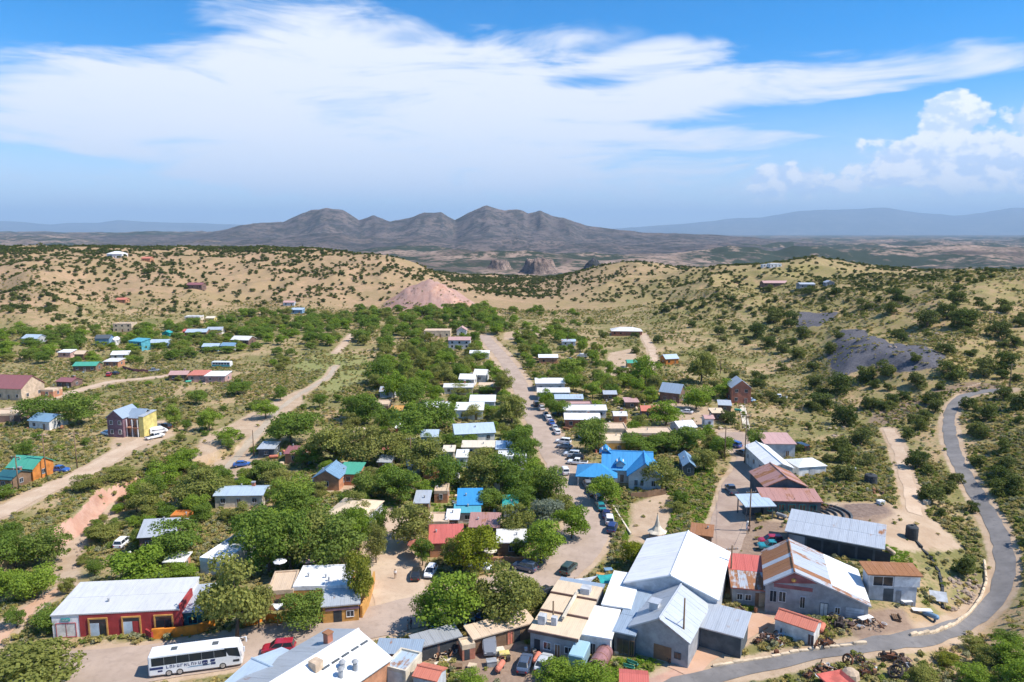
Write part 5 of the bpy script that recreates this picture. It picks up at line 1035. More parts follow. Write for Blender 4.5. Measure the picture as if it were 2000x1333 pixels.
def car_meshes(kind):
    if kind in CARMESH: return CARMESH[kind]
    if kind == 'sedan': body = [(-2.3, .74, .36, .78), (-2.12, .86, .28, .96), (-1.2, .9, .24, 1.0), (0, .9, .24, .96), (1.1, .9, .24, .93), (1.95, .85, .26, .82), (2.28, .7, .36, .66)]; cab = (-1.85, 1.25, -1.2, .35, .94, 1.42, .82, .62)
    elif kind == 'suv': body = [(-2.35, .8, .42, 1.0), (-2.2, .9, .34, 1.12), (-1.0, .94, .3, 1.12), (.6, .94, .3, 1.1), (1.2, .93, .3, 1.06), (2.05, .89, .33, .98), (2.35, .76, .42, .8)]; cab = (-2.25, 1.25, -2.0, .45, 1.06, 1.74, .87, .68)
    elif kind == 'hatch': body = [(-2.0, .76, .36, .9), (-1.85, .86, .28, 1.0), (-1.0, .88, .25, 1.0), (.6, .88, .25, .96), (1.0, .87, .25, .93), (1.7, .83, .28, .82), (2.0, .68, .36, .66)]; cab = (-1.9, 1.15, -1.55, .3, .95, 1.5, .82, .62)
    elif kind == 'pickup': body = [(-2.75, .86, .5, .98), (-2.6, .93, .4, 1.02), (-.7, .95, .38, 1.02), (.6, .95, .38, 1.05), (1.2, .95, .38, 1.1), (2.4, .92, .4, 1.04), (2.7, .8, .48, .86)]; cab = (-.75, 1.45, -.6, .75, 1.04, 1.74, .88, .7)
    else: body = [(-2.6, .9, .4, 1.9), (-2.5, .98, .32, 2.05), (-1.0, 1.0, .3, 2.1), (.9, 1.0, .3, 2.08), (1.7, .98, .3, 1.5), (2.2, .95, .32, 1.15), (2.5, .82, .42, .95)]; cab = (-2.2, 2.02, -2.1, 1.15, 1.12, 1.9, 1.01, .97)
    bm_ = loft([hull_ring(*q) for q in body])
    y0, y1, t0, t1, z0, z1, hb, ht = cab
    ring = lambda ya, yb, z, hw, c=.12: [(hw - c, ya, z), (hw, ya + c, z), (hw, yb - c, z), (hw - c, yb, z), (-hw + c, yb, z), (-hw, yb - c, z), (-hw, ya + c, z), (-hw + c, ya, z)]
    gl = loft([ring(y0, y1, z0, hb), ring(t0, t1, z1, ht)]); rf = loft([ring(t0 - .04, t1 + .04, z1 - .02, ht + .02), ring(t0 + .1, t1 - .1, z1 + .07, ht - .12)])
    pil = MB()
    for s in (-1, 1):
        for f0, f1 in ((y0, t0), (y1, t1), ((y0 + y1) / 2, (t0 + t1) / 2)): pil.cyl((s * (hb - .02), f0 + (.1 if f0 == y0 else -.1 if f0 == y1 else 0), z0), (s * (ht - .01), f1 + (.1 if f0 == y0 else -.1 if f0 == y1 else 0), z1), .05, n=5)
    for s in (-1, 1): pil.cyl((s * (ht - .01), t0 + .05, z1 - .02), (s * (ht - .01), t1 - .05, z1 - .02), .045, n=5).cyl((s * (hb - .02), y0 + .05, z0 + .02), (s * (hb - .02), y1 - .05, z0 + .02), .04, n=5)
    for yy in (t0 + .08, t1 - .08): pil.cyl((-ht, yy, z1 - .02), (ht, yy, z1 - .02), .045, n=5)
    bed = MB().box(-.78, .78, -2.55, -.85, .99, 1.055) if kind == 'pickup' else None
    fy = body[-1][0]; ry = body[0][0]; fz = body[-1][3] - .14; rz_ = body[0][3] - .2; hw = body[-1][1]
    CARMESH[kind] = dict(body=bm_, glass=gl.mesh('window_glass', glass()), roof=rf, pillar=pil, bed=bed, head=MB().box(-.15, .15, -.08, .05, -.07, .07).mesh('headlight', lampm), tail=MB().box(-.12, .12, -.05, .08, -.1, .1).mesh('taillight', tailm),
                         fy=fy, ry=ry, fz=fz, rz=rz_, hw=hw, rw=body[0][1], wy=(ry * .62, fy * .62), wx=body[3][1] - .1, wr=.33 if kind in ('sedan', 'hatch') else .39, cache={})
    return CARMESH[kind]
ALLROADS = [(np.array(ROADS[k]), k) for k in ROADS]
def road_heading(x, y):
    best = (1e9, 0)
    for P, k in ALLROADS:
        for i in range(len(P) - 1):
            e = P[i + 1] - P[i]; t = np.clip(((x - P[i][0]) * e[0] + (y - P[i][1]) * e[1]) / (e @ e), 0, 1); d = math.hypot(x - P[i][0] - t * e[0], y - P[i][1] - t * e[1])
            if d < best[0]: best = (d, math.atan2(e[1], e[0]) - math.pi / 2)
    return best[1]
CARS = []
def car(px, py, kind, colour, label, head=None, group=None, lift=.075, cat=None):
    p = at(px, py); yaw = R(head) if head is not None else road_heading(p.x, p.y)
    d = car_meshes(kind); name = {'sedan': 'parked_car', 'suv': 'parked_suv', 'hatch': 'small_car', 'pickup': 'pickup_truck', 'van': 'cargo_van'}[kind]
    k = empty(name, (p.x, p.y, p.z + lift), yaw, label, cat or {'pickup': 'truck', 'van': 'van'}.get(kind, 'car'), group)
    c = d['cache']
    if colour not in c: c[colour] = (d['body'].mesh('body', carpaint(colour), False), d['roof'].mesh('roof', carpaint(colour)), d['pillar'].mesh('window_frame', carpaint(colour)))
    link('body', c[colour][0], k); g = link('window_glass', d['glass'], k); link('roof', c[colour][1], k); link('window_frame', c[colour][2], g)
    if d['bed']: link('truck_bed', d['bed'].mesh('truck_bed', wall_mat('dark')), k)
    add_wheels(k, (-d['wx'], d['wx']), d['wy'], d['wr'], .23)
    for s in (-1, 1): link('headlight', d['head'], k, (s * (d['hw'] - .18), d['fy'] - .02, d['fz'])); link('taillight', d['tail'], k, (s * (d['rw'] - .14), d['ry'] - .02, d['rz']))
    CARS.append((p.x, p.y)); return k
ST = 'cars parked along the main street'
for q in [
 (1047, 793, 'suv', 'black', 'dark SUV parked far up the street beside white SUV'), (1058, 801, 'suv', 'white', 'white SUV parked far up the street by green tree'), (1066, 813, 'sedan', 'silver', 'silver sedan parked opposite the leafy grove'),
 (1071, 821, 'suv', 'white', 'white SUV parked behind the silver sedan'), (1077, 829, 'sedan', 'blue', 'blue sedan parked between white cars on street'), (1083, 839, 'sedan', 'silver', 'silver sedan parked below the brick fronted shop'), (1088, 848, 'hatch', 'white', 'white hatchback parked below the brick fronted shop'),
 (1100, 867, 'suv', 'white', 'white SUV nosed in under shady tree'), (1102, 876, 'sedan', 'grey', 'grey sedan nosed in under shady tree'), (1117, 892, 'suv', 'white', 'white SUV parked near the blue roofed house'), (1124, 899, 'suv', 'black', 'black SUV parked near the blue roofed house'), (1128, 908, 'pickup', 'white', 'white pickup parked near the blue roofed house'),
 (1147, 951, 'suv', 'grey', 'grey SUV in shade of street tree'), (1157, 966, 'pickup', 'brown', 'brown pickup in shade of street tree'), (1169, 979, 'suv', 'grey', 'charcoal SUV parked beside the garden fence'),
 (1173, 994, 'sedan', 'teal', 'dark teal sedan parked beside the garden rail'), (1184, 1009, 'sedan', 'navy', 'navy sedan parked beside the garden rail'), (1190, 1021, 'suv', 'white', 'white SUV with dark windows parked beside garden rail'), (1196, 1037, 'suv', 'navy', 'navy SUV last in the row by garden rail')]:
    hd = {1100: 70, 1102: 72, 1117: 75, 1124: 75, 1128: 75}.get(q[0])
    car(*q[:5], head=hd, group=ST)
car(1103, 925, 'suv', 'white', 'white SUV driving on the main street')
car(1111, 1117, 'suv', 'green', 'dark green SUV driving through the street bend')
car(1025, 1114, 'suv', 'slate', 'dark blue SUV parked by the orange patio wall', 62)
car(938, 1113, 'sedan', 'white', 'white sedan parked under the yellow green tree', 60)
car(813, 1127, 'sedan', 'black', 'black sedan parked in the sandy side street', 2)
car(841, 1123, 'hatch', 'white', 'white hatchback parked in the sandy side street', 170)
car(1068, 1166, 'suv', 'black', 'black SUV parked behind the tan roofed store', -50)
car(545, 1274, 'suv', 'red', 'dark red SUV standing on the main street', 98)
car(955, 1268, 'van', 'grey', 'old grey van in the dirt yard', 185)
car(1025, 1303, 'sedan', 'slate', 'blue grey sedan parked in the dirt yard', -12)
car(1062, 1302, 'sedan', 'silver', 'silver sedan half under green bush', -20)
car(928, 1220, 'sedan', 'paleblue', 'pale blue sedan under the big street trees', -30); car(948, 1216, 'suv', 'blue', 'blue and black SUV under the big street trees', -30); car(985, 1213, 'suv', 'red', 'red SUV under the big street trees', -12); car(852, 1234, 'sedan', 'teal', 'turquoise sedan under the big green tree', -20)
car(473, 911, 'sedan', 'blue', 'dark blue sedan on the sandy clearing', -75); car(115, 923, 'pickup', 'blue', 'blue pickup beside the green roofed cabin', -95)
car(303, 857, 'pickup', 'white', 'white pickup parked by the purple house', -35); car(310, 847, 'van', 'white', 'white van parked by the purple house', -50); car(322, 838, 'suv', 'black', 'black SUV parked by the purple house', 70); car(209, 850, 'sedan', 'white', 'white sedan beside the purple house wall', 60); car(248, 846, 'van', 'white', 'long white van before the purple house porch', 85)
car(241, 1066, 'suv', 'white', 'white SUV parked in the dirt drive', 0); car(1428, 962, 'pickup', 'slate', 'dark grey pickup driving on the lot road', 0); car(1508, 1074, 'pickup', 'teal', 'teal pickup parked on the brown lot', 85); car(1505, 1063, 'suv', 'red', 'red SUV parked behind teal pickup', 88); car(1434, 873, 'suv', 'blue', 'dark blue SUV at top of lot road', 30); car(1450, 889, 'sedan', 'slate', 'dark sedan at top of lot road', 20)
car(1522, 780, 'pickup', 'white', 'white pickup on the scrub hillside', 70); car(1462, 785, 'sedan', 'silver', 'silver sedan below the tall brick red house', 60); car(1563, 880, 'van', 'black', 'black van behind the dusty pink store', 20); car(1340, 808, 'sedan', 'white', 'white sedan in the yard east of orange roof', 60)
car(213, 735, 'suv', 'red', 'red SUV on the pale track', 20); car(225, 732, 'sedan', 'black', 'black sedan on the pale track', 60); car(299, 727, 'pickup', 'grey', 'grey pickup by the dark board fence', -60); car(1112, 705, 'sedan', 'navy', 'navy sedan on the far dirt yard', 40); car(1137, 699, 'van', 'white', 'white van on the far dirt yard', 80)
# --- box truck with pale blue roof
def box_truck(px, py, head, cw, label, L=6.4):
    p = at(px, py); k = empty('box_truck', (p.x, p.y, p.z + .02), R(head), label, 'truck')
    loft([hull_ring(y, hw, z0, z1) for y, hw, z0, z1 in ((-L / 2, 1.0, .7, 2.6), (-L / 2 + .1, 1.12, .62, 2.75), (L / 2 - 2.4, 1.12, .62, 2.75), (L / 2 - 2.3, 1.05, .62, 2.6))]).build('cargo_box', carpaint(cw), k)
    loft([hull_ring(y, hw, z0, z1) for y, hw, z0, z1 in ((L / 2 - 2.28, .98, .5, 2.1), (L / 2 - 1.3, 1.0, .45, 2.15), (L / 2 - .9, 1.0, .45, 1.35), (L / 2 - .1, .95, .5, 1.2), (L / 2, .85, .55, 1.0))]).build('cab', carpaint('white'), k)
    MB().poly([(-.85, L / 2 - 1.16, 1.95), (.85, L / 2 - 1.16, 1.95), (.85, L / 2 - .92, 1.45), (-.85, L / 2 - .92, 1.45)], [(0, 3, 2, 1)]).build('windscreen', glass(), k)
    add_wheels(k, (-.95, .95), (-L * .28, L * .3), .42, .26); return k
box_truck(1135, 1292, -20, 'paleblue', 'pale blue box truck parked beside the stucco cottage')
p = at(1551, 1191); k = empty('white_trailer', (p.x, p.y - .3, p.z), R(-15), 'white cargo trailer before the big rusted barn', 'trailer')
loft([hull_ring(y, hw, .45, z1) for y, hw, z1 in ((-1.1, 1.5, 2.3), (-1.0, 1.6, 2.4), (1.2, 1.6, 2.4), (1.3, 1.5, 2.3))]).build('body', carpaint('white'), k); add_wheels(k, (-1.5, 1.5), (0,), .36, .2); MB().cyl((0, -1.0, .5), (0, -2.0, .45), .05).build('tow_bar', wall_mat('slate'), k)
def camper(px, py, head, label, band='teal'):
    p = at(px, py); k = empty('camper_bus', (p.x, p.y, p.z + .02), R(head), label, 'bus')
    loft([hull_ring(y, hw, .5, z1) for y, hw, z1 in ((-4.5, 1.1, 2.6), (-4.3, 1.22, 2.85), (4.2, 1.22, 2.85), (4.5, 1.1, 2.4))]).build('body', carpaint('white'), k)
    MB().box(1.2, 1.235, -4.2, 4.2, .7, 1.3).box(-1.235, -1.2, -4.2, 4.2, .7, 1.3).build('side_band', wall_mat(band), k)
    for s in (-1, 1):
        for i in range(6): MB().box(s * 1.225 - .02, s * 1.225 + .02, -4.0 + i * 1.35, -2.9 + i * 1.35, 1.55, 2.35).build('window', glass(), k)
    add_wheels(k, (-1.0, 1.0), (-2.8, 2.8), .45, .25)
camper(434, 718, 86, 'old white and teal bus parked above the pink adobe house')
# --- the white coach
a, b = at(298, 1327), at(467, 1304); L_ = 13.6
yaw = math.atan2(b.y - a.y, b.x - a.x); mid = (a + b) / 2; nrm = Vector((-math.sin(yaw), math.cos(yaw), 0))
c = mid + nrm * 1.27; L_ = max(12.2, min(14.5, (b - a).length))
k = empty('tour_coach', (c.x, c.y, float(gz(c.x, c.y)) + .075), yaw - math.pi / 2, 'white tour coach with dark window band and blue lettering', 'bus')
H_, hw = 3.36, 1.28; h2 = L_ / 2
loft([hull_ring(y, w1, z0, z1) for y, w1, z0, z1 in ((-h2, hw - .12, .45, 3.1), (-h2 + .15, hw, .35, H_ - .05), (-h2 + 2, hw, .33, H_), (h2 - 2.2, hw, .33, H_), (h2 - 1.2, hw, .33, H_ - .05), (h2 - .5, hw - .02, .34, 3.15), (h2 - .12, hw - .08, .36, 2.0), (h2, hw - .2, .42, 1.2))]).build('body', carpaint('white'), k)
for s in (1, -1):
    X = s * (hw + .004)
    MB().box(min(X - s * .06, X - s * .012), max(X - s * .06, X - s * .012), -h2 + .4, h2 - 2.9, 1.7, 3.02).build('window_band', wall_mat('dark'), k)
    for i in range(6):
        y0 = -h2 + .45 + i * 1.62; MB().box(min(X, X - s * .05), max(X, X - s * .05) , y0, y0 + 1.60, 1.78 + .02 * i, 2.98).build('window', glass(), k)
    y0 = -h2 + .45 + 6 * 1.62; xs = sorted((X, X - s * .05))
    MB().poly([(x, y, z) for x in xs for y, z in ((y0, 1.92), (h2 - 2.1, 1.98), (h2 - 2.9, 2.96), (y0, 2.98))], [(0, 3, 2, 1), (4, 5, 6, 7), (0, 1, 5, 4), (1, 2, 6, 5), (2, 3, 7, 6), (3, 0, 4, 7)]).build('window', glass(), k)
    MB().poly([(x, y, z) for x in xs for y, z in ((h2 - 1.75, 1.95), (h2 - .22, 1.62), (h2 - .5, 3.05), (h2 - 2.3, 3.12))], [(0, 3, 2, 1), (4, 5, 6, 7), (0, 1, 5, 4), (1, 2, 6, 5), (2, 3, 7, 6), (3, 0, 4, 7)]).build('cab_window', glass(), k)
    navy = wall_mat('slate') if False else carpaint('navy')
    b_ = lambda y0, y1, z0, z1, sk=0.0: MB().poly([(x, y, z) for x in sorted((X + s * .012, X - s * .01)) for y, z in ((y0, z0), (y1, z0), (y1 + sk, z1), (y0 + sk, z1))], [(0, 3, 2, 1), (4, 5, 6, 7), (0, 1, 5, 4), (1, 2, 6, 5), (2, 3, 7, 6), (3, 0, 4, 7)])
    b_(-h2 + .2, -h2 + 1.9, 1.25, 1.6).build('stripe', navy, k); b_(-h2 + 1.2, -h2 + 1.8, .85, 1.1).build('stripe', navy, k)
    for y in (h2 - 5.3, h2 - 4.25): b_(y, y + .62, 1.38, 1.75, -.12 * s * 0 + .12).build('chevron', navy, k); b_(y + .1, y + .72, .95, 1.3, -.2 * 0 + .02).build('chevron', navy, k)
    rr = random.Random(3); lt = MB()
    for i in range(12):
        y = -h2 + 2.3 + i * .46
        for (u0, u1, v0, v1) in [(0, .09, 1.24, 1.68), (.09, .3, (1.24, 1.58, 1.42)[i % 3], (1.34, 1.68, 1.52)[i % 3])] + ([(.22, .31, 1.24, 1.68)] if i % 2 else []):
            q = b_(y + u0, y + u1, v0, v1); lt.poly(q.v, q.f)
    lt.build('lettering', navy, k)['kind'] = 'stuff'
    b_(-h2 + 4.9, -h2 + 7.8, .98, 1.12, .5).build('swoosh', wall_mat('steelblue'), k)
    MB().box(min(X - s * .03, X + s * .02), max(X - s * .03, X + s * .02), h2 - 1.2, h2 - .35, .95, 1.25).build('side_grille', wall_mat('dark'), k)
    MB().cyl((s * 1.15, h2 - .35, 3.1), (s * 1.3, h2 + .35, 3.0), .05, n=6).cyl((s * 1.3, h2 + .35, 3.05), (s * 1.3, h2 + .35, 2.3), .11, n=8).build('mirror', carpaint('white'), k)
    link('headlight', MB().box(-.2, .2, -.05, .05, -.1, .1).mesh('headlight', lampm), k, (s * .75, h2 - .02, .85))
    link('taillight', MB().box(-.12, .12, -.04, .04, -.25, .25).mesh('taillight', tailm), k, (s * .95, -h2 + .0, 1.2))
MB().poly([(x, y, z) for x, y, z in ((-1.05, h2 - .06, 1.35), (1.05, h2 - .06, 1.35), (1.12, h2 - .48, 3.1), (-1.12, h2 - .48, 3.1), (-1.05, h2 - .16, 1.35), (1.05, h2 - .16, 1.35), (1.12, h2 - .58, 3.1), (-1.12, h2 - .58, 3.1))], [(0, 1, 2, 3), (7, 6, 5, 4), (0, 4, 5, 1), (1, 5, 6, 2), (2, 6, 7, 3), (3, 7, 4, 0)]).build('windscreen', glass(), k)
for y in (-h2 + 3.2, h2 - 3.6): MB().box(-.42, .42, y - .4, y + .4, H_ - .03, H_ + .05).build('roof_hatch', wall_mat('slate'), k)
add_wheels(k, (-hw + .13, hw - .13), (-h2 + 2.6, -h2 + 4.0, h2 - 2.6), .52, .32)
CARS.append((c.x, c.y))
COACH = (c, yaw, L_)

# ------------------------------------------------------------------ trees and shrubs
def leaf_cloud(seed, n, leaf, clumps, z0=.2, wide=.5, tall=.42, zc=.6, rough=1.0, flat_bottom=True, cr=(.13, .23)):
    """unit crown (about 1 wide, top at 1): leaf faces spread over many uneven clumps"""
    r = np.random.default_rng(seed)
    C = []
    while len(C) < clumps:
        p = r.uniform(-1, 1, 3); l = np.linalg.norm(p)
        if l > 1 or l < .25 and len(C) > 2: continue
        if p[2] < -.8: continue
        C.append(p * (1 if l > .6 else .85) * np.array([wide, wide, tall]) * .74 + np.array([0, 0, zc]))
    C = np.array(C); rad = r.uniform(*cr, clumps)
    which = r.choice(clumps, n, p=rad ** 2 / (rad ** 2).sum())
    d = r.normal(size=(n, 3)); d /= np.linalg.norm(d, axis=1)[:, None]
    d[:, 2] = np.where(d[:, 2] < -.35, -d[:, 2] * .5, d[:, 2])
    pos = C[which] + d * (rad[which] * r.uniform(.72, 1.12, n))[:, None] * np.array([1, 1, .85])
    nr = d + r.normal(size=(n, 3)) * rough * .5; nr /= np.linalg.norm(nr, axis=1)[:, None]
    t = np.cross(nr, r.normal(size=(n, 3))); t /= np.linalg.norm(t, axis=1)[:, None]; b = np.cross(nr, t)
    s = leaf * r.uniform(.6, 1.35, n)[:, None]
    v = np.stack([pos - t * s - b * s * .35, pos + t * s * .15 - b * s * .8, pos + t * s + b * s * .3, pos - t * s * .1 + b * s * .85], 1).reshape(-1, 3)
    v[:, 2] = np.maximum(v[:, 2], .02)
    return v, C
def leaf_mesh(name, mat, *a, **k):
    v, C = leaf_cloud(*a, **k); n = len(v) // 4
    me = bpy.data.meshes.new(name); me.vertices.add(len(v)); me.vertices.foreach_set('co', v.astype(np.float32).ravel())
    me.loops.add(n * 4); me.loops.foreach_set('vertex_index', np.arange(n * 4, dtype=np.int32)); me.polygons.add(n); me.polygons.foreach_set('loop_start', np.arange(0, n * 4, 4, dtype=np.int32))
    me.update(calc_edges=True); me.materials.append(mat); return me, C
def trunk_mesh(C, seed, thick=.028, fork=.3):
    b = MB(); r = random.Random(seed); top = Vector((r.uniform(-.03, .03), r.uniform(-.03, .03), fork))
    b.cyl((0, 0, -.06), top, thick, thick * .72, 7)
    for p in sorted(C, key=lambda q: -q[2])[:: max(1, len(C) // 7)]:
        p = Vector(p); mid_ = top.lerp(p, .5) + Vector((r.uniform(-.03, .03), r.uniform(-.03, .03), .02))
        b.cyl(top - Vector((0, 0, .03)), mid_, thick * .55, thick * .34, 5, False).cyl(mid_, p, thick * .34, thick * .1, 5, False)
    return b.mesh('trunk', bark(), True)
LEAF = dict(g=('bright green', (.16, .245, .03), (.25, .34, .05)), d=('dark green', (.115, .18, .034), (.18, .255, .046)), o=('olive green', (.19, .21, .055), (.28, .285, .075)), y=('yellow green', (.17, .21, .022), (.24, .26, .03)), s=('silvery', (.16, .19, .14), (.24, .27, .20)))
VAR = {}
for ki, k in enumerate(LEAF):
    lm = leafmat(k, LEAF[k][1], LEAF[k][2], .42); VAR[k] = []
    for i in range(4 if k in 'gdo' else 2):
        me, C = leaf_mesh('crown', lm, 100 + ki * 10 + i, 5200, .0195, 24 + 4 * i, tall=.52 if i != 2 else .58, zc=.5, cr=(.10, .21))
        VAR[k].append((me, trunk_mesh(C, i)))
jm = leafmat('j', (.042, .062, .02), (.078, .10, .03), .25); jm2 = leafmat('j2', (.075, .095, .026), (.115, .13, .036), .25)
jn1 = leafmat('jn1', (.06, .088, .026), (.105, .13, .038), .3); jn2 = leafmat('jn2', (.095, .12, .034), (.15, .165, .048), .3)
JUN = []
for i in range(5):
    me, C = leaf_mesh('crown', jn1 if i % 2 else jn2, 300 + i, 1900, .034, 13 + i, zc=.40, tall=.54, wide=.52, cr=(.16, .27)); JUN.append((me, trunk_mesh(C, 50 + i, .04, .2)))
def nearest_short(x, y, lim):
    best, bd = None, 1e9
    for c_, r_, bb, sh, Y in BUILT:
        d = math.hypot(c_.x - x, c_.y - y) - r_
        if d < bd: best, bd = sh, d
    return best if bd < lim else None
TREES = []; PEND = []
LAND = [(Vector(at(px, py)[:2]), nm) for px, py, nm in [(1760, 905, 'the sandy trail'), (1780, 1045, 'the black upright water tank'), (1960, 1090, 'the asphalt bend'), (1890, 940, 'the straight asphalt stretch'), (1855, 820, 'the upper asphalt curve'), (1971, 760, 'the pole above the asphalt road'), (1690, 690, 'the upper slag patch'), (1800, 715, 'the lower slag patch'), (1650, 830, 'the cut behind the lot sheds'),
        (1560, 625, 'the small slag patch'), (1880, 620, 'the boulder slope'), (1980, 570, 'the crest of the boulder slope'), (1740, 590, 'the shoulder of the boulder slope'), (1400, 700, 'the hillside pole'), (1268, 690, 'the two rut hill track'), (820, 600, 'the spoil heap'), (680, 660, 'the lane between dense trees'), (640, 720, 'the meadow'), (540, 810, 'the grey lane'), (450, 850, 'the sandy wash crossing'), (230, 960, 'the orange earth bank'), (150, 930, 'the pale dirt road'),
        (60, 1190, 'the reddish foot path'), (130, 1080, 'the dry wash'), (220, 746, 'the pale track'), (770, 1100, 'the sandy side street'), (1100, 905, 'the main street'), (1036, 790, 'the upper main street'), (960, 672, 'the street end'), (1140, 1010, 'the street bend'), (1080, 620, 'the hill foot meadow'), (1000, 640, 'the pale ball field'), (1750, 1290, 'the scrap machines'), (1950, 1270, 'the lower asphalt verge'), (600, 640, 'the western village edge'), (100, 600, 'the left juniper spur')]]
def nearest_land(x, y, lim):
    d, nm = min(((c_ - Vector((x, y))).length, nm) for c_, nm in LAND); return nm if d < lim else None
def put_tree(x, y, w, h, kind, z=None):
    z = float(gz(x, y)) if z is None else z
    TREES.append((x, y, w / 2, h)); PEND.append((x, y, z, w, h, kind))
def real_tree(x, y, z, w, h, kind):
    vi = random.randrange(len(VAR[kind])); me, tr = VAR[kind][vi]
    size = 'tall' if h > w * 1.12 else 'broad' if w > 8.5 else 'small' if w < 4.2 else 'rounded'
    sh = nearest_short(x, y, 14)
    wh = f'beside {sh}' if sh else None
    if wh is None:
        ln = nearest_land(x, y, 70 if y < 350 else 130); wh = f'near {ln}' if ln else 'among the scattered western trees' if x < -60 else 'among the scattered valley trees'
    lab = f'{size} {LEAF[kind][0]} leafy tree {wh}'
    k = empty('leafy_tree', (x, y, z - .05), random.uniform(0, 6.28), lab, 'tree', lab.replace('leafy tree', 'leafy trees'))
    k.scale = (w, w * random.uniform(.9, 1.1), h)
    link('crown', me, k); link('trunk', tr, k); return k
def T_(px, py, wpx, hpx, kind):
    p = at(px, py); s = FPX / depth_of(p); put_tree(p.x, p.y, wpx / s * 1.12, hpx / s * 1.08, kind)
for t in [
 (30, 1112, 85, 78, 'd'), (95, 1105, 78, 75, 'd'), (15, 1165, 62, 60, 'g'), (72, 1168, 85, 62, 'g'), (18, 1062, 50, 42, 'd'), (265, 1148, 115, 85, 'g'), (350, 1093, 110, 75, 'd'), (272, 1075, 30, 45, 'd'), (348, 1135, 72, 34, 'g'),
 (185, 1125, 36, 34, 'd'), (33, 1225, 42, 42, 'd'), (98, 1232, 72, 48, 'd'), (132, 1160, 32, 38, 'o'), (75, 1352, 190, 105, 'o'), (10, 1345, 90, 70, 'o'), (462, 1250, 135, 165, 'o'), (505, 1228, 70, 90, 'o'), (410, 1215, 50, 55, 'd'), (592, 1228, 88, 78, 'd'), (697, 1192, 70, 118, 'y'),
 (495, 1078, 95, 90, 'd'), (525, 1120, 110, 130, 'd'), (570, 1125, 95, 120, 'd'), (612, 1112, 110, 110, 'o'), (662, 1118, 105, 112, 'd'), (700, 1082, 65, 92, 'g'), (545, 1070, 90, 80, 'g'), (620, 1060, 90, 70, 'd'), (688, 1040, 60, 50, 'd'), (735, 1100, 45, 80, 'o'), (742, 1050, 40, 60, 'd'),
 (800, 1065, 92, 92, 'o'), (880, 1232, 128, 120, 'g'), (835, 1225, 60, 70, 'g'), (985, 1222, 125, 115, 'o'), (1035, 1190, 58, 55, 'o'), (930, 1215, 80, 100, 'o'), (925, 1122, 105, 95, 'y'), (885, 1110, 50, 60, 'o'), (1058, 1100, 88, 88, 'g'), (1116, 1052, 72, 70, 'g'), (1066, 1028, 66, 58, 's'), (1005, 1052, 66, 72, 'o'),
 (1238, 1112, 60, 52, 'y'), (825, 1105, 44, 55, 'd'), (920, 1348, 55, 42, 'g'), (1085, 1335, 75, 46, 'g'), (1150, 1350, 95, 52, 'g'),
 (570, 868, 98, 72, 'd'), (655, 912, 100, 85, 'o'), (718, 915, 95, 85, 'o'), (525, 948, 62, 48, 'd'), (600, 912, 60, 45, 'd'), (545, 955, 60, 40, 'o'), (382, 990, 100, 76, 'o'), (318, 953, 70, 50, 'g'), (290, 1005, 62, 60, 'o'), (350, 925, 56, 42, 'g'), (368, 905, 48, 32, 'g'), (410, 842, 46, 46, 'g'), (445, 866, 56, 30, 'g'), (548, 782, 28, 28, 'd'), (385, 790, 38, 28, 'd'), (465, 772, 52, 30, 'd'), (520, 818, 50, 36, 'g'), (500, 800, 34, 18, 'o'),
 (625, 797, 28, 32, 'd'), (660, 786, 20, 16, 'd'), (593, 800, 14, 12, 'd'), (82, 828, 82, 58, 'd'), (155, 830, 78, 60, 'd'), (118, 815, 50, 40, 'd'), (50, 893, 40, 32, 'd'), (230, 938, 62, 26, 'o'), (168, 960, 52, 34, 'o'), (12, 975, 36, 28, 'd'), (300, 920, 40, 26, 'o'), (340, 832, 34, 42, 'g'), (365, 842, 18, 26, 'd'), (205, 1060, 60, 40, 'o'),
 (1178, 985, 66, 58, 'g'), (1290, 955, 70, 58, 'o'), (1262, 950, 50, 36, 'd'), (1375, 920, 55, 50, 'o'), (1330, 985, 30, 30, 'd'), (1320, 1000, 40, 22, 'o'), (1475, 888, 36, 48, 'd'), (1345, 882, 70, 48, 'd'), (1300, 880, 80, 40, 'd'), (1405, 892, 50, 46, 'd'), (1152, 884, 70, 64, 'd'), (1255, 882, 90, 36, 'd'), (1160, 858, 50, 44, 'd'),
 (1065, 800, 32, 40, 'g'), (1090, 815, 48, 40, 'd'), (1110, 745, 60, 45, 'g'), (1370, 750, 60, 72, 'o'), (1420, 780, 50, 40, 'g'), (1260, 755, 60, 60, 'g'), (1300, 830, 70, 45, 'g'), (1360, 800, 60, 46, 'g'), (1012, 1090, 30, 40, 'd'),
 (1000, 830, 62, 68, 'o'), (1012, 890, 60, 60, 'd'), (985, 770, 40, 46, 'o'), (1030, 905, 50, 60, 'd'), (1075, 975, 70, 65, 'd'), (1045, 960, 70, 60, 'g'), (1020, 1000, 60, 50, 'd'), (1095, 1010, 55, 50, 'o'),
 (780, 905, 70, 65, 'o'), (830, 930, 90, 75, 'o'), (870, 960, 80, 70, 'd'), (780, 985, 80, 70, 'd'), (725, 975, 70, 60, 'd'), (760, 960, 60, 55, 'g'), (940, 960, 90, 70, 'o'), (990, 960, 80, 80, 'd'), (955, 1000, 60, 45, 'd'), (700, 1010, 60, 50, 'o'), (690, 990, 60, 34, 'd'), (590, 1008, 80, 58, 'd'), (570, 1000, 80, 70, 'g'), (800, 870, 80, 70, 'd'), (850, 840, 90, 60, 'd'), (755, 850, 55, 60, 'd'), (720, 830, 60, 60, 'd'), (690, 820, 50, 50, 'd'), (800, 800, 60, 60, 'd'), (770, 785, 55, 60, 'g'), (740, 750, 60, 50, 'd')]:
    T_(*t)
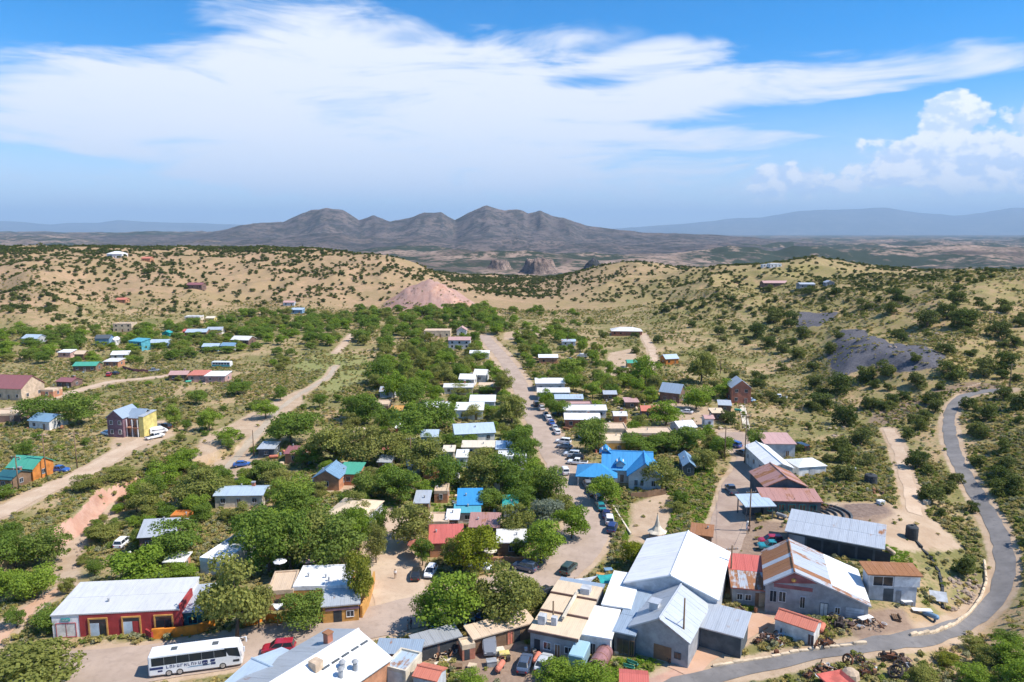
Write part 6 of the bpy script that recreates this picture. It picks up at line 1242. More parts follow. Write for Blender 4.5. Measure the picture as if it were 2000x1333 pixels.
for t in [(925, 818, 50, 26, 'o'), (870, 815, 50, 26, 'd'), (905, 872, 60, 24, 'd'), (945, 908, 60, 32, 'o'), (842, 868, 40, 26, 'd'), (958, 815, 40, 26, 'g'), (900, 768, 50, 18, 'o'), (950, 770, 40, 18, 'd'), (1072, 782, 36, 14, 'd'), (1122, 812, 50, 16, 'g'), (1142, 832, 40, 18, 'd'), (905, 752, 40, 14, 'd'), (935, 703, 40, 16, 'd'), (890, 678, 40, 16, 'd'), (1000, 905, 50, 22, 'd'), (1160, 800, 40, 18, 'g'), (925, 858, 40, 22, 'g'), (1195, 872, 60, 24, 'd'), (270, 685, 30, 14, 'd'), (310, 682, 34, 14, 'd'), (410, 688, 34, 14, 'd'), (445, 690, 36, 14, 'g'), (200, 676, 30, 14, 'd'), (60, 672, 34, 14, 'd'), (380, 660, 30, 12, 'd'), (465, 674, 30, 12, 'd'), (420, 655, 26, 11, 'g'), (235, 645, 30, 12, 'd'), (375, 630, 30, 11, 'd')]: T_(*t)
for t in [(1985, 1300, 80, 48, 'g'), (1935, 1300, 60, 36, 'o'), (1905, 1340, 70, 40, 'g'), (1990, 1345, 90, 60, 'g'), (1900, 1270, 46, 26, 'o'), (1850, 1300, 44, 24, 'y'), (1965, 1262, 50, 30, 'd'), (1800, 1330, 60, 30, 'o')]: T_(*t)
# groves: fill where the picture shows a closed tree belt, keeping roofs, cars and streets clear
COVER = {}
def on_road(x, y, extra=1.0):
    for P, k in ALLROADS:
        if float(seg_dist(np.array([x]), np.array([y]), [tuple(q) for q in P])[0]) < ROADW[k] / 2 + extra: return True
    return False
def in_foot(x, y): return any(in_poly(np.array([x]), np.array([y]), f)[0] for f in FOOT)
def fill(poly, count, size, kinds, hk=1.0, tries=14, mind=.62):
    q = [Vector(p) for p in pts(*poly)]; xs = [p.x for p in q]; ys = [p.y for p in q]; done = 0
    for _ in range(count * tries):
        if done >= count: break
        x, y = random.uniform(min(xs), max(xs)), random.uniform(min(ys), max(ys))
        if not in_poly(np.array([x]), np.array([y]), [tuple(p) for p in q])[0]: continue
        w_ = random.uniform(*size); h_ = w_ * random.uniform(.8, 1.1) * hk
        if any((x - a) ** 2 + (y - b) ** 2 < ((w_ / 2 + c) * mind) ** 2 for a, b, c, d in TREES): continue
        if in_foot(x, y) or on_road(x, y, w_ * .3): continue
        z = float(gz(x, y)); p1, p0 = proj((x, y, z + h_)), proj((x, y, z)); s = FPX / depth_of((x, y, z))
        bb = (p0[0] - w_ * s / 2, p1[1], p0[0] + w_ * s / 2, p0[1]); bad = False
        m1 = at(p0[0], p1[1] + 2); m2 = at(p0[0], (p0[1] + p1[1]) / 2)
        if on_road(m1.x, m1.y, 0) or on_road(m2.x, m2.y, 0): continue
        adds = []
        for i, (c_, r_, b, sh, Y) in enumerate(BUILT):
            if Y < y - 1: continue
            ox = max(0, min(bb[2], b[2]) - max(bb[0], b[0])); oy = max(0, min(bb[3], b[3]) - max(bb[1], b[1]))
            f = ox * oy / max(1, (b[2] - b[0]) * (b[3] - b[1]))
            if f > 0:
                if COVER.get(i, 0) + f > (.10 if Y < 270 else .30): bad = True; break
                adds.append((i, f))
        if bad: continue
        if any(bb[0] < proj((cx_, cy_, 0))[0] < bb[2] and bb[1] < proj((cx_, cy_, .8))[1] < bb[3] and cy_ > y for cx_, cy_ in CARS): continue
        for i, f in adds: COVER[i] = COVER.get(i, 0) + f
        put_tree(x, y, w_, h_, random.choice(kinds), z); done += 1
fill([(560, 1010), (560, 960), (640, 880), (690, 830), (728, 770), (742, 700), (940, 655), (990, 740), (1020, 830), (1070, 960), (1100, 1010), (1000, 1060), (850, 1040), (760, 1000)], 135, (3.8, 8.8), 'dgogoo', 1.0, 20, .58)
fill([(1000, 660), (1090, 645), (1180, 690), (1290, 750), (1400, 800), (1410, 880), (1300, 900), (1180, 900), (1120, 850), (1060, 770)], 90, (3.8, 8.3), 'dggo', 1.0, 20, .58)
fill([(690, 690), (640, 640), (700, 612), (950, 606), (990, 650), (900, 680)], 120, (7, 11), 'ddg', .85, 20, .5)
fill([(-40, 720), (-40, 660), (250, 650), (500, 612), (690, 622), (690, 676), (600, 686), (470, 690), (300, 715)], 230, (5.5, 10), 'ddg', .8, 18, .5)
fill([(980, 640), (980, 612), (1080, 600), (1180, 640), (1100, 660)], 24, (5, 9), 'dd', .8)
fill([(520, 740), (540, 690), (575, 690), (555, 745)], 7, (4, 7), 'dg', .8)
fill([(260, 1010), (280, 930), (480, 930), (560, 960), (480, 1020), (300, 1040)], 26, (3.5, 6.5), 'doog', .9)
fill([(120, 1120), (200, 1000), (290, 960), (300, 1010), (220, 1080)], 14, (2, 4), 'og', .8)
fill([(360, 960), (330, 860), (480, 840), (560, 860), (520, 940)], 12, (2.5, 4.5), 'dog', .8)
fill([(0, 880), (0, 760), (400, 740), (560, 760), (400, 820), (200, 900)], 22, (2.5, 4.5), 'og', .7)
inview = [t for t in PEND if -60 < proj(t[:3])[0] < 2060 and proj((t[0], t[1], t[2] + t[4]))[1] < 1345]
inview.sort(key=lambda t: -(t[3] * t[4]) / depth_of(t[:3]) ** 2)
for t in inview[:296]: real_tree(*t)
TREST = inview[296:]
print('TREES', len(PEND), len(inview))

# --- junipers on the hills: the ones that show largest are single things, the far ones one mass
def zone_density(X, Y, Z):
    a = X / Y; n1 = fbm(X / 60, Y / 60, 3, 91); n2 = fbm(X / 25, Y / 25, 2, 17)
    left = (a < -.03) & (Y > 430); right = (a > .06) & (Y > 240)
    d = np.where(left, .0135, 0) + np.where(right, .0105, 0)
    d = d * np.maximum(sstep(Z, 1.2, 5), .55 * sstep(Y, 600, 680)) * (.42 + 1.45 * sstep(n1, .36, .62) * (.5 + n2))
    d = np.where(left & (Z > 38), d * 2.4, d); d = np.where((Y > 900), d * 1.25, d)
    cw = (1 - sstep(np.abs(a + .03) + .05 * (n1 - .5), .04, .135)) * sstep(Y, 680, 760)
    d = d + cw * .045 * sstep(n1, .25, .55) * (1 - sstep(Z, 0, 9))
    d = np.where((a > .28) & (Y < 460), .0026 * (.3 + 1.6 * sstep(n1, .35, .6)), d)
    return np.clip(d, 0, .055)
NS = 230000
YY = np.sqrt(RNG.uniform(130 ** 2, 1650 ** 2, NS)); AA = RNG.uniform(-.86, .86, NS); XX = AA * YY
ZZ = gz(XX, YY); area = .86 * (1650 ** 2 - 130 ** 2) / NS
keep = RNG.uniform(size=NS) < zone_density(XX, YY, ZZ) * area
soil = sample(att, XX, YY); keep &= (soil[:, 0] < .35) & (soil[:, 2] < .5) & (mound(XX, YY) < .5)
XX, YY, ZZ = XX[keep], YY[keep], ZZ[keep]
for f in FOOT:
    m = in_poly(XX, YY, f); XX, YY, ZZ = XX[~m], YY[~m], ZZ[~m]
for k in ('asphalt', 'main', 'lot'):
    m = (YY < 500); d = np.full(XX.shape, 99.0); d[m] = seg_dist(XX[m], YY[m], ROADS[k]); ok = d > ROADW[k] / 2 + 2.2; XX, YY, ZZ = XX[ok], YY[ok], ZZ[ok]
SS = RNG.uniform(2.2, 4.6, len(XX)) * (1 + .35 * (XX / YY > .28) * (YY < 460)); SS = np.where(YY > 900, SS * 1.1, SS)
# junipers picked out in the picture on the near slope: base pixel and width
EXJ = [(1845, 692, 36), (1790, 705, 30), (1735, 735, 46), (1690, 745, 46), (1790, 760, 50), (1860, 742, 56), (1920, 735, 50), (1965, 725, 50), (1640, 770, 60), (1600, 800, 55), (1590, 760, 40), (1650, 830, 52), (1700, 800, 36), (1735, 800, 30), (1800, 840, 36), (1740, 790, 30), (1820, 790, 40), (1680, 870, 52), (1790, 915, 46), (1685, 910, 40), (1640, 880, 40), (1845, 960, 36), (1870, 945, 34), (1890, 800, 40), (1935, 820, 48), (1900, 850, 44), (1905, 910, 36), (1960, 925, 48), (1890, 1125, 60), (1985, 800, 60), (1960, 780, 40), (1775, 860, 34), (1620, 690, 34), (1560, 700, 40), (1530, 690, 40), (1500, 680, 36), (1480, 660, 44), (1545, 640, 44), (1510, 630, 40), (1570, 660, 40), (1640, 660, 28), (1880, 640, 60), (1810, 640, 50), (1850, 625, 44), (1740, 610, 36), (1690, 605, 34), (1950, 660, 50), (1750, 590, 40), (1870, 595, 40), (1960, 610, 40), (1406, 655, 26), (1352, 640, 20), (1240, 660, 18), (1375, 600, 16), (1330, 600, 18), (1300, 610, 20), (1180, 660, 24), (1500, 570, 22), (1580, 575, 24), (1430, 590, 20), (1440, 605, 22), (1630, 580, 26), (1285, 670, 22), (1240, 690, 24), (1900, 1000, 30), (1840, 1010, 28), (1980, 960, 50)]
def put_jun(x, y, z, s, sq):
    me, tr = random.choice(JUN)
    a = x / y; tone = 'dark' if me.materials[0] is jn1 else 'olive'; size = 'large' if s > 4.6 else 'small' if s < 3.0 else 'mid sized'
    sh = nearest_short(x, y, 12)
    if sh: wh = f'beside {sh}'
    else:
        ln = nearest_land(x, y, 60 if y < 350 else 90)
        wh = f'near {ln}' if ln else 'on the scrub flank right of the lot' if a > .28 and y < 300 else 'on the upper right hillside' if a > .28 and y < 470 else 'on the tan hills right of the valley' if a > .05 else 'on the flat mesa top' if z > 36 else 'on the tan slope below the mesa' if a < -.1 else 'at the valley end'
    lab = f'{size} {tone} rounded juniper {wh}'
    k = empty('juniper_tree', (x, y, z - .1), random.uniform(0, 6.28), lab, 'tree', lab.replace('juniper', 'junipers', 1))
    k.scale = (s, s * random.uniform(.85, 1.15), s * sq); link('crown', me, k); link('trunk', tr, k)
nj = 0
for px, py, wpx in EXJ:
    p = at(px, py); s = wpx / (FPX / depth_of(p)); put_jun(p.x, p.y, p.z, s * .95, random.uniform(.75, .95)); nj += 1
app = SS / YY; order = np.argsort(-app); vis = []
for i in order:
    if len(vis) >= 298 - nj: break
    pp = proj((XX[i], YY[i], ZZ[i] + 1))
    if -10 < pp[0] < 2010: vis.append(i)
for i in vis: put_jun(float(XX[i]), float(YY[i]), float(ZZ[i]), float(SS[i]), random.uniform(.7, 1.0))
rest = np.ones(len(XX), bool); rest[vis] = False

def scatter(name, P, sc, meshes, label, cat, tilt=0.0):
    n = len(P); me = bpy.data.meshes.new(name); me.vertices.add(n); me.vertices.foreach_set('co', P.astype(np.float32).ravel())
    a = me.attributes.new('size', 'FLOAT_VECTOR', 'POINT'); a.data.foreach_set('vector', sc.astype(np.float32).ravel())
    b = me.attributes.new('turn', 'FLOAT_VECTOR', 'POINT'); rot = np.zeros((n, 3), np.float32); rot[:, 2] = RNG.uniform(0, 6.28, n); b.data.foreach_set('vector', rot.ravel())
    col = bpy.data.collections.new(name + '_kinds')
    for i, m_ in enumerate(meshes): col.objects.link(bpy.data.objects.new(name + '_clump', m_))
    o = link(name, me); g = bpy.data.node_groups.new(name, 'GeometryNodeTree')
    g.interface.new_socket('Geometry', in_out='INPUT', socket_type='NodeSocketGeometry'); g.interface.new_socket('Geometry', in_out='OUTPUT', socket_type='NodeSocketGeometry')
    N = g.nodes; gi, go = N.new('NodeGroupInput'), N.new('NodeGroupOutput'); mp = N.new('GeometryNodeMeshToPoints'); ip = N.new('GeometryNodeInstanceOnPoints'); ci = N.new('GeometryNodeCollectionInfo')
    ci.inputs['Collection'].default_value = col; ci.inputs['Separate Children'].default_value = True; ci.inputs['Reset Children'].default_value = True
    s1, s2 = N.new('GeometryNodeInputNamedAttribute'), N.new('GeometryNodeInputNamedAttribute')
    for s_, nm in ((s1, 'size'), (s2, 'turn')): s_.data_type = 'FLOAT_VECTOR'; s_.inputs['Name'].default_value = nm
    ip.inputs['Pick Instance'].default_value = True; L = g.links
    L.new(gi.outputs[0], mp.inputs[0]); L.new(mp.outputs[0], ip.inputs['Points']); L.new(ci.outputs[0], ip.inputs['Instance']); L.new(s1.outputs[0], ip.inputs['Scale']); L.new(s2.outputs[0], ip.inputs['Rotation']); L.new(ip.outputs[0], go.inputs[0])
    o.modifiers.new('scatter', 'NODES').node_group = g
    tag(o, label, cat, kind='stuff'); return o
JFAR = [leaf_mesh('clump', jm if i % 2 else jm2, 400 + i, 300, .075, 8, zc=.36, tall=.5, wide=.5, cr=(.2, .3))[0] for i in range(4)]
Pj = np.c_[XX, YY, ZZ - .1][rest]; sj = SS[rest]; print('FAR JUNIPERS', len(Pj))
TM = [v[0] for k in 'ddgo' for v in VAR[k][:3]]
tp = np.array([(t[0], t[1], t[2] - .2) for t in TREST]); ts = np.array([(t[3], t[3], t[4]) for t in TREST])
scatter('far_tree_belt', tp, ts, TM, 'mass of small green trees filling the far end of the valley', 'trees')
scatter('far_junipers', Pj, np.c_[sj, sj, sj * RNG.uniform(.7, 1.0, len(sj))], JFAR, 'countless dark junipers dotting the far hills', 'juniper scrub')

# --- low scrub and grass tufts
SCR = []
for i, (c1, c2) in enumerate([((.24, .23, .075), (.36, .32, .11)), ((.18, .20, .05), (.29, .28, .075)), ((.32, .27, .11), (.44, .36, .16)), ((.25, .25, .14), (.34, .33, .19)), ((.13, .17, .035), (.21, .25, .055)), ((.35, .28, .10), (.46, .36, .13))]):
    SCR.append(leaf_mesh('clump', leafmat('scrub%d' % i, c1, c2, .35), 500 + i, 90, .12, 5, zc=.42, tall=.4, wide=.5, cr=(.2, .32))[0])
def scrub_points(n, y0, y1, dens_green=False, amin=-.84, amax=.84):
    Y = np.sqrt(RNG.uniform(y0 * y0, y1 * y1, n)); X = RNG.uniform(amin, amax, n) * Y
    s = sample(att, X, Y); nz = fbm(X / 14, Y / 14, 3, 71)
    p = np.where(s[:, 0] > .3, .02, 1.0) * np.where((gz(X, Y) > 5) & (Y > 300) & (X < 20), .3, 1.0) * np.where(s[:, 2] > .4, .12, 1.0) * (.12 + 1.3 * sstep(nz, .35, .62))
    k = RNG.uniform(size=n) < p; X, Y = X[k], Y[k]
    for f in FOOT: m = in_poly(X, Y, f); X, Y = X[~m], Y[~m]
    for kk in ROADS:
        m = seg_dist(X, Y, ROADS[kk]) > ROADW[kk] / 2 + .35; X, Y = X[m], Y[m]
    return X, Y
Xs, Ys = [], []
for n_, y0, y1 in ((62000, 70, 190), (52000, 190, 340), (46000, 340, 600)):
    x, y = scrub_points(n_, y0, y1); Xs.append(x); Ys.append(y)
X, Y = np.concatenate(Xs), np.concatenate(Ys); Z = gz(X, Y)
s = RNG.uniform(.45, 1.25, len(X)) ** 1.3 * np.where(Y > 340, 1.45, np.where(Y > 190, 1.15, 1.0)) * 1.15
print('SCRUB', len(X))
scatter('low_scrub', np.c_[X, Y, Z - .06], np.c_[s, s, s * RNG.uniform(.5, .85, len(s))], SCR, 'low sagebrush and dry grass tufts covering the open ground', 'scrub')

GR = [leaf_mesh('clump', leafmat('weed%d' % i, c1, c2, .4), 560 + i, 70, .14, 5, zc=.4, tall=.4, wide=.5, cr=(.2, .32))[0] for i, (c1, c2) in enumerate([((.12, .22, .025), (.20, .32, .04)), ((.16, .25, .03), (.27, .36, .05))])]
n_ = 90000; Y = np.sqrt(RNG.uniform(85 ** 2, 190 ** 2, n_)); X = RNG.uniform(-.75, .75, n_) * Y; sm = sample(att, X, Y)
k = (sm[:, 1] > .45) & (sm[:, 0] < .4) & (RNG.uniform(size=n_) < .3 + .7 * (X > 0)); X, Y = X[k], Y[k]
for f in FOOT: m = in_poly(X, Y, f); X, Y = X[~m], Y[~m]
for kk in ROADS: m = seg_dist(X, Y, ROADS[kk]) > ROADW[kk] / 2 + .2; X, Y = X[m], Y[m]
s = RNG.uniform(.4, 1.0, len(X)); print('WEEDS', len(X))
scatter('green_weeds', np.c_[X, Y, gz(X, Y) - .05], np.c_[s, s, s * .6], GR, 'bright green weeds and grass growing around the yards', 'weeds')

# ------------------------------------------------------------------ street furniture, walls, yard things, people
def pole(px, py, top_py, label, arm=1, group=None):
    p = at(px, py); s = FPX / depth_of(p); h = (py - top_py) / s * 1.06
    k = empty('utility_pole', p, R(random.uniform(-20, 20)), label, 'pole', group)
    MB().cyl((0, 0, -.8), (0, 0, h), .17, .12, 8).build('post', paint('polewood', (.20, .135, .085), .95), k, smooth=True)
    if arm:
        a_ = MB().box(-1.1, 1.1, -.06, .06, h - .75, h - .6).build('crossarm', paint('polewood', (.20, .135, .085), .95), k)
        for x in (-1.0, -.45, .45, 1.0): MB().cyl((x, 0, h - .6), (x, 0, h - .4), .05, n=6).build('insulator', wall_mat('lightgrey'), a_)
for q in [(1333, 1290, 1168, 'tall wooden pole in front of grey metal barn', 0), (1080, 1256, 1174, 'wooden pole before the tan roofed store', 0), (1426, 1150, 1066, 'wooden pole beside the large white hall', 1), (37, 958, 890, 'utility pole by the dark shed', 1), (91, 935, 848, 'utility pole beside the green roofed cabin', 1), (151, 915, 845, 'utility pole beside the pale dirt road', 1),
          (1454, 905, 812, 'utility pole along the lot road', 1), (1415, 900, 835, 'utility pole by the striped blue roof house', 1), (1971, 765, 712, 'utility pole above the asphalt road', 1), (1463, 1038, 957, 'utility pole beside the blue canopy', 1), (690, 918, 868, 'utility pole behind the orange adobe wing', 1), (496, 892, 842, 'bare wooden pole beside the grey lane shed', 0), (803, 925, 855, 'utility pole in the town grove', 1), (1110, 745, 712, 'utility pole east of the street end', 1), (1407, 730, 697, 'utility pole on the hillside above brick red house', 1), (240, 850, 808, 'utility pole before the purple house', 1)]: pole(*q)
def along(points, step, h=0.0):
    P = [Vector(at(*p)[:2]) for p in points]; out = []
    for a, b in zip(P[:-1], P[1:]):
        n_ = max(1, int((b - a).length / step))
        for i in range(n_): out.append((a.lerp(b, i / n_), a.lerp(b, (i + 1) / n_)))
    return out
def wall_run(name, points, step, h, t, col, label, cat, piece, jitter=.0, rough=0.0):
    segs = along(points, step); o = segs[0][0]; k = empty(name, (o.x, o.y, float(gz(o.x, o.y))), 0, label, cat)
    base = k.location.copy(); vs = {}
    for a, b in segs:
        mid = (a + b) / 2; z = float(gz(mid.x, mid.y)) - base.z; L = (b - a).length; yw = math.atan2(b.y - a.y, b.x - a.x)
        hh = h * (1 + random.uniform(-jitter, jitter)); key = round(hh, 1), round(L, 1)
        if key not in vs:
            mb = MB(); e = .5 * L + .01; r = t * .5
            if rough: mb = loft([[(x, y * q, zz * q2) for y, zz in ((-r, -.35), (r, -.35), (r * .85, hh * .8), (r * .4, hh), (-r * .5, hh * .96), (-r, hh * .7))] for x, q, q2 in ((-e, .8, .9), (-e * .6, 1.05, 1), (e * .5, 1, 1.03), (e, .82, .88))])
            else: mb.box(-e, e, -r, r, -.5, hh)
            vs[key] = mb.mesh(piece, wall_mat(col))
        link(piece, vs[key], k, (mid.x - base.x, mid.y - base.y, z + random.uniform(0, .03)), yw)
    return k
wall_run('stone_kerb_wall', [(1778, 1243), (1825, 1237), (1865, 1221), (1893, 1199), (1915, 1170), (1926, 1138), (1922, 1096)], 1.3,   .5, .45, 'sand', 'pale stone kerb wall inside the asphalt bend', 'wall', 'stone', .25, 1)
wall_run('stone_kerb_wall', [(1392, 1303), (1470, 1290), (1560, 1274), (1640, 1264), (1692, 1258)], 1.4, .42, .42, 'sand', 'pale stone kerb wall along the asphalt below coral roofed shed', 'wall', 'stone', .3, 1)
wall_run('concrete_rail', [(1858, 774), (1880, 762), (1915, 750)], 2.2, .45, .22, 'tan', 'pale concrete rail at top of asphalt road', 'wall', 'panel')
wall_run('orange_garden_wall', [(298, 1248), (345, 1244), (385, 1238), (420, 1226)], 1.6, 1.5, .35, 'vivid', 'orange adobe garden wall before the red gallery', 'wall', 'panel', .06)
wall_run('maroon_garden_wall', [(286, 1243), (298, 1250)], 1.6, 1.2, .3, 'redwall', 'short dark red wall end before red gallery', 'wall', 'panel')
wall_run('orange_garden_wall', [(476, 1223), (500, 1219), (512, 1213)], 1.4, 1.4, .35, 'vivid', 'orange adobe wall under the olive tree', 'wall', 'panel', .06)
wall_run('orange_garden_wall', [(520, 1214), (551, 1218)], 1.4, 1.4, .35, 'vivid', 'orange adobe wall with red shade beside white sail', 'wall', 'panel', .06)
wall_run('ochre_garden_wall', [(620, 1215), (655, 1212), (690, 1205)], 1.4, 1.7, .4, 'ochre', 'scalloped ochre wall before the low adobe room', 'wall', 'panel', .12)
wall_run('ochre_garden_wall', [(706, 1208), (718, 1185), (728, 1150), (731, 1135)], 1.6, 1.9, .35, 'ochre', 'long ochre wall along the sandy side street', 'wall', 'panel', .1)
wall_run('patio_wall', [(868, 1103), (905, 1100), (940, 1100), (1000, 1098), (1048, 1098)], 1.6, 1.0, .35, 'adobe', 'orange brown patio wall in front of grey canopy cafe', 'wall', 'panel', .08)
wall_run('log_rail', [(1197, 990), (1214, 1018), (1232, 1046)], 2.4, .5, .3, 'cream', 'pale log rail beside the parked cars', 'fence', 'log')
wall_run('board_fence', [(1232, 975), (1265, 972), (1300, 966)], .8, 1.5, .06, 'wood', 'wooden board fence below the blue roofed house', 'fence', 'board', .08)
wall_run('board_fence', [(240, 722), (262, 728), (290, 729)], 1.6, 1.6, .08, 'maroon', 'dark board fence by the pale track', 'fence', 'board', .08)
wall_run('board_fence', [(700, 930), (735, 925), (760, 935)], 1.2, 1.6, .08, 'sand', 'pale board fence in the grove', 'fence', 'board', .08)
wall_run('yellow_fence', [(1475, 897), (1495, 903), (1500, 915)], 1.2, 1.8, .08, 'ochre', 'yellow board fence by the deep white roofed shed', 'fence', 'board', .05)
# black hose/ditch line below the water tank and a row of stones in the yard
wall_run('black_drain_pipe', [(1787, 1055), (1800, 1072), (1820, 1095), (1834, 1120), (1841, 1150), (1842, 1190)], 2.0, .35, .4, 'dark', 'black drain pipe running downhill from water tank', 'pipe', 'pipe_section')
wall_run('stone_row', [(848, 1300), (870, 1293), (885, 1288)], .8, .4, .6, 'cream', 'row of pale stones edging the dirt yard', 'stones', 'stone', .3, 1)
wall_run('stone_row', [(1200, 1278), (1228, 1272)], .9, .35, .5, 'sand', 'row of stones under the grey metal barn', 'stones', 'stone', .3, 1)
def boulders(poly, n_, smin, smax, label, group, col=(.40, .30, .22)):
    q = pts(*poly); xs, ys = [p[0] for p in q], [p[1] for p in q]; m_ = paint('rock_' + group[:6], col, .95, var=.35); mesh = []
    for i in range(4):
        r = random.Random(i + len(label)); b = MB(); b.lathe([(.15, -.4), (.5, -.25), (.55, .05), (.38, .32), (.1, .42)], 7)
        b.v = [(x * r.uniform(.8, 1.25), y * r.uniform(.8, 1.2), z * r.uniform(.75, 1.2)) for x, y, z in b.v]; mesh.append(b.mesh('boulder', m_))
    k = 0
    while k < n_:
        x, y = random.uniform(min(xs), max(xs)), random.uniform(min(ys), max(ys))
        if not in_poly(np.array([x]), np.array([y]), q)[0]: continue
        s = random.uniform(smin, smax); o = link('boulder', random.choice(mesh), None, (x, y, float(gz(x, y)) + .1 * s), random.uniform(0, 6), (s, s * random.uniform(.7, 1.2), s * random.uniform(.6, 1))); tag(o, label, 'rock', group); k += 1
boulders([(1850, 1130), (1900, 1105), (1915, 1140), (1890, 1190), (1850, 1195)], 60, .4, 1.1, 'pale boulder on the rocky bank inside the asphalt bend', 'boulders inside the asphalt bend')
boulders([(1690, 770), (1960, 600), (1990, 640), (1900, 640), (1800, 600)], 40, .8, 2.0, 'brown boulder on the slope above the grey slag', 'boulders above the slag', (.30, .20, .14))
boulders([(1610, 860), (1620, 800), (1650, 830), (1640, 890)], 18, .6, 1.4, 'tan boulder on the cut behind the lot sheds', 'boulders behind the lot sheds')
boulders([(140, 1120), (150, 1040), (240, 960), (250, 985), (190, 1040)], 26, .4, 1.0, 'orange tan boulder in the dry wash', 'boulders in the dry wash', (.50, .30, .18))
# tanks, canopies, umbrellas
def tank(px, py, r, h, col, label):
    p = at(px, py); k = empty('water_tank', p, 0, label, 'tank'); MB().lathe([(r, -.3), (r, h * .28), (r * 1.03, h * .3), (r, h * .33), (r, h * .62), (r * 1.03, h * .65), (r, h * .68), (r, h * .92), (r * .8, h), (r * .2, h * 1.04)], 18).build('tank_shell', wall_mat(col), k, smooth=False)
    MB().cyl((0, 0, h), (0, 0, h * 1.12), r * .22, n=10).build('lid', wall_mat(col), k)
tank(1780, 1052, 1.15, 2.6, 'dark', 'black upright water tank at head of the drain pipe'); tank(1700, 946, 1.4, 2.4, 'dark', 'black water tank on the scrub by sandy trail'); tank(1189, 1080, .8, 1.2, 'steelblue', 'blue bin beside the large white hall') if False else None
p = at(1172, 1303); k = empty('rusty_boiler', p, R(-25), 'purple brown boiler drum lying beside the box truck', 'boiler'); MB().cyl((0, -2.4, 1.1), (0, 2.4, 1.1), 1.15, n=20).build('drum', paint('boiler', (.33, .17, .17), .6, .2, var=.3), k, smooth=False)
for y in (-1.7, 0, 1.7): MB().torus((0, y, 1.1), (0, 1, 0), 1.16, .05, 20, 5).build('hoop', wall_mat('rust'), k)
MB().box(-.7, .7, -1.9, -1.6, -.3, .4).box(-.7, .7, 1.6, 1.9, -.3, .4).build('cradle', wall_mat('wood'), k)
def umbrella(px, py, r, h, col, label):
    p = at(px, py); k = empty('patio_umbrella', p, random.uniform(0, 1), label, 'umbrella'); MB().lathe([(r, h - r * .42), (r * .97, h - r * .36), (r * .5, h - r * .12), (.04, h)], 8).build('canopy', wall_mat(col), k); MB().cyl((0, 0, -.2), (0, 0, h - .1), .05, n=6).build('post', wall_mat('wood'), k); MB().cyl((0, 0, -.1), (0, 0, .12), .3, n=10).build('base', wall_mat('slate'), k)
umbrella(605, 1128, 1.8, 4.2, 'pink', 'pink umbrella behind the ochre adobe shop'); umbrella(549, 1140, 1.2, 4.6, 'white', 'white umbrella above the tan roofed adobe room'); umbrella(815, 1090, 1.9, 3.6, 'coral', 'orange red umbrella by the sandy side street'); umbrella(1020, 1075, 1.4, 3, 'white', 'white umbrella on the cafe patio'); umbrella(958, 1100, 1.3, 3, 'cream', 'cream umbrella by the patio wall')
def sail(name, corners, hs, col, label):
    P = [at(*c, h) for c, h in zip(corners, hs)]; z = [p.z + h for p, h in zip(P, hs)]; o = P[0]
    k = empty(name, o, 0, label, 'canopy'); V = [(p.x - o.x, p.y - o.y, zz - o.z) for p, zz in zip(P, z)]; c = sum((Vector(v) for v in V), Vector()) / len(V) - Vector((0, 0, .35)); b = MB(); n_ = len(V); S_ = 6; ring = []
    for i in range(n_):
        for j in range(S_): q = Vector(V[i]).lerp(Vector(V[(i + 1) % n_]), j / S_); ring.append(q.lerp(c, .16 * math.sin(math.pi * j / S_)))
    m_ = len(ring); lo = [q - Vector((0, 0, .05)) for q in ring + [c]]
    b.poly([tuple(q) for q in ring] + [tuple(c)] + [tuple(q) for q in lo], [(i, (i + 1) % m_, m_) for i in range(m_)] + [(m_ + 1 + (i + 1) % m_, m_ + 1 + i, 2 * m_ + 1) for i in range(m_)] + [(i, m_ + 1 + i, m_ + 1 + (i + 1) % m_, (i + 1) % m_) for i in range(m_)])
    b.build('cloth', wall_mat(col), k)
    for v in V: MB().cyl((v[0], v[1], -.5), (v[0], v[1], v[2] + .25), .06, n=6).build('mast', wall_mat('wood'), k)
sail('shade_sail', [(527, 1178), (556, 1178), (541, 1194)], [3, 3, 2.6], 'white', 'white triangular shade sail beside the dark green tree')
sail('shade_sail', [(1164, 1122), (1200, 1120), (1198, 1142), (1172, 1140)], [3, 3, 2.8, 2.6], 'teal', 'teal shade cloth at the street end of white hall')
sail('shade_sail', [(1122, 1131), (1168, 1124), (1150, 1141)], [2.8, 3, 2.6], 'lightgrey', 'grey shade sail beside the teal shade cloth')
sail('shade_sail', [(1500, 975), (1545, 968), (1552, 975), (1505, 984)], [2.5, 3, 3, 2.4], 'teal', 'teal awning before the long maroon shed')
p = at(1283, 1052); k = empty('peaked_tent', p, 0, 'tall cream peaked tent behind the large white hall', 'tent'); MB().lathe([(2.0, 1.5), (1.2, 1.9), (.6, 2.7), (.28, 3.9), (.06, 5.2)], 8).build('canopy', wall_mat('cream'), k)
for s in range(4): MB().cyl((1.8 * math.cos(s * 1.571 + .4), 1.8 * math.sin(s * 1.571 + .4), -.3), (1.8 * math.cos(s * 1.571 + .4), 1.8 * math.sin(s * 1.571 + .4), 1.55), .05, n=6).build('post', wall_mat('wood'), k)
MB().cyl((0, 0, -.3), (0, 0, 5.4), .07, n=6).build('mast', wall_mat('wood'), k)
p = at(1572, 921); k = empty('white_frame_tent', p, R(10), 'white frame tent with low peaked roof beside deep white shed', 'tent')
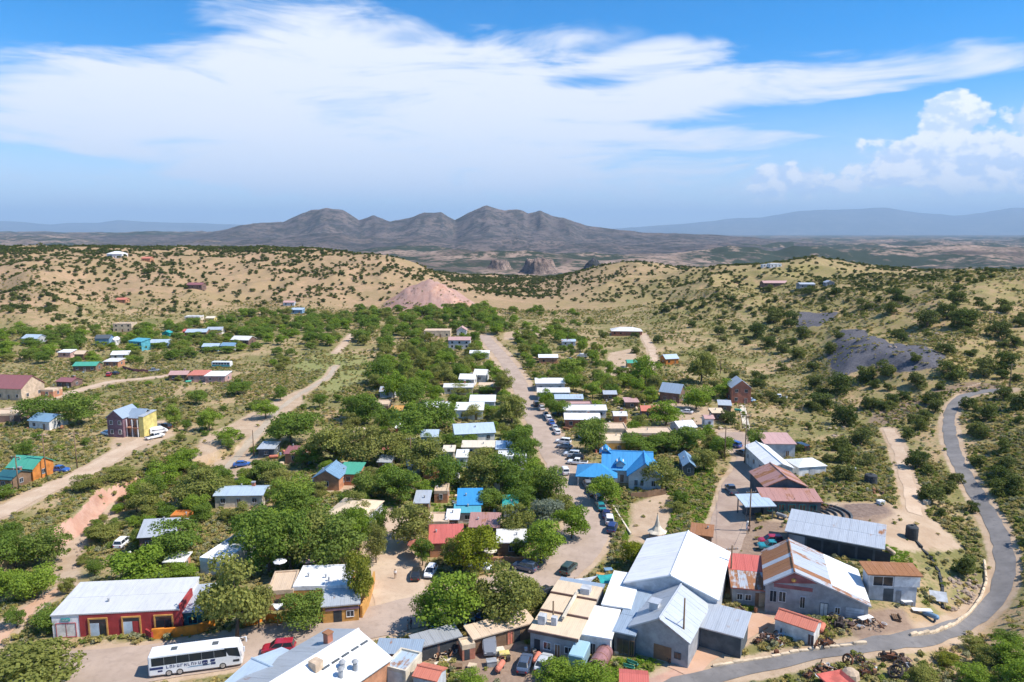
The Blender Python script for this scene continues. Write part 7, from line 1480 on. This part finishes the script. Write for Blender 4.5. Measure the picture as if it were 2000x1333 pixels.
make_roof(k, 'hip', 7.6, 6.4, 2.3, 1.1, 'white', .15, off=(0, -3.2, 0), name='canopy'); MB().box(-3.7, 3.7, -3.1, 3.1, -.4, 2.2).build('cover', wall_mat('white'), k); MB().box(-.8, .8, -3.16, -3.1, 0, 1.8).build('entrance_flap', wall_mat('lightgrey'), k)
p = at(1484, 1018); k = empty('blue_canopy', p, R(4), 'blue fuel station style canopy on posts by the lot', 'canopy'); make_roof(k, 'shed', 6.2, 5.5, 3.3, .5, 'paleblue', .3, off=(0, 0, 0), sheet=1.5)
for x in (-2.8, 2.8):
    for y in (.3, 5.2): MB().box(x - .1, x + .1, y - .1, y + .1, -.6, 3.3 + .09 * y).build('post', wall_mat('slate'), k)
MB().box(-1.8, 1.6, 3.4, 5.0, -.3, 2.3).build('booth', wall_mat('slate'), k); register(p, R(4), 6.2, 5.5, 3.5, 'the blue canopy', k)
p = at(1460, 1036); k = empty('old_fuel_pump', p, 0, 'white old fuel pump with round top on brown lot', 'pump'); MB().box(-.28, .28, -.22, .22, 0, 1.35).build('cabinet', wall_mat('white'), k); MB().lathe([(.12, 1.35), (.3, 1.55), (.3, 1.8), (.1, 2.0)], 10).build('globe', wall_mat('offwhite'), k); MB().torus((.32, 0, .9), (0, 1, 0), .25, .03, 12, 5).build('hose', rubber, k)
# terraced planting beds
c0 = at(1585, 1008); k = empty('terraced_bed', c0, 0, 'half round terraced planting bed with dark edging below maroon shed', 'planter'); 
for j, rr_ in enumerate((2.2, 3.6, 5.0, 6.4, 7.8)):
    b = MB(); pv_ = []
    for i in range(15):
        an = -1.25 + 2.3 * i / 14; x, y = rr_ * math.cos(an), rr_ * .8 * math.sin(an); pv_.append((x, y))
    for (x0, y0), (x1, y1) in zip(pv_[:-1], pv_[1:]):
        zz = float(gz(c0.x + x0, c0.y + y0)) - c0.z; b.slab([(x0, y0, zz + .45), (x1, y1, zz + .45), (x1 * 1.05, y1 * 1.05, zz + .45), (x0 * 1.05, y0 * 1.05, zz + .45)], (0, 0, 1), .8)
    b.build('edging', wall_mat('slate'), k)
# wooden steps up to the brick red house
st = [at(1459, 842), at(1449, 792)]; n_ = 26; k = empty('wooden_steps', st[0], 0, 'long pale wooden steps with rails below brick red house', 'steps'); d_ = (st[1] - st[0]); yw = math.atan2(d_.y, d_.x) - math.pi / 2; k.rotation_euler = (0, 0, yw); LL = Vector((d_.x, d_.y)).length
tm = MB().box(-1.1, 1.1, -LL / n_ * .45, LL / n_ * .45, -.3, .1).mesh('tread', wall_mat('cream'))
for i in range(n_): q = st[0] + d_ * ((i + .5) / n_); link('tread', tm, k, (0, LL * (i + .5) / n_, float(gz(q.x, q.y)) - st[0].z + .06))
for s in (-1, 1): 
    b = MB()
    for i in range(9):
        q = st[0] + d_ * (i / 8); z = float(gz(q.x, q.y)) - st[0].z; b.cyl((s * 1.2, LL * i / 8, z - .3), (s * 1.2, LL * i / 8, z + 1.0), .06, n=5)
        if i < 8: q2 = st[0] + d_ * ((i + 1) / 8); b.cyl((s * 1.2, LL * i / 8, z + 1.0), (s * 1.2, LL * (i + 1) / 8, float(gz(q2.x, q2.y)) - st[0].z + 1.0), .05, n=5)
    b.build('hand_rail', wall_mat('wood'), k)
# scrap yard
rustm = paint('scrap_rust', (.20, .085, .045), .9, .2, var=.5, scale=2.5); ironm = paint('scrap_iron', (.07, .055, .05), .8, .3, var=.5, scale=2.5)
def gear(px, py, r, label, lean=.5, m_=None):
    r *= .72; p = at(px, py); k = empty('iron_flywheel', p, random.uniform(0, 3), label, 'wheel'); q = link('rim', MB().torus((0, 0, 0), (0, 1, 0), r * .86, r * .14, 22, 6, 1.5).mesh('rim', m_ or ironm), k, (0, 0, r)); q.rotation_euler = (lean, 0, 0)
    for i in range(6): MB().cyl((0, 0, 0), (r * .86 * math.cos(i * 1.047), 0, r * .86 * math.sin(i * 1.047)), r * .06, n=5).build('spoke', m_ or ironm, q)
    MB().cyl((0, -r * .25, 0), (0, r * .25, 0), r * .2, n=10).build('hub', m_ or ironm, q)
gear(1748, 1326, 1.5, 'large dark iron flywheel lying in scrub below asphalt road', .9); gear(1757, 1314, 1.3, 'second dark iron wheel behind the large flywheel', .9); gear(1655, 1300, 1.2, 'rusty iron wheel among scrap below asphalt road', .4, rustm); gear(1680, 1296, .9, 'small iron wheel among scrap below asphalt road', .6); gear(1593, 1268, .0 + 1.0, 'iron wheel beside the coral roofed shed', .2, rustm)
def machine(px, py, head, sc, label, name='scrap_machine', m1=None, m2=None, cat='machine'):
    sc *= .72; p = at(px, py); k = empty(name, p, R(head), label, cat); m1, m2 = m1 or rustm, m2 or ironm; r = random.Random(px)
    MB().prism([(-.9 * sc, .35 * sc), (.9 * sc, .35 * sc), (.95 * sc, .6 * sc), (.3 * sc, .9 * sc), (-.8 * sc, .85 * sc)], -.35 * sc, .35 * sc).build('engine_block', m1, k)
    MB().cyl((-.2 * sc, 0, .8 * sc), (-.2 * sc, 0, 1.5 * sc), .09 * sc, n=8).build('exhaust', m2, k); MB().cyl((.5 * sc, -.3 * sc, .85 * sc), (.5 * sc, .3 * sc, .85 * sc), .22 * sc, n=12).build('cylinder', m2, k)
    for x, rr in ((-.7, .5), (.75, .34)):
        for y in (-.5, .5):
            q = link('wheel', MB().torus((0, 0, 0), (0, 1, 0), rr * sc * .85, rr * sc * .15, 14, 5, 1.3).mesh('wheel', m2), k, (x * sc, y * sc, rr * sc))
            for i in range(4): MB().cyl((0, 0, 0), (rr * sc * .85 * math.cos(i * 1.571), 0, rr * sc * .85 * math.sin(i * 1.571)), .03 * sc, n=4).build('spoke', m1, q)
    MB().box(-1.0 * sc, -.75 * sc, -.12 * sc, .12 * sc, .9 * sc, 1.02 * sc).build('seat', m2, k)
machine(1615, 1262, 20, 1.5, 'rusty old tractor beside the coral roofed shed', 'old_tractor', cat='tractor'); machine(1508, 1252, 70, 1.2, 'rusty engine in the grass west of coral roofed shed'); machine(1527, 1246, 10, 1.4, 'grey iron machine against the coral roofed shed', m1=wall_mat('lightgrey'), m2=ironm); machine(1480, 1256, 40, 1.0, 'dark scrap machine by the yard path'); machine(1640, 1225, 60, 1.7, 'dark mine engine standing in the barn yard', m1=ironm); machine(1690, 1318, 15, 1.1, 'scrap machine half hidden in yellow scrub'); machine(1605, 1318, 120, 1.4, 'heaped rusty machine parts beside asphalt road'); machine(1580, 1325, 40, 1.2, 'rusty axle frame beside asphalt road'); machine(1310, 1292, 30, 1.0, 'small dark engine under the wooden pole'); machine(1365, 1255, 10, 1.2, 'brown scrap engine against the grey barn wing'); machine(1380, 1238, 80, 1.2, 'white and brown scrap engine by the barn wing', m1=wall_mat('offwhite')); machine(1355, 1262, 50, .9, 'low rusty engine beside the yard path'); machine(1735, 1290, 170, 1.6, 'long rusty sled frame below asphalt road')
p = at(1632, 1345); k = empty('red_hopper', p, R(15), 'red metal hopper in the scrap heap by asphalt road', 'hopper'); loft([[(s * x, s * y, z) for x, y in ((-1, -.8), (1, -.8), (1, .8), (-1, .8))] for z, s in ((0, .5), (.5, .9), (1.4, 2.0), (1.5, 1.9), (1.1, 1.5))]).build('bowl', wall_mat('red'), k); MB().box(-.6, .6, -.5, .5, -.3, .2).build('foot', rustm, k)
p = at(1238, 1352); house('red_roofed_booth', (1215, 1336), (1262, 1338), 2.6, 3.0, 'gx', .5, 'red', 'cream', 'red roofed booth at the foot of the yard path', 'the red roofed booth', 'shed', yaw=-8)
p = at(1661, 1325); k = empty('rock_mortar', p, 0, 'big tan boulder among the scrap machines', 'rock'); MB().lathe([(.9, -.3), (1.25, .2), (1.1, .9), (.6, 1.3), (.15, 1.4)], 9).build('boulder', wall_mat('tan'), k)
sr = random.Random(4); SCM = [rustm, ironm, wall_mat('rust'), wall_mat('lightgrey'), wall_mat('tan'), wall_mat('brown')]
for i, (px, py, lab) in enumerate([(1592, 1322, 'heap of rusty scrap beside the red hopper'), (1612, 1312, 'heap of pale and rusty scrap by the asphalt edge'), (1632, 1312, 'heap of mixed scrap behind the big tan boulder'), (1690, 1302, 'low rusty scrap heap below the asphalt road'), (1770, 1298, 'scrap heap at the end of the rusty sled'), (1498, 1246, 'dark scrap heap west of coral roofed shed'), (1515, 1258, 'scrap heap at the front of coral roofed shed'), (1372, 1226, 'scrap heap under the grey barn wing'), (1392, 1214, 'white and brown scrap heap by the barn wing corner'), (1352, 1240, 'scrap heap along the grey barn side'), (1668, 1226, 'scrap heap in the dirt yard behind coral shed'), (1705, 1222, 'scrap heap near pale work table'), (1625, 1205, 'scrap heap before the garage door'), (1300, 1286, 'scrap heap under the tall wooden pole'), (985, 1292, 'toy and scrap heap in the dirt yard'), (1045, 1288, 'scrap heap before the tan roofed store'), (860, 1282, 'clutter heap before the dark open stalls'), (880, 1278, 'second clutter heap before the dark open stalls'), (1712, 962, 'scrap heap below the black tank on scrub'), (1610, 990, 'clutter heap behind the long maroon shed')]):
    p = at(px, py); k = empty('scrap_heap', p, sr.uniform(0, 6), lab, 'scrap')
    for j in range(16):
        x, y, z = sr.gauss(0, .75), sr.gauss(0, .6), sr.uniform(0, .45); m_ = sr.choice(SCM); t = j % 4
        if t == 0: b = MB().cyl((x, y, z), (x + sr.uniform(-1, 1), y + sr.uniform(-.8, .8), z + sr.uniform(.1, .8)), sr.uniform(.04, .1), n=6); nm = 'pipe'
        elif t == 1: b = MB().torus((x, y, z + .25), (sr.uniform(-1, 1), sr.uniform(-1, 1), .6), sr.uniform(.2, .42), .06, 12, 5); nm = 'hoop'
        elif t == 2: s_ = sr.uniform(.2, .5); b = MB().slab([(x - s_, y - s_ * .7, z + .2), (x + s_, y - s_ * .6, z + .3), (x + s_ * .8, y + s_ * .7, z + .55), (x - s_ * .9, y + s_ * .5, z + .4)], (.1, -.3, .9), .06); nm = 'sheet'
        else: s_ = sr.uniform(.12, .3); b = MB().prism([(x - s_, z - .1), (x + s_, z - .1), (x + s_ * .8, z + s_ * 1.6), (x - s_ * .5, z + s_ * 2)], y - s_, y + s_); nm = 'block'
        b.build(nm, m_, k)
# tables, panels, small yard things
def table(px, py, head, col, label, l=2.2):
    p = at(px, py); k = empty('work_table', p, R(head), label, 'table'); MB().box(-l / 2, l / 2, -.5, .5, .72, .8).build('tabletop', wall_mat(col), k)
    for x in (-l / 2 + .1, l / 2 - .1):
        for y in (-.42, .42): MB().box(x - .04, x + .04, y - .04, y + .04, -.3, .72).build('leg', wall_mat('wood'), k)
table(1800, 1200, -8, 'white', 'white table on the dirt beside the grey block', 3.0); table(1770, 1182, 10, 'white', 'small white table before the grey block', 1.6); table(1690, 1215, 20, 'offwhite', 'pale work table among the yard scrap', 2.4)
p = at(1832, 1178); k = empty('solar_panel', p, R(-20), 'tilted white framed solar panel below water tank', 'panel'); MB().slab([(-1.3, -.8, .7), (1.3, -.8, .7), (1.3, .9, 1.7), (-1.3, .9, 1.7)], (0, -.5, .86), .1).build('panel', wall_mat('lightgrey'), k)
for x in (-1, 1): MB().cyl((x, .7, -.3), (x, .7, 1.5), .05, n=6).cyl((x, -.6, -.3), (x, -.6, .75), .05, n=6).build('leg', wall_mat('slate'), k)
for px, py, c_, l in ((1655, 1078, 'coral', 'orange crate before the long silver shed'), (1675, 1075, 'white', 'white crate before the long silver shed'), (1640, 1076, 'red', 'red crate before the long silver shed'), (1695, 1080, 'tan', 'tan crate before the long silver shed'), (1606, 1070, 'maroon', 'maroon crate before the long silver shed'), (1712, 1088, 'orange', 'bright orange crate before the long silver shed'), (1188, 1120, 'steelblue', 'blue crate beside the large white hall'), (1172, 1130, 'ochre', 'yellow crate beside teal shade cloth'), (985, 1285, 'yellow', 'yellow kiddie ride box in dirt yard'), (975, 1278, 'cream', 'cream boat shaped box in dirt yard'), (960, 1300, 'grey', 'grey box in dirt yard'), (1665, 920, 'lightgrey', 'grey crate by sandy trail'), (1720, 985, 'white', 'white box below the sandy trail'), (1810, 985, 'sand', 'tan box beside sandy trail')):
    p = at(px, py); k = empty('storage_crate', p, random.uniform(-.5, .5), l, 'crate'); MB().box(-.7, .7, -.5, .5, .02, .75).build('box', wall_mat(c_), k); MB().box(-.74, .74, -.54, .54, .75, .86).build('lid', wall_mat(c_), k)
    for x in (-.5, .5): MB().box(x - .08, x + .08, -.45, .45, -.2, .02).build('runner', wall_mat('wood'), k)
# guy wire of the tall pole
a, b = at(1248, 1276), at(1333, 1290); tag(MB().cyl((0, 0, 0), (b.x - a.x, b.y - a.y, 6.5), .035, n=5).build('guy_wire', wall_mat('lightgrey'), None, a), 'pale guy wire stretched from ground to the tall wooden pole', 'wire')
# people
def person_mesh(key, pose, cols):
    me = bpy.data.meshes.new('body'); s = pose
    V = [(0, 0, .95), (0, .0, 1.15), (0, 0, 1.38), (0, 0, 1.5), (0, .02, 1.62), (0, .03, 1.72)]; E = [(0, 1), (1, 2), (2, 3), (3, 4), (4, 5)]; Rr = [.15, .145, .16, .06, .1, .075]; mat = [1, 0, 0, 2, 2, 2]
    for sx in (-1, 1):
        b = len(V); st = s * sx
        V += [(sx * .09, 0, .9), (sx * .1, st * .12 + .02, .5), (sx * .1, st * .22 - .02, .09), (sx * .11, st * .22 + .14, .04)]; E += [(0, b), (b, b + 1), (b + 1, b + 2), (b + 2, b + 3)]; Rr += [.105, .07, .045, .04]; mat += [1, 1, 1, 3]
        b = len(V); V += [(sx * .19, 0, 1.4), (sx * .25, -st * .1, 1.14), (sx * .27, -st * .2 + .08, .9), (sx * .27, -st * .2 + .1, .82)]; E += [(2, b), (b, b + 1), (b + 1, b + 2), (b + 2, b + 3)]; Rr += [.065, .048, .036, .034]; mat += [0, 0, 2, 2]
        for f in range(5):
            c = len(V); V += [(sx * (.27 - .01 * (f == 0)), -st * .2 + .07 + .02 * f, .77 + .02 * (f == 0)), (sx * .262, -st * .2 + .075 + .02 * f, .72 - .01 * (2 - abs(f - 2)) + .04 * (f == 0))]; E += [(b + 3, c), (c, c + 1)]; Rr += [.011, .009]; mat += [2, 2]
    me.from_pydata(V, E, []); o = bpy.data.objects.new('tmp', me); COL.objects.link(o); md = o.modifiers.new('s', 'SKIN'); md.use_smooth_shade = True
    for i, r_ in enumerate(Rr): me.skin_vertices[0].data[i].radius = (r_, r_ * .8)
    me.skin_vertices[0].data[0].use_root = True; o.modifiers.new('u', 'SUBSURF').levels = 1
    dg = bpy.context.evaluated_depsgraph_get(); out = bpy.data.meshes.new_from_object(o.evaluated_get(dg)); bpy.data.objects.remove(o)
    out.materials.clear(); Vn = np.array(V)
    for c_ in cols: out.materials.append(c_)
    for p_ in out.polygons: p_.material_index = mat[int(np.argmin(((Vn - np.array(p_.center)) ** 2).sum(1)))]
    return out
skinm = paint('skin', (.42, .24, .16), .6); hairm = paint('hair', (.05, .032, .022), .7)
for i, (px, py, head, shirt, pants, lab) in enumerate([(772, 1131, 0, 'white', 'wood', 'person in white shirt and brown trousers walking in side street'), (797, 1232, 90, 'grey', 'wood', 'person in grey shirt standing at street edge'), (803, 1229, 60, 'maroon', 'dark', 'person in dark red shirt standing at street edge'), (646, 951, 180, 'slate', 'dark', 'person in dark clothes at the orange adobe house'), (1461, 1043, 30, 'pink', 'slate', 'person in pink shirt beside the old fuel pump'), (1610, 1072, 10, 'coral', 'offwhite', 'person in orange shirt before the long silver shed'), (1664, 1074, 200, 'white', 'sand', 'person in white shirt before the long silver shed'), (966, 1112, 100, 'steelblue', 'dark', 'person in blue shirt by the patio wall')]):
    p = at(px, py); k = empty('person', p + Vector((0, 0, .08)), R(head), lab, 'person'); link('body', person_mesh(i, .8 if i in (0, 4) else .2, [wall_mat(shirt), wall_mat(pants), skinm, wall_mat('brown')]), k)
    MB().lathe([(.075, 1.60), (.105, 1.68), (.1, 1.76), (.05, 1.81)], 10, (0, .0, 0)).build('hair', hairm, k, smooth=True)

# yard clutter beside the houses: barrels, wood piles, propane tanks, benches
rr = random.Random(99); seen = set()
for bi, (c_, r_, bb, sh, Y) in enumerate(BUILT):
    if Y > 330 or sh in seen: continue
    seen.add(sh)
    for j in range(3):
        an = rr.uniform(0, 6.28); x, y = c_.x + math.cos(an) * (r_ + rr.uniform(.8, 2.5)), c_.y + math.sin(an) * (r_ + rr.uniform(.8, 2.5)) - 1.0
        if in_foot(x, y) or on_road(x, y, .2): continue
        z = float(gz(x, y)); kind = rr.choice(['barrel', 'wood_pile', 'propane_tank', 'bench', 'pallet_stack']); col = rr.choice(['rust', 'steelblue', 'white', 'grey', 'green', 'coral', 'tan'])
        k = empty(kind, (x, y, z), rr.uniform(0, 3), f'{col if kind not in ("wood_pile",) else "brown"} {kind.replace("_", " ")} outside {sh}', kind.split('_')[-1], f'yard things outside {sh}')
        if kind == 'barrel':
            MB().lathe([(.28, -.1), (.3, .0), (.31, .3), (.29, .32), (.31, .6), (.29, .62), (.3, .9), (.26, .92)], 10).build('drum', wall_mat(col), k); MB().torus((0, 0, .9), (0, 0, 1), .29, .02, 10, 4).build('rim', wall_mat('slate'), k)
        elif kind == 'wood_pile':
            for i in range(9): MB().cyl((-.8, -.4 + .27 * (i % 4) + .13 * (i // 4 % 2), .12 + .24 * (i // 4)), (.8, -.4 + .27 * (i % 4) + .13 * (i // 4 % 2), .12 + .24 * (i // 4)), .13, n=6).build('log', wall_mat('wood'), k)
        elif kind == 'propane_tank':
            MB().cyl((-1.0, 0, .75), (1.0, 0, .75), .42, n=12).cyl((1.0, 0, .75), (1.25, 0, .75), .42, .2, n=12).cyl((-1.0, 0, .75), (-1.25, 0, .75), .42, .2, n=12).build('vessel', wall_mat(col), k); MB().box(-.75, -.6, -.3, .3, -.2, .5).build('stand', wall_mat('slate'), k); MB().box(.6, .75, -.3, .3, -.2, .5).build('stand', wall_mat('slate'), k)
        elif kind == 'bench':
            MB().box(-.8, .8, -.22, .22, .42, .48).build('seat', wall_mat(col), k); MB().box(-.8, .8, .18, .24, .55, .95).build('backrest', wall_mat(col), k)
            for sx in (-.7, .7): MB().box(sx - .04, sx + .04, -.2, .24, -.15, .55).build('leg', wall_mat('slate'), k)
        else:
            for i in range(4): MB().box(-.6, .6, -.5, .5, .02 + .17 * i, .14 + .17 * i).build('pallet', wall_mat('sand'), k)

# overhead cables
def cable(p0, t0, p1, t1, label):
    a, b = at(*p0), at(*p1); ha = (p0[1] - t0) / (FPX / depth_of(a)) * 1.03; hb = (p1[1] - t1) / (FPX / depth_of(b)) * 1.03
    A, B = Vector((0, 0, ha)), Vector((b.x - a.x, b.y - a.y, b.z - a.z + hb)); m_ = MB(); n_ = 14; q = [A.lerp(B, i / n_) - Vector((0, 0, 1.6 * 4 * (i / n_) * (1 - i / n_))) for i in range(n_ + 1)]
    for i in range(n_): m_.cyl(q[i], q[i + 1], .025, n=4, caps=False)
    tag(m_.build('overhead_cable', wall_mat('dark'), None, a), label, 'cable')
cable((37, 958), 895, (91, 935), 853, 'overhead cable between poles by the green roofed cabin'); cable((91, 935), 853, (151, 915), 850, 'overhead cable above the pale dirt road'); cable((151, 915), 850, (240, 850), 812, 'overhead cable reaching the pole before purple house'); cable((1454, 905), 816, (1463, 1038), 962, 'overhead cable along the lot road'); cable((1463, 1038), 962, (1426, 1150), 1070, 'overhead cable above the brown lot'); cable((1415, 900), 839, (1454, 905), 816, 'overhead cable crossing the lot road'); cable((690, 918), 872, (803, 925), 859, 'overhead cable above the town grove')

# ------------------------------------------------------------------ the air
hz = MB().box(-76000, 76000, -3000, 78000, -420, 2300).build('haze', None)
m, n = new_mat('haze_air'); pv = n.node('ShaderNodeVolumePrincipled')
pv.inputs['Color'].default_value = (.52, .75, 1.0, 1); pv.inputs['Density'].default_value = 3.5e-5
ho = n.node('ShaderNodeOutputMaterial'); n.l.new(pv.outputs[0], ho.inputs['Volume'])
hz.data.materials.append(m); tag(hz, 'pale blue haze over the far basin', 'haze', kind='stuff')
